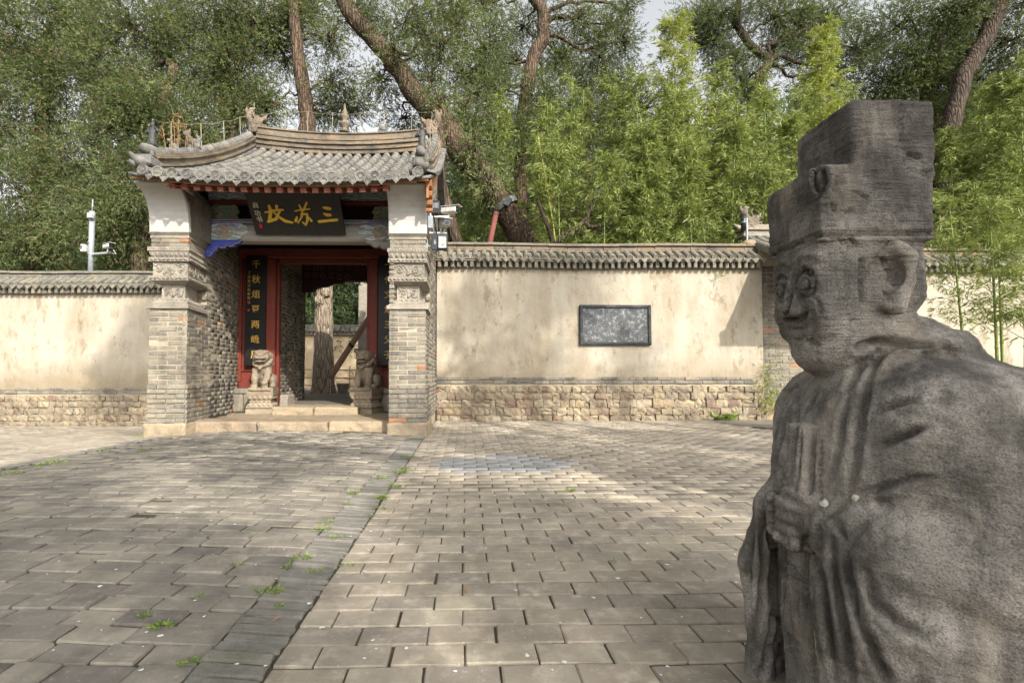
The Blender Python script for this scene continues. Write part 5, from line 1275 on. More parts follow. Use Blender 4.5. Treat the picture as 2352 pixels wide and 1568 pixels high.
juniper('pine_tree', 'open forked pine with dark bent limbs above the two yellow bamboo tops', tr((1725, 600, 15, 14), (1728, 230, 15, 12), (1748, 170, 15, 11), (1768, 140, 15, 10), (1718, 100, 15, 9), (1690, 50, 15, 8), (1700, -20, 15, 6)),
    [lob(1660, 30, 15, 90, 55), lob(1780, 40, 15, 90, 50), lob(1680, 130, 15.2, 60, 45), lob(1860, 110, 15.2, 50, 60), lob(1640, 90, 15.4, 60, 50), lob(1840, 40, 15.4, 70, 40), lob(1780, 110, 15.4, 50, 35), lob(1600, 60, 16, 60, 60), lob(1900, 40, 15.6, 60, 50), lob(1700, 190, 15.6, 90, 50), lob(1880, 190, 15.6, 90, 50), lob(1960, 110, 15.6, 60, 60)], .6, mat=L_JUN2, bark=M_BARKD, loose=.2, twigs=16)
juniper('cypress_tree', 'dark dense cypress behind the hat of the statue', tr((2150, 700, 14, 20), (2140, 300, 14, 18), (2130, 180, 14, 16), (2160, 60, 14, 12)),
    [lob(2060, 60, 14, 90, 60), lob(2120, 150, 13.6, 100, 60), lob(2040, 180, 14, 80, 60), lob(2190, 90, 14.4, 90, 70), lob(2110, 250, 14, 110, 60), lob(2230, 190, 14, 80, 60), lob(2200, 300, 13.4, 90, 80), lob(2180, 420, 13, 90, 80), lob(2310, 260, 14, 70, 90)], .9, mat=L_JUN2, bark=M_BARKD)
juniper('old_cypress_tree', 'thick dark trunk curving up out of the top right corner', tr((2160, 620, 12.6, 22), (2170, 330, 12.6, 20), (2215, 170, 12.6, 18), (2262, 95, 12.6, 18), (2290, 20, 12.6, 18), (2300, -60, 12.6, 16)),
    [lob(2240, 10, 12.4, 60, 40), lob(2330, 90, 12.8, 50, 60), lob(2350, 10, 12.6, 50, 50), lob(2180, 30, 12.8, 50, 40)], .7, mat=L_JUN2, bark=M_BARKD, loose=.25, twigs=18)
# the line of trees beyond, each with its own trunk and crown
FARL = 'tall bushy background tree beyond the compound'
for i, (px, top, Y, wd_) in enumerate([(-40, 520, 21, 150), (150, 500, 23, 150), (330, 480, 22, 150), (520, 450, 24, 150), (700, 430, 25, 130), (860, 400, 24, 130), (1000, 380, 22, 130), (1150, 300, 24, 150), (1300, 270, 22, 130), (1480, 300, 24, 130), (1640, 250, 22, 130), (1800, 230, 24, 140), (1980, 230, 22, 140), (2160, 250, 24, 150), (2340, 200, 22, 150)]):
    mid_ = (top + 880) / 2
    juniper('background_tree', FARL, tr((px, 870, Y, 12), (px, mid_, Y, 9), (px, top + 60, Y, 5)), [lob(px, top + 110, Y, wd_ * .7, 110), lob(px - 30, mid_, Y, wd_, 140), lob(px + 20, 790, Y - .5, wd_, 110)], .30, .17, L_FAR, M_BARKD, 'tall background trees beyond the compound', spray=6, twigs=6, clump=.4)
# bare trunk in the courtyard, with knots
T = empty('dead_juniper_trunk', tuple(W(745, 900, 13.6)), 'bare weathered upright trunk with knots in the courtyard beyond the doorway', 'tree')
v_ = Vol((-5.0, 12.6, .2), (-3.2, 14.4, 5.2), .035); cb = W(743, 880, 13.6)
v_.chain([(cb.x, 13.6, .2), (cb.x, 13.6, .6), (cb.x - .01, 13.6, 2.2), (cb.x + .0, 13.6, 3.6), (cb.x + .02, 13.6, 5.1)], [.36, .27, .235, .22, .2], .05)
for dz, dx in ((3.05, .1), (2.85, -.08), (3.3, -.1)): v_.ell((cb.x + dx, 13.38, dz), (.12, .1, .14), .05); v_.ell((cb.x + dx, 13.27, dz + .03), (.05, .06, .06), .02, True)
a, b = v_.mesh(); ang = np.arctan2(a[:, 1] - 13.6, a[:, 0] - cb.x); nn_ = normals(a, b); a = a + nn_ * (np.sin(ang * 9 + a[:, 2] * .8 + vnoise(a, 1.5, 2) * 2) * .014 + vnoise(a * [1, 1, .25], 14, 1) * .014)[:, None]
link('trunk', mesh_np('trunk', a, b, M_BARKG, smooth=True), T)
# broken limb lying on the wall and steel strap and prop of the leaning tree
T = empty('broken_branch', tuple(W(1280, 560, 9.2)), 'forked bare branch reaching over the right wall from behind', 'branch')
m = MB(); Yb_ = 9.3
m.tube([W(1262, 580, Yb_), W(1290, 545, Yb_), W(1322, 526, Yb_), W(1345, 508, Yb_), W(1356, 480, Yb_), W(1366, 455, Yb_)], [.06, .055, .05, .045, .03, .02], 10); m.tube([W(1345, 508, Yb_), W(1352, 522, Yb_ - .1), W(1366, 523, Yb_ - .2), W(1378, 517, Yb_ - .3)], [.045, .042, .036, .034], 10)
m.tube([W(1275, 580, Yb_ + .2), W(1262, 530, Yb_ + .2), W(1245, 490, Yb_ + .2), W(1236, 462, Yb_ + .2)], [.05, .045, .04, .03], 8)
rr = random.Random(4)
for k in range(16): p = W(rr.uniform(1240, 1370), rr.uniform(470, 540), Yb_); m.tube(crooked(p, p + Vector((rr.gauss(0, .3), rr.gauss(0, .2), rr.gauss(.1, .2))), 4, .1, k), [.009, .007, .005, .004, .002], 4)
m.build('limb', M_BARKD, T, True)
T = empty('steel_strap', tuple(W(1165, 495, 10.7)), 'grey steel strap clamped round the leaning trunk', 'strap')
m = MB(); c = W(1158, 475, 10.99); ax_ = (W(1186, 520, 11) - W(1128, 430, 11)).normalized(); m.tube([c - ax_ * .07, c + ax_ * .07], .335, 20); m.build('band', flat('dull_steel', C('5b5d5c'), .6, .1), T)
m = MB(); m.box((-.07, -.02, -.1), (.07, .02, .1), 0, .005, Matrix.Translation(c + Vector((.05, -.34, .0))) @ Matrix.Rotation(.5, 4, 'Y')); m.build('clamp_plate', M_DKPL, T)
T = empty('red_prop', tuple(W(1128, 560, 10.6)), 'red painted post propping the leaning trunk just above the wall', 'post'); m = MB(); m.tube([W(1112, 620, 10.6), W(1128, 545, 10.6), W(1140, 488, 10.7)], [.065, .062, .058], 12); m.build('post', flat('red_oxide_paint', C('74443a'), .8), T, True)
# bamboo
def bamboo(name, label, px, Y, top, group=None, n=900, spread=.45, mat=None, culm=None, base=.2, lean=0.0, low=.22, ll=.145, cull=1.0):
    T = empty(name, (W(px, 500, Y).x, Y, base), label, 'bamboo', group); p0 = Vector((W(px, 861, Y).x, Y, base)); zt = CAMZ + (861 - top) * Y / F; H = zt - base
    tip = p0 + Vector((lean * H, rng.normal() * .1, H)); pts = [p0.lerp(tip, t) + Vector((lean * H * .5 * (t * t - t), 0, 0)) for t in np.linspace(0, 1, 12)]
    m = MB(); m.tube(pts, [.024 * (1 - .85 * i / 11) + .003 for i in range(12)], 7)
    # node rings
    for k in range(1, 11): m.tube([pts[k] - Vector((0, 0, .012)), pts[k] + Vector((0, 0, .012))], .029 * (1 - .85 * k / 11) + .004, 7)
    m.build('culm', culm or M_CULM, T, True)
    n = int(n * 2.6); nb = max(12, n // 36); tb = low + (1 - low) * rng.random(nb) ** .9; az_ = rng.random(nb) * 2 * math.pi; B = []; D = []; Rn = []; bm = MB()
    for t, a in zip(tb, az_):
        q = p0.lerp(tip, float(t)); wdt = spread * (1.15 - .9 * max(0, (t - .3) / .7) ** 1.6) * rng.uniform(.5, 1.15)
        e = q + Vector((math.cos(a) * wdt, math.sin(a) * wdt, wdt * rng.uniform(.25, .75))); e2 = e + Vector((math.cos(a) * wdt * .35, math.sin(a) * wdt * .35, -wdt * .12))
        bm.tube([q, q.lerp(e, .5) + Vector((0, 0, .04)), e, e2], [.005, .004, .003, .0015], 4, cap=False)
        k = max(4, n // nb // 5)
        for _ in range(k):
            s_ = rng.uniform(.25, 1.15); c = q.lerp(e, min(s_, 1)) + (e2 - e) * max(0, s_ - 1) * 3 + Vector(rng.normal(size=3)) * .05; cr = rng.random()
            fan = rng.normal(size=3) * .5 + np.array([math.cos(a), math.sin(a), -.15]); 
            for j in range(6):
                d = fan + rng.normal(size=3) * .55 + np.array([0, 0, -.25]); B.append(np.array(c) + rng.normal(size=3) * .015); D.append(d / np.linalg.norm(d)); Rn.append(min(1, max(0, cr * .6 + rng.random() * .4)))
    bm.build('branchlets', culm or M_CULM, T)
    B = np.array(B); D = np.array(D); leaves(B, D, ll * rng.uniform(.65, 1.25, len(B)), ll * .13, np.array(Rn), 'leaves', mat or L_BAM, T)
    return T
GBM = 'bamboo plants behind the right wall'; LBM = 'green leafy bamboo plant in the grove behind the right wall'
bamboo('bamboo_plant', 'tallest yellow green bamboo standing out above the grove beside the patch of sky', 1562, 10.6, 15, n=4200, spread=.95, mat=L_BAM2, culm=M_CULM2)
bamboo('bamboo_plant', 'second tall yellow bamboo top close to the left of the statue hat', 1905, 11.0, 40, n=3800, spread=.85, mat=L_BAM2, culm=M_CULM2)
bamboo('bamboo_plant', 'thin yellow bamboo culm showing bare behind the forked branch on the wall', 1315, 9.6, 300, n=500, spread=.35, mat=L_BAM, culm=M_CULM2, lean=-.12, low=.55)
for i, (px, Y, top, n) in enumerate([(1065, 12, 420, 700), (1110, 11.4, 380, 900), (1150, 12, 250, 1100), (1185, 12.2, 190, 1300), (1240, 12, 290, 1200), (1270, 11.2, 230, 1200), (1290, 9.8, 330, 1200), (1350, 10.2, 250, 1500), (1385, 9.5, 340, 1300), (1410, 10.8, 210, 1500), (1450, 9.7, 290, 1600), (1480, 10.4, 150, 1700), (1425, 11.6, 150, 1400), (1330, 11.8, 190, 1200), (1500, 9.4, 330, 1600), (1545, 9.8, 210, 1500), (1590, 10.2, 170, 1600), (1610, 9.4, 300, 1600), (1640, 10.6, 130, 1500), (1670, 9.6, 270, 1700), (1705, 10.2, 230, 1500), (1735, 9.5, 330, 1400), (1770, 10.4, 200, 1500), (1810, 10, 260, 1500), (1850, 10.8, 190, 1500), (1940, 11.4, 180, 1400), (2010, 11, 240, 1000), (1730, 11.5, 160, 1200), (1300, 12, 150, 900)]):
    bamboo('bamboo_plant', LBM, px, Y, top, GBM, int(n * 1.35), rng.uniform(.55, .8), lean=rng.normal() * .03)
for i, (px, Y, top, n) in enumerate([(2185, 10.2, 330, 1200), (2230, 9.8, 260, 1400), (2275, 10.4, 190, 1600), (2320, 9.6, 150, 1700), (2370, 9.4, 110, 1700), (2350, 10.8, 200, 1400), (2250, 9.4, 400, 1300), (2160, 9.6, 430, 900)]):
    bamboo('bamboo_plant', 'bright bamboo plant behind the wall at the right edge', px, Y, top, 'bamboo plants behind the wall at the right edge', int(n * 1.2), rng.uniform(.45, .65), lean=rng.normal() * .03)
LB3 = 'slender bamboo stem with drooping leaves in front of the wall at the right edge'; GB3 = 'slender bamboos in front of the right end wall'
for px, Y, top, ln, n in ((2290, 6.6, 455, -.06, 700), (2305, 6.9, 430, .03, 650), (2352, 6.4, 440, .02, 700), (2225, 7.2, 440, -.03, 750)):
    bamboo('slender_bamboo', LB3, px, Y, top, GB3, n, .42, base=0, lean=ln, low=.38, ll=.10)
# trees behind the photographer: they throw the dappled shade
def at_shadow(x, y, t): return Vector((x + .53 * t, y - t, .74 * t))
SH = lambda x, y, z, t, r: (at_shadow(x, y, t) + Vector((0, 0, z)), (r, r * .9, r * .7))
juniper('shade_tree', 'broad tree behind the viewpoint that shades the near paving', [((3.6, -8.2, 0), .2), ((3.5, -7.4, 3), .13), ((3.6, -6.8, 5), .07)],
    [SH(1.0, 1.15, .35, 7, .42), SH(.95, 1.15, .85, 7, .40), SH(1.1, 1.15, 1.25, 7, .36), SH(1.35, 1.1, .7, 7, .4), SH(-1.5, .95, 0, 7, .6), SH(-.7, .95, 0, 7, .45), SH(-1.9, 1.55, 0, 7.4, .55), SH(-2.7, 2.1, 0, 7.6, .6), SH(-1.25, 1.6, 0, 7.2, .3), SH(-3.4, 2.6, 0, 8, .6), SH(-2.2, 1.4, 0, 7.2, .5), SH(-3.0, 3.3, 0, 8, .35), SH(-1.0, 1.15, 0, 7, .4)], 1.6, .15, L_FAR, M_BARKD, spray=4, clump=.13, twigs=6)
juniper('shade_tree', 'open crowned tree farther behind the viewpoint with thin foliage', [((7, -9.5, 0), .2), ((7.2, -8, 5), .14), ((6.6, -6.5, 8), .07)],
    [SH(1.2, 4.7, 0, 10, 0.32), SH(1.9, 4.2, 0, 10, 0.29), SH(2.5, 3.7, 0, 10, 0.25), SH(.5, 5.5, 0, 10.5, 0.36), SH(2.6, 6.0, 0, 11, 0.40), SH(-.4, 6.4, 0, 11, 0.29), SH(3.4, 5.0, 0, 10, 0.36), SH(0, 8.3, 1.9, 11, 0.26), SH(.5, 8.3, 1.3, 11, 0.18), SH(1.2, 8.3, 2.3, 11, 0.29), SH(2.1, 8.3, 2.4, 11, 0.18), SH(1.3, 8.3, 1.0, 11, 0.14), SH(-1.6, 3.9, 0, 10, 0.22), SH(-3.2, 5.2, 0, 11, 0.29), SH(.4, 8.3, .4, 11, 0.22), SH(4.1, 7.3, 0, 11, 0.36), SH(-6.9, 9.7, .6, 12, 0.32), SH(-6.5, 9.7, 1.2, 12, 0.29), SH(-6.2, 9.7, 2.0, 12, 0.25), SH(2.9, 8.3, .9, 11, 0.18), SH(1.7, 8.3, 2.3, 11, 0.16)], 2.2, .14, L_FAR, M_BARKD, spray=4, twigs=12, clump=.12)

LT = empty('shade_tree', (5.6, -9.2, 0), 'tall half bare tree behind the viewpoint casting long branch shadows', 'tree')
m = MB(); m.tube([(5.6, -9.2, 0), (5.6, -9, 3), (5.5, -8, 6), at_shadow(2.2, 3.0, 8.5)], [.2, .17, .14, .10], 10); m.build('trunk', M_BARKD, LT)
m = MB()
for q in ([(3.4, 2.6, 0), (2.6, 3.9, 0), (1.9, 5.0, 0), (1.2, 6.4, 0), (.5, 7.6, 0), (.1, 8.3, .5), (-.1, 8.3, 1.6)], [(4.2, 3.6, 0), (3.0, 5.0, 0), (2.2, 6.3, 0), (1.7, 7.5, 0), (1.1, 8.3, .6), (.9, 8.3, 1.6), (1.4, 8.3, 2.4)], [(2.9, 2.2, 0), (1.6, 3.5, 0), (.6, 4.9, 0), (-.2, 6.1, 0)], [(3.9, 4.6, 0), (4.0, 5.9, 0), (3.4, 7.2, 0), (2.7, 8.3, .5)], [(.4, 4.2, 0), (-1.2, 4.8, 0), (-2.6, 5.4, 0)]):
    P_ = [at_shadow(x, y, 9) + Vector((rng.normal() * .12, rng.normal() * .12, z)) for x, y, z in q]; m.tube(P_, [.15 * (1 - .55 * i / len(P_)) for i in range(len(P_))], 7)
    for a_, b_ in zip(P_, P_[1:]):
        for k in range(5): s_ = a_.lerp(b_, rng.random()); m.tube(crooked(s_, s_ + Vector(rng.normal(size=3)) * .45, 4, .1, int(rng.random() * 999)), [.05, .045, .035, .025, .012], 5)
m.build('branches', M_BARKD, LT)
# ------------------------------------------------------------------ guardian lions
def lion_body(v, raised):
    # seated, facing -y; z = 0 under the paws
    v.ell((0, .10, .13), (.135, .14, .13), .04); v.ell((0, .02, .27), (.115, .12, .16), .05, rx=-.35); v.ell((0, -.06, .30), (.105, .085, .10), .04)
    v.ell((0, -.09, .47), (.115, .105, .10), .03); v.box((-.105, -.17, .43), (.105, -.02, .555), .035, .02); v.ell((0, .0, .46), (.12, .09, .11), .03)
    v.box((-.075, -.225, .425), (.075, -.12, .475), .025, .02); v.ell((0, -.205, .487), (.038, .03, .024), .012); v.box((-.07, -.21, .385), (.07, -.11, .408), .012, .012)
    v.box((-.066, -.26, .407), (.066, -.13, .426), .008, .004, True)
    for s in (-1, 1):
        v.ell((s * .055, -.178, .513), (.03, .022, .02), .006); v.chain([(s * .015, -.185, .515), (s * .06, -.19, .545), (s * .10, -.15, .535)], .015, .01)
        v.ell((s * .112, -.05, .50), (.022, .035, .04), .01)
        v.ell((s * .125, .11, .10), (.05, .11, .10), .025); v.ell((s * .135, .0, .03), (.045, .09, .035), .015)
        for k in range(4): v.ell((s * .10, -.06 + .035 * k, .38 + .035 * k), (.035, .03, .03), .012)
        for k in range(3): v.ell((s * .12, -.02 + .03 * k, .42 - .03 * k), (.025, .025, .025), .01)
    if raised: v.chain([(-.085, -.06, .26), (-.09, -.10, .13), (-.09, -.10, .03)], [.055, .045, .045], .02); v.ell((-.09, -.13, .025), (.05, .065, .03), .01); v.chain([(.085, -.06, .26), (.085, -.13, .15), (.07, -.16, .10)], [.055, .045, .04], .02); v.ell((.065, -.18, .075), (.048, .05, .035), .01); v.ell((.065, -.16, .03), (.045, .045, .04), .01)
    else:
        for s in (-1, 1): v.chain([(s * .085, -.06, .26), (s * .09, -.10, .13), (s * .09, -.11, .03)], [.055, .044, .045], .02); v.ell((s * .09, -.14, .025), (.05, .06, .03), .01)
    v.chain([(-.11, -.10, .345), (-.06, -.16, .325), (0, -.175, .31), (.06, -.16, .325), (.11, -.10, .345)], .016, .006); v.ell((0, -.185, .29), (.026, .022, .028), .008)
    v.box((-.16, -.2, -.04), (.16, .24, .005), .01, .01)
    for s in (-1, 1):
        for k in range(3): v.cap((s * .09 + (k - 1) * .028, -.205, .012), (s * .09 + (k - 1) * .028, -.175, .04), .007, .007, .004, True)
    v.chain([(0, .22, .1), (0, .27, .25), (0, .23, .38)], [.05, .05, .02], .02)
def lion(px, raised, yaw, label, mirror=1):
    Yl = 7.86; base = W(px, 890, Yl); T = empty('guardian_lion', (base.x, Yl, base.z), label, 'lion statue', 'stone lions on pedestals')
    me = sculpt(lambda v: lion_body(v, raised), (-.22, -.31, -.06), (.22, .36, .68), .0085, 'body', M_LION, None, amps=((22, .005, 1), (60, .004, 2), (110, .002, 5)), me_only=True)
    zt = base.z; M = Matrix.Translation((base.x, Yl, zt)) @ Matrix.Rotation(yaw, 4, 'Z') @ Matrix.Diagonal((1.08 * mirror, 1.05, 1.06, 1)); place('body', me, M, T)
    z0 = .165; H = zt - z0 - .01
    def layer(nm, a, b, w0, w1, mat=M_LIONB, bev=.01):
        m = MB(); v = []
        for z, w in ((z0 + H * a, w0), (z0 + H * b, w1)): v += [(-w, -w * .95, z), (w, -w * .95, z), (w, w * .95, z), (-w, w * .95, z)]
        v = [tuple(Matrix.Translation((base.x, Yl, 0)) @ Matrix.Rotation(yaw, 4, 'Z') @ Vector(p)) for p in v]
        m.add(v, [(3,2,1,0),(4,5,6,7)] + [(i, (i+1)%4, (i+1)%4+4, i+4) for i in range(4)]); return m.build(nm, mat, T)
    layer('plinth', 0, .2, .205, .205); layer('lower_lotus', .2, .27, .18, .205); layer('lower_lotus', .27, .42, .205, .17); layer('waist', .42, .56, .158, .158); layer('upper_lotus', .56, .74, .17, .20); layer('top_slab', .742, 1.0, .195, .198, M_LION)
    m = MB()
    for k in range(4):
        A = Matrix.Translation((base.x, Yl, 0)) @ Matrix.Rotation(yaw + k * R(90), 4, 'Z')
        for i in range(5):
            x = -.15 + i * .075
            leafblob(m, A @ Matrix.Translation((x, -.175, z0 + H * .345)), (0, 0), .038, 0, .9); leafblob(m, A @ Matrix.Translation((x, -.172, z0 + H * .65)), (0, 0), .036, 0, .95)
            leafblob(m, A @ Matrix.Translation((x * .85, -.148, z0 + H * .49)), (0, 0), .026, .6 if i % 2 else -.6, .5)
    m.build('petal_relief', M_LIONB, T, True)
lion(604, True, R(8), 'sandstone lion with raised paw on a pedestal left of the doorway')
lion(842, False, R(-18), 'sandstone lion with both paws down on a pedestal right of the doorway', -1)
m = MB(); c = W(652, 900, 8.0); m.box((-3.0, 7.85, .17), (-2.87, 8.2, .46), 0, .02); db = m.build('door_block', M_CARVE, G)
m = MB(); m.box((-1.93, 7.95, .17), (-1.8, 8.2, .46), 0, .02)
# ------------------------------------------------------------------ stone official
def m_statue():
    t = NT('weathered_statue_stone')
    col = t.ramp(t.noise(7, 6, .65), [(.32, C('5c5852')), (.5, C('7a756e')), (.70, C('a8a197'))])
    col = t.mix(t.ramp(t.noise(260, 3, .6), [(.38, .6), (.5, 0.)]), col, C('453e36'))
    col = t.mix(t.ramp(t.noise(330, 2, .5, t.pos((1, 1, 1), (0, 0, 3))), [(.6, 0.), (.7, .4)]), col, C('a0968a'))
    col = t.mix(t.ramp(t.noise(3.2, 7, .72), [(.47, 0.), (.6, .75)]), col, C('383531'))
    col = t.mix(t.ramp(t.noise(4, 7, .75, t.pos((5, 5, .7), (5, 1, 0))), [(.5, 0.), (.64, .45)]), col, C('37332e'))
    col = t.mix(t.ramp(t.noise(5, 6, .7, t.pos((1.6, 1.6, .5), (3, 1, 0))), [(.52, 0.), (.68, .6)]), col, C('9a8f7f'))
    col = t.mix(t.ramp(t.noise(11, 6, .75, t.pos((1, 1, 1), (7, 0, 0))), [(.60, 0.), (.72, .45)]), col, C('4d4a2c'))
    col = t.mix(t.ramp(t.noise(24, 5, .7, t.pos((1, 1, 1), (0, 9, 0))), [(.71, 0.), (.75, .45)]), col, C('a9a398'))
    sz = t.n('SeparateXYZ'); t.l(t.geo.outputs['Position'], sz.inputs[0])
    h1 = t.math('MULTIPLY', t.noise(1, 5, .65, t.pos((16, 16, 130))), t.ramp(sz.outputs[2], [(.80, .15), (.92, 1.)]))            # horizontal chisel rows of the head
    h2 = t.voro(190, 'F1'); h3 = t.noise(34, 6, .75)
    nb = t.bump(h2, .4, .003, t.bump(h1, 1.0, .014, t.bump(t.noise(150, 4, .7), .5, .003, t.bump(h3, .4, .008))))
    return t.done(col, .92, nb, .2)
M_STAT = m_statue()
def statue():
    yc = 1.135
    v = Vol((.60, .72, -.12), (1.36, 1.56, 1.40), .0050)
    mir = lambda p: (p[0], 2 * yc - p[1], p[2])
    # robe, torso and shoulders
    v.ell((1.0, yc, .30), (.235, .262, .62), .05); v.box((.86, .93, -.15), (1.20, 1.34, .45), .12, .08)
    v.ell((1.00, yc, .60), (.215, .265, .22), .06); v.ell((.93, yc, .52), (.165, .2, .25), .06)
    for s in (lambda p: p, mir):
        v.ell(s((1.04, .965, .635)), (.16, .11, .155), .06)                                    # shoulder
        v.chain([s((1.05, .95, .62)), s((1.02, .925, .50)), s((.97, .92, .42))], [.10, .105, .10], .05)   # upper arm
        v.chain([s((.97, .925, .42)), s((.86, .97, .425)), s((.785, 1.04, .455))], [.10, .078, .055], .04)  # forearm
        # hanging sleeve: overlapping folds
        for k, (x, y, w, zb) in enumerate([(.752, 1.00, .030, .02), (.778, .965, .032, -.02), (.815, .94, .034, -.05), (.86, .918, .036, -.02), (.91, .905, .04, -.05), (.965, .895, .045, -.08)]):
            v.chain([s((x + .02, y + .015, .42)), s((x - .008, y - .004, .30)), s((x + .004, y, .16)), s((x + .01 * (k % 2), y, zb))], [w, w * 1.05, w * .95, w * 1.05], .016)
    for yy_ in (1.31, .965): v.ell((.935, yy_, .655), (.095, .10, .135), .05)
    v.box((.84, 1.03, -.15), (1.0, 1.24, .40), .03, .04)
    # front skirt folds between the sleeves
    for y, w in ((1.07, .022), (1.115, .026), (1.16, .022), (1.2, .024)): v.chain([(.815, y, .40), (.80, y + .006, .2), (.80, y - .004, -.12)], w, .014)
    # robe lapels, neck, collar
    v.chain([(.93, yc, .88), (.95, yc, .74)], [.075, .09], .03)
    col_ = [(1.065, 1.10, .835), (1.03, 1.045, .835), (.97, 1.015, .80), (.905, 1.012, .755), (.85, 1.04, .71), (.815, 1.085, .66), (.80, 1.12, .60)]
    v.chain(col_, [.040, .043, .041, .034, .028, .025, .02], .005); v.chain([mir(p) for p in col_[:-1]], [.040, .043, .041, .034, .028, .025], .005); v.cap((1.065, 1.10, .835), (1.065, 1.17, .835), .042, .042, .005)
    v.ell((1.03, yc, .80), (.09, .12, .06), .03)
    lap = [(.91, .985, .745), (.865, .985, .66), (.835, .99, .56), (.825, 1.0, .48)]
    v.chain(lap, [.020, .018, .018, .016], .010); v.chain([mir(p) for p in lap], [.020, .018, .018, .016], .010)
    # hands clasped on the tablet
    v.ell((.765, 1.125, .455), (.045, .062, .052), .014)
    for i in range(4): z = .492 - .027 * i; v.chain([(.765 + .004 * i, 1.065, z - .006), (.722 + .003 * i, 1.095, z), (.716 + .004 * i, 1.14, z + .006), (.735, 1.175, z + .010)], [.0145, .0150, .0145, .012], .004)
    v.chain([(.79, 1.05, .50), (.745, 1.075, .515), (.73, 1.11, .52)], [.018, .017, .013], .006)
    v.box((.742, 1.085, .46), (.775, 1.150, .672), .008, .004, ry=.07)
    # head
    v.box((.767, 1.050, .925), (1.0, 1.224, 1.10), .030, .01); v.ell((.860, yc, .895), (.090, .084, .118), .02); v.box((.769, 1.056, .855), (.98, 1.218, .96), .034, .015); v.box((.80, 1.075, .80), (.92, 1.198, .90), .04, .03); v.ell((.835, yc, .835), (.052, .052, .052), .03)
    v.box((.86, 1.05, .91), (.995, 1.22, 1.05), .05, .03)
    v.ell((.93, yc, .88), (.07, .07, .07), .03)
    # nose, brows, eyes, mouth
    ym = 1.130
    v.chain([(.773, ym, 1.03), (.770, ym, .985), (.761, ym, .930)], [.012, .015, .020], .006); v.ell((.763, ym - .023, .920), (.013, .014, .012), .003); v.ell((.763, ym + .023, .920), (.013, .014, .012), .003)
    for s in (-1, 1):
        e = (.770, ym + s * .042, .990); v.ell((e[0] + .006, e[1], e[2]), (.022, .034, .043), .008); v.ell((e[0] - .016, e[1], e[2]), (.021, .027, .036), .003, True); v.ell((e[0] + .001, e[1], e[2] - .003), (.015, .018, .024), .0015); v.ell((e[0] - .014, e[1], e[2] - .003), (.004, .005, .006), .001, True)
        v.chain([(.766, ym + s * .010, 1.038), (.768, ym + s * .04, 1.050), (.775, ym + s * .072, 1.035)], .009, .006)
        v.ell((.782, ym + s * .052, .925), (.022, .03, .032), .016)
    v.chain([(.777, ym - .030, .884), (.771, ym, .890), (.777, ym + .030, .884)], .009, .004); v.chain([(.783, ym - .026, .864), (.776, ym, .862), (.783, ym + .026, .864)], .010, .005)
    # ears
    for s in (1, -1):
        y = 1.045 if s > 0 else 1.225
        v.chain([(.893, y, 1.035), (.915, y - .012 * s, 1.05), (.935, y - .012 * s, 1.03), (.93, y - .012 * s, .98), (.912, y - .012 * s, .925), (.897, y - .006 * s, .925)], [.012, .016, .018, .017, .016, .010], .008); v.ell((.913, y - .008 * s, .99), (.012, .016, .03), .006, True)
    # hat: two stepped boxes with a groove above the brim
    v.box((.768, 1.040, 1.068), (1.003, 1.232, 1.232), .005, .004); v.box((.840, 1.042, 1.20), (1.008, 1.228, 1.376), .006, .004)
    v.chain([(.77, 1.038, 1.085), (.88, 1.037, 1.086), (1.01, 1.037, 1.084)], .0045, .003, True); v.chain([(.766, 1.04, 1.085), (.765, 1.23, 1.085)], .0045, .003, True)
    v.ell((.772, 1.045, 1.205), (.012, .016, .030), .006, True, rz=.4); v.ell((.802, 1.036, 1.19), (.008, .012, .028), .004, True, ry=.25); v.ell((.77, 1.038, 1.236), (.014, .014, .010), .006, True)
    a, b = v.mesh()
    for _ in range(1):                                      # light smoothing
        e = np.concatenate([b[:, [0, 1]], b[:, [1, 2]], b[:, [2, 3]], b[:, [3, 0]]]); s_ = np.zeros_like(a); c_ = np.zeros(len(a)); np.add.at(s_, e[:, 0], a[e[:, 1]]); np.add.at(c_, e[:, 0], 1); np.add.at(s_, e[:, 1], a[e[:, 0]]); np.add.at(c_, e[:, 1], 1)
        a = a * .6 + .4 * s_ / np.maximum(c_, 1)[:, None]
    a[:, 0] = .783 + (a[:, 0] - .768) * 1.115; a[:, 2] = .78 + (a[:, 2] - .78) * 1.035
    # carved lines, drawn on the surface
    bvh = BVHTree.FromPolygons([tuple(p) for p in a], [tuple(q) for q in b], all_triangles=False)
    s1 = lambda x, y: ((2900 + x / 1.307) * .57422, (350 + y / 1.307) * .57422); s2 = lambda x, y: ((2900 + x / 1.2241) * .57422, (1450 + y / 1.2241) * .57422)
    groove = []; o = Vector((0, 0, CAMZ))
    def line(fn, pts, r, d):
        P = [fn(*p) for p in pts]; tot = sum(math.hypot(x1 - x0, y1 - y0) for (x0, y0), (x1, y1) in zip(P, P[1:])); run = 0; closed = pts[0] == pts[-1] or fn is s1; r_, d_ = r, d
        for (x0, y0), (x1, y1) in zip(P, P[1:]):
            n = max(2, int(math.hypot(x1 - x0, y1 - y0) / 3)); sg = math.hypot(x1 - x0, y1 - y0)
            for i in range(n + 1):
                t = i / n; q_ = (run + sg * t) / tot; k_ = 1 if closed else min(1, .25 + 3 * min(q_, 1 - q_)); r, d = r_ * (.5 + .5 * k_), d_ * k_
                hit = bvh.ray_cast(o, ray(x0 + (x1 - x0) * t, y0 + (y1 - y0) * t).normalized(), 3)
                if hit[0] is not None: groove.append((hit[0], r * .85, d * 1.25))
            run += sg
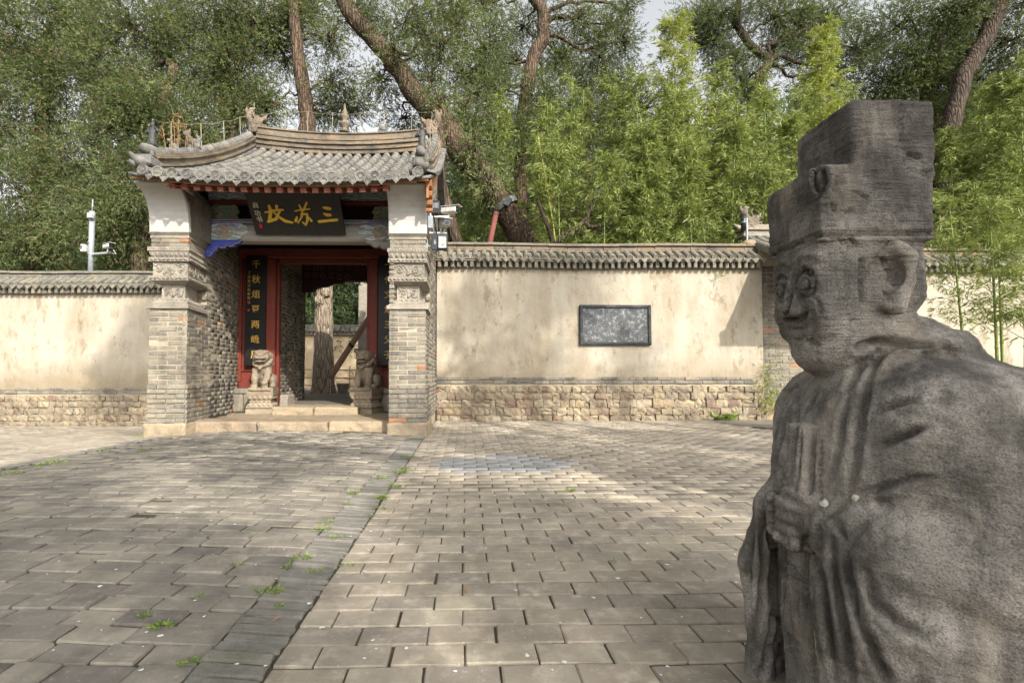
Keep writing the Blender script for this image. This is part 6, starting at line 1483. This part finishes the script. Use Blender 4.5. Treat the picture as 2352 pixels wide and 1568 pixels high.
    for pts, r, d in [([(885,-75),(830,-85),(770,-60),(735,-10),(715,40)], .009, .016), ([(1160,-60),(1080,-75),(990,-85),(885,-75)], .009, .018), ([(715,40),(690,100),(670,200),(655,330),(640,450),(630,560),(610,640)], .010, .016), ([(600,150),(575,250),(560,400),(530,520),(490,620)], .008, .010),
        ([(930,180),(830,200),(760,230),(700,265)], .008, .012), ([(1000,310),(930,330),(850,365),(780,395),(700,420)], .009, .016), ([(1010,560),(900,570),(800,600),(720,630),(640,645)], .009, .015),
        ([(600,680),(520,740),(440,760)], .008, .010), ([(400,760),(395,900),(400,1100),(420,1300),(440,1568)], .009, .016), ([(450,800),(460,1000),(490,1200),(520,1400),(540,1560)], .009, .016),
        ([(520,850),(530,1000),(560,1200),(600,1400),(620,1560)], .009, .016), ([(590,900),(600,1050),(650,1250),(720,1400),(780,1560)], .010, .016), ([(690,1030),(740,1180),(850,1280),(960,1330),(1040,1310)], .012, .016),
        ([(700,1400),(760,1480),(800,1560)], .010, .012), ([(135,580),(130,800),(120,1000),(110,1200)], .009, .014), ([(180,620),(180,850),(200,1000),(180,1200),(130,1380)], .009, .016), ([(225,650),(220,850),(250,930),(230,1100),(240,1300),(190,1480)], .010, .018),
        ([(300,870),(300,1000),(290,1100),(260,1350)], .009, .014), ([(300,970),(350,1020),(390,1100)], .007, .010), ([(300,1040),(340,1060),(385,1090)], .007, .008), ([(300,60),(290,200),(280,350),(250,480),(300,590)], .009, .012), ([(360,50),(350,250),(330,400),(320,590)], .008, .010),
        ([(230,160),(270,230),(290,330)], .007, .008), ([(440,150),(420,200),(360,270)], .007, .009), ([(250,1370),(200,1460),(170,1560)], .010, .014), ([(360,1380),(310,1340),(280,1400),(250,1480)], .008, .010),
        ([(740,560),(900,545)], .004, .004), ([(830,700),(760,690),(720,660)], .012, .008), ([(520,740),(600,900)], .010, .010), ([(700,760),(620,840),(600,930)], .014, .010)]: line(s2, pts, r, d)
    for k in range(11): line(s2, [(452, 395 + 27 * k), (478, 385 + 27 * k)], .0035, .006)
    line(s2, [(432,330),(425,500),(415,680)], .005, .010); line(s2, [(372,320),(360,500),(340,640)], .005, .008)
    for pts, r, d in [([(585,785),(640,850),(700,865)], .004, .005), ([(612,785),(660,838),(712,850)], .004, .005), ([(640,782),(682,825),(730,835)], .004, .005), ([(915,80),(918,250),(940,420),(1060,470)], .003, .004), ([(330,1248),(370,1255),(420,1240)], .005, .006),
        ([(365,1000),(375,955),(415,940),(455,960),(470,1000)], .004, .006), ([(660,640),(640,655)], .007, .008), ([(560,610),(572,640)], .006, .006), ([(700,560),(740,575)], .004, .005), ([(640,910),(600,920),(560,960)], .003, .003), ([(710,900),(705,1000),(715,1120)], .005, .008),
        ([(820,900),(850,960),(840,1080)], .005, .007), ([(700,1360),(780,1330),(900,1330),(1000,1350),(1150,1350)], .010, .018), ([(640,1568),(700,1450),(800,1400)], .009, .012), ([(270,860),(350,840)], .003, .003), ([(400,1300),(440,1340),(480,1345)], .006, .005), ([(1085,430),(1045,460)], .005, .007), ([(960,350),(1010,365)], .005, .008), ([(870,700),(878,740)], .003, .004)]: line(s1, pts, r, d)
    el = lambda cx, cy, rx, ry, a0=0, a1=360: [(cx + rx * math.cos(R(a)), cy + ry * math.sin(R(a))) for a in range(a0, a1 + 1, 20)]
    for pts, r, d in [(el(415, 1025, 52, 66), .0058, .010), (el(415, 1030, 27, 36), .0038, .007), (el(288, 1072, 34, 50), .005, .009), (el(288, 1075, 18, 26), .003, .005), ([(225,880),(350,825),(480,775),(600,772),(800,765),(1105,758)], .0055, .011),
        ([(355,985),(350,1060),(340,1110),(322,1150),(312,1195)], .006, .011), ([(385,1080),(408,1130),(420,1165),(412,1205),(370,1218),(330,1215)], .006, .012), ([(330,1266),(370,1274),(415,1266)], .005, .009), ([(345,1316),(375,1322),(402,1314)], .006, .006), ([(262,1010),(290,990),(325,1000)], .004, .006), ([(460,1090),(490,1120),(500,1180)], .004, .004), ([(450,1180),(470,1260),(450,1330)], .006, .004),
        ([(474,425),(466,480),(490,545)], .006, .012), ([(512,440),(520,490),(505,540)], .006, .012), ([(490,560),(480,590)], .004, .006)]: line(s1, pts, r, d)
    kd = KDTree(len(groove))
    for i, (p, r, d) in enumerate(groove): kd.insert(p, i)
    kd.balance(); nrm = normals(a, b); disp = np.zeros(len(a))
    for i, p in enumerate(a):
        q, j, dist = kd.find(p)
        if dist < .035: r, d = groove[j][1:]; disp[i] = -d * 1.25 * math.exp(-(dist / r) ** 2) + d * .16 * math.exp(-((dist - r * 2.1) / r) ** 2)
    a = a + nrm * disp[:, None]
    a = a + nrm * (vnoise(a, 9, 1) * .0035 + vnoise(a, 26, 2) * .0018 + vnoise(a * [1, 1, 2.0], 62, 3) * .0016 + vnoise(a, 120, 4) * .0011 - np.clip(vnoise(a, 17, 9) - .55, 0, 1) * .014)[:, None]
    T = empty('stone_statue', (1.0, yc, -.1), 'large weathered grey stone official in a tall stepped hat holding a tablet', 'statue')
    link('body', mesh_np('body', a, b, M_STAT, smooth=True), T)
    # pale lichen spots
    m = MB(); 
    for (x, y), s_ in (((485, 688), .0085), ((640, 660), .006)):
        hit = bvh.ray_cast(o, ray(*s2(x, y)).normalized(), 3)
        if hit[0] is not None:
            n_ = hit[1]; u_ = n_.orthogonal().normalized(); w_ = n_.cross(u_)
            m.add([hit[0] + n_ * .004] + [hit[0] + n_ * .0015 + (u_ * math.cos(k * .7) + w_ * math.sin(k * .7)) * s_ * random.uniform(.7, 1.4) for k in range(9)], [(0, 1 + k, 1 + (k + 1) % 9) for k in range(9)])
    m.build('lichen', flat('pale_lichen', C('b5b2a2'), .95), T)
    m = MB(); m.box((.78, .86, -.14), (1.24, 1.41, -.06), 0, .02); m.build('base', M_STAT, T)
statue()
# ------------------------------------------------------------------ cameras, lamps and posts
Yp = 9.95
T = empty('camera_pole', tuple(W(207, 612, Yp)), 'grey steel camera pole with thin antenna rising behind the left wall', 'pole')
def pole(nm, a, b, r, mat, par, seg=14): m = MB(); m.tube([a, b], r, seg); return m.build(nm, mat, par, True)
pole('post', W(207.5, 650, Yp), W(212, 486, Yp), .05, M_PIPE, T); pole('antenna', W(212, 486, Yp), W(213, 458, Yp), .012, M_PIPE, T, 8)
a = W(207, 495, Yp - .1); m = MB(); m.box((a.x - .045, Yp - .13, a.z - .05), (a.x + .045, Yp - .05, a.z + .05), 0, .006); m.build('bracket_plate', M_CAMW, T)
a = W(196, 571, Yp); m = MB(); m.box((a.x - .055, Yp - .07, a.z - .075), (a.x + .045, Yp + .07, a.z + .075), 0, .01); bxj = m.build('junction_box', M_CAMW, T)
m = MB()
for k in range(5): m.box((a.x - .04, Yp - .086, a.z - .02 + k * .016), (a.x + .0, Yp - .082, a.z - .012 + k * .016))
m.build('vent', M_DKPL, T)
for y in (557, 583): m = MB(); m.tube([W(209, y - 1.5, Yp), W(209, y + 1.5, Yp)], .058, 14); m.build('clamp', M_PIPE, T)
m = MB(); p0 = W(212, 584, Yp - .05); p1 = W(256, 580, Yp - .05); m.tube([p0, p1], .026, 8); m.build('arm', M_PIPE, T)
def cctv(cx, Y, z, yaw, pitch, L, r, label, dark=False):
    C_ = empty('security_camera', (cx, Y, z), label, 'camera'); M = Matrix.Translation((cx, Y, z)) @ Matrix.Rotation(yaw, 4, 'Z') @ Matrix.Rotation(pitch, 4, 'X')
    m = MB(); m.box((-r, -L/2, -r * .9), (r, L/2, r * .9), 0, r * .35, M); m.build('housing', M_CAMW, C_)
    m = MB(); m.box((-r * 1.15, -L/2 - L * .18, r * .92), (r * 1.15, L/2, r * 1.1), 0, .003, M); m.build('sunshade', M_CAMW, C_)
    m = MB(); m.box((-r * .85, -L/2 - .006, -r * .75), (r * .85, -L/2 - .001, r * .75), 0, .002, M); f_ = m.build('front_glass', M_GLASS, C_)
    m = MB(); m.tube([M @ Vector((0, -L/2 - .001, 0)), M @ Vector((0, -L/2 - .012, 0))], r * .42, 12); m.build('lens', M_DKPL, C_); m = MB(); m.tube([M @ Vector((0, 0, -r * .9)), M @ Vector((0, .02, -r * 2.2))], r * .28, 8); m.build('foot', M_CAMW, C_)
    return C_
p1 = W(250, 566, Yp - .1); cctv(p1.x, Yp - .12, p1.z, R(60), 0, .24, .05, 'white security camera on the arm of the grey pole above the left wall')
m = MB(); q = W(259, 572, Yp - .1); m.tube([q, q + Vector((.07, 0, -.10)), q + Vector((.0, 0, -.09))], .006, 5); m.build('cable', M_CAMW, T)
# gear on the gable wall of the gatehouse: brackets stand out from the wall at x = -.516
xg = OR
Y1 = 7.15
a = W(1020, 483, Y1); cctv(xg + .27, Y1, a.z - .0, R(62), R(4), .27, .052, 'upper white bullet camera on the gable wall bracket pointing right')
T = empty('camera_bracket', (xg, Y1, a.z - .1), 'white bracket holding the upper bullet camera on the gable wall', 'bracket')
m = MB(); m.box((xg, Y1 - .05, a.z - .125), (xg + .27, Y1 + .05, a.z - .095), 0, .006); m.build('arm', M_CAMW, T); m = MB(); m.box((xg + .0, Y1 - .09, a.z - .08), (xg + .13, Y1 + .02, a.z + .12), 0, .01); m.build('cable_box', M_DKPL, T)
m = MB()
for k in range(5): m.box((xg + .02 + k * .02, Y1 - .096, a.z - .0), (xg + .03 + k * .02, Y1 - .092, a.z + .08))
m.build('fin', M_PIPE, T)
m = MB(); m.tube([(xg + .06, Y1 - .02, a.z - .1), (xg + .07, Y1 - .02, a.z - .35), (xg + .05, Y1 - .05, a.z - .58)], .018, 7); m.tube([(xg + .13, Y1 + .03, a.z - .1), (xg + .13, Y1 + .03, a.z - .5)], .035, 8); m.build('conduit', M_DKPL, T)
Y2 = 6.75; a = W(1017, 516, Y2); cctv(xg + .22, Y2 - .03, a.z, R(18), R(8), .24, .055, 'lower white bullet camera on the gable wall facing the square')
T = empty('camera_bracket', (xg, Y2, a.z - .1), 'white bracket holding the lower bullet camera just above the floodlight', 'bracket')
m = MB(); m.box((xg, Y2 - .04, a.z - .14), (xg + .25, Y2 + .04, a.z - .115), 0, .005); m.build('arm', M_CAMW, T)
T = empty('antenna_box', (xg + .03, 6.55, a.z), 'small grey antenna unit mounted on the gable wall beside the cameras', 'antenna'); b = W(991, 510, 6.5)
m = MB(); m.box((xg, 6.45, b.z - .1), (xg + .07, 6.53, b.z + .07), 0, .008); m.build('unit', M_PIPE, T); m = MB(); m.tube([(xg + .035, 6.49, b.z + .07), (xg + .035, 6.49, b.z + .30)], [.016, .009], 8); m.build('rod', M_PIPE, T); m = MB(); m.tube([(xg + .05, 6.5, b.z + .22), (xg + .09, 6.62, b.z + .02), (xg + .12, 6.75, b.z - .18)], .009, 6); m.build('cable', M_DKPL, T)
Yf = 6.35; a = W(990, 537, Yf); b = W(1028, 573, Yf)
T = empty('floodlight', ((a.x + b.x) / 2, Yf, b.z), 'black floodlight with square reflector fixed to the gable wall above the right wall', 'lamp')
m = MB(); m.box((a.x + .01, Yf + .024, b.z), (b.x, Yf + .07, a.z), 0, .004); m.box((a.x + .01, Yf, b.z), (W(1006, 0, Yf).x, Yf + .024, a.z), 0, .004); m.build('housing', M_DKPL, T)
ra = W(1008, 541, Yf); rb2 = W(1026, 569, Yf)
m = MB(); x0, x1, z0, z1 = ra.x, rb2.x, rb2.z, ra.z; e = .035
m.add([(x0, Yf - .002, z0), (x1, Yf - .002, z0), (x1, Yf - .002, z1), (x0, Yf - .002, z1), (x0 + e, Yf + .02, z0 + e*1.3), (x1 - e*.8, Yf + .02, z0 + e*1.3), (x1 - e*.8, Yf + .02, z1 - e*1.3), (x0 + e, Yf + .02, z1 - e*1.3)], [(0,1,5,4),(1,2,6,5),(2,3,7,6),(3,0,4,7)]); m.build('reflector', flat('bright_reflector', C('d5d8d8'), .3, .2), T)
m.v = []; m = MB(); m.box((x0 + e, Yf - .001, z0 + e * 1.3), (x1 - e * .8, Yf + .01, z1 - e * 1.3)); m.build('diode_panel', flat('diode_yellow', C('c9c48c'), .5), T)
m = MB(); m.box((x0 - .012, Yf - .012, z0 - .012), (x1 + .012, Yf - .002, z0)); m.box((x0 - .012, Yf - .012, z1), (x1 + .012, Yf - .002, z1 + .012)); m.box((x0 - .012, Yf - .012, z0), (x0, Yf - .002, z1)); m.box((x1, Yf - .012, z0), (x1 + .012, Yf - .002, z1)); m.build('bezel', M_DKPL, T)
c = W(999, 556, Yf); text('LED', .036, frame((c.x, Yf - .002, c.z), (1, 0, 0), (0, -1, 0)) @ Matrix.Rotation(R(90), 4, 'Y'), M_CAMW, 'lettering', T, .003)
m = MB(); m.box((xg - .0, Yf + .05, b.z + .05), (b.x - .05, Yf + .07, b.z + .07), 0, .003); m.box((xg - .01, Yf + .0, b.z + .02), (xg + .012, Yf + .09, a.z - .02)); m.build('bracket', M_PIPE, T)
# post with sensor unit on the right wall
T = empty('sensor_post', tuple(W(1713, 546, 8.55)), 'short grey post with black tubular sensor on the right wall near the statue', 'post')
p = W(1715.5, 552, 8.55); m = MB(); m.box((p.x - .013, 8.53, p.z), (p.x + .013, 8.57, W(0, 489, 8.55).z), 0, .004); m.build('post', M_PIPE, T)
p = W(1710, 510, 8.5); m = MB(); m.tube([W(1708, 529, 8.5), W(1708, 492, 8.5)], .047, 12); m.build('sensor', M_DKPL, T, True); m = MB(); m.tube([W(1708, 512, 8.5), W(1708, 510, 8.5)], .05, 12); m.build('collar', M_PIPE, T)
# weeds between the pavers, droppings, grass at the wall foot
L_WEED = m_leaf('weed_leaves', [(.10, .15, .03), (.16, .24, .04), (.22, .32, .06), (.28, .36, .09)], .35)
def tuft(px, py, r, n, label, h=.035, name='weed'):
    Yw = None
    z = 0
    d = ray(px, py); t = -CAMZ / d.z; x, y = d.x * t, d.y * t; z = gz(x, y); t = (z - CAMZ) / d.z; x, y = d.x * t, d.y * t
    B = []; D = []
    for k in range(n):
        a = rng.random() * 6.28; q = rng.random() ** .6 * r; B.append((x + q * math.cos(a), y + q * math.sin(a) * .6, z + .002 + rng.random() * h * .5)); dd = np.array([math.cos(a) * .8 + rng.normal() * .4, math.sin(a) * .8 + rng.normal() * .4, abs(rng.normal()) * .55 + .1]); D.append(dd / np.linalg.norm(dd))
    B = np.array(B); c = np.array([x, y, z]); D = np.array(D)
    o = leaves(B - c, D, h * rng.uniform(.5, 1.2, n), h * .32, rng.random(n), name, L_WEED, None); o.location = c; return tag(o, label, 'weed', 'weeds between the paving bricks')
WL = 'small green weed growing in a joint between the paving bricks'
for px, py, r, n in [(922, 1087, .07, 70), (935, 1080, .05, 40), (878, 1147, .05, 70), (740, 1218, .06, 80), (752, 1200, .05, 50), (695, 1283, .05, 80), (775, 1235, .06, 50), (725, 1315, .04, 40), (620, 1361, .06, 110), (660, 1305, .03, 30), (370, 1442, .04, 90), (435, 1525, .03, 50), (640, 1395, .02, 20), (812, 1135, .05, 40), (840, 1190, .05, 50), (880, 1100, .05, 30), (935, 1052, .08, 50), (330, 1035, .05, 30), (330, 1418, .02, 30), (100, 1070, .15, 80), (130, 1062, .1, 60), (25, 1090, .1, 50), (315, 1003, .1, 50), (1310, 1130, .04, 30), (1405, 1292, .02, 20), (800, 1300, .03, 20), (545, 1300, .02, 20), (870, 1170, .05, 40), (905, 1120, .05, 40), (960, 1010, .1, 40), (800, 1160, .04, 30), (455, 1375, .02, 20), (790, 995, .12, 40), (240, 1040, .1, 30)]:
    tuft(px, py, r * .8, int(n * .8), WL, .017 if py > 1150 else .03)
o = tuft(1660, 965, .18, 120, 'clump of grass growing at the foot of the right wall near the statue', .12, 'grass_clump')
o['group'] = 'grass'; o2 = tuft(1700, 962, .1, 60, 'smaller grass clump at the wall foot closest to the statue', .09, 'grass_clump'); o2['group'] = 'grass'
sh = leaves(np.array([(5.22 + rng.normal() * .12, 8.2 + rng.normal() * .08, .15 + abs(rng.normal()) * .45) for _ in range(420)]), unit(420) * [1, 1, .8], .08, .018, rng.random(420), 'shrub', L_BAM2, None); tag(sh, 'small yellow green shrub in the wall corner beside the statue shoulder', 'shrub')
# bird droppings and a few dry leaves: flat spatters on the paving
M_DROP = flat('white_dropping', C('d9d8d2'), .8); M_DRYL = flat('dry_leaf', C('9a7a52'), .8)
m = MB(); rr = random.Random(9)
for k in range(210):
    y = rr.uniform(1.15, 6.2) ** 1.0 if k < 120 else rr.uniform(1.1, 2.6); x = rr.uniform(-1.1 * y, .62 * y); s_ = rr.uniform(.0015, .005) * (1.6 if rr.random() < .12 else 1)
    n_ = 9; z = gz(x, y) + .0045; m.add([(x, y, z + .001)] + [(x + math.cos(a) * s_ * q, y + math.sin(a) * s_ * q, z) for a, q in [(2 * math.pi * i / n_, rr.uniform(.5, 1.8)) for i in range(n_)]], [(0, 1 + i, 1 + (i + 1) % n_) for i in range(n_)])
dr = m.build('droppings', M_DROP, None); tag(dr, 'white bird droppings spattered over the paving', None, None, 'stuff')
m = MB()
for k in range(22):
    y = rr.uniform(1.4, 6.5); x = rr.uniform(-1.0 * y, .6 * y); s_ = rr.uniform(.006, .011); a = rr.uniform(0, 6.3); z = gz(x, y) + .008; c, s2 = math.cos(a), math.sin(a)
    m.add([(x - c*s_*2, y - s2*s_*2, z), (x - s2*s_*.6, y + c*s_*.6, z + .004), (x + c*s_*2, y + s2*s_*2, z), (x + s2*s_*.6, y - c*s_*.6, z + .003)], [(0, 1, 2, 3)])
dl = m.build('fallen_leaves', M_DRYL, None); tag(dl, 'few dry leaves lying on the paving', None, None, 'stuff')

# dry stalks rooted on the left descending ridge
m = MB(); rr = random.Random(21)
for k in range(9):
    y = rr.uniform(6.15, 6.9); b0 = Vector((-3.85 + rr.uniform(-.04, .05), y, zr(y, -3.87) + .2)); h = rr.uniform(.25, .62); e = b0 + Vector((rr.gauss(0, .06), rr.gauss(0, .05), h)); m.tube([b0, b0.lerp(e, .5) + Vector((.01, 0, 0)), e], [.004, .003, .0015], 4)
    for j in range(9): q = b0.lerp(e, rr.uniform(.35, 1)); m.tube([q, q + Vector((rr.gauss(0, .04), rr.gauss(0, .03), rr.uniform(.01, .05)))], [.003, .0045], 4)
o = m.build('dry_weed', M_DRYL, None); tag(o, 'brown dry weed stalks growing on the left sloping ridge of the gatehouse roof', 'dry weed')
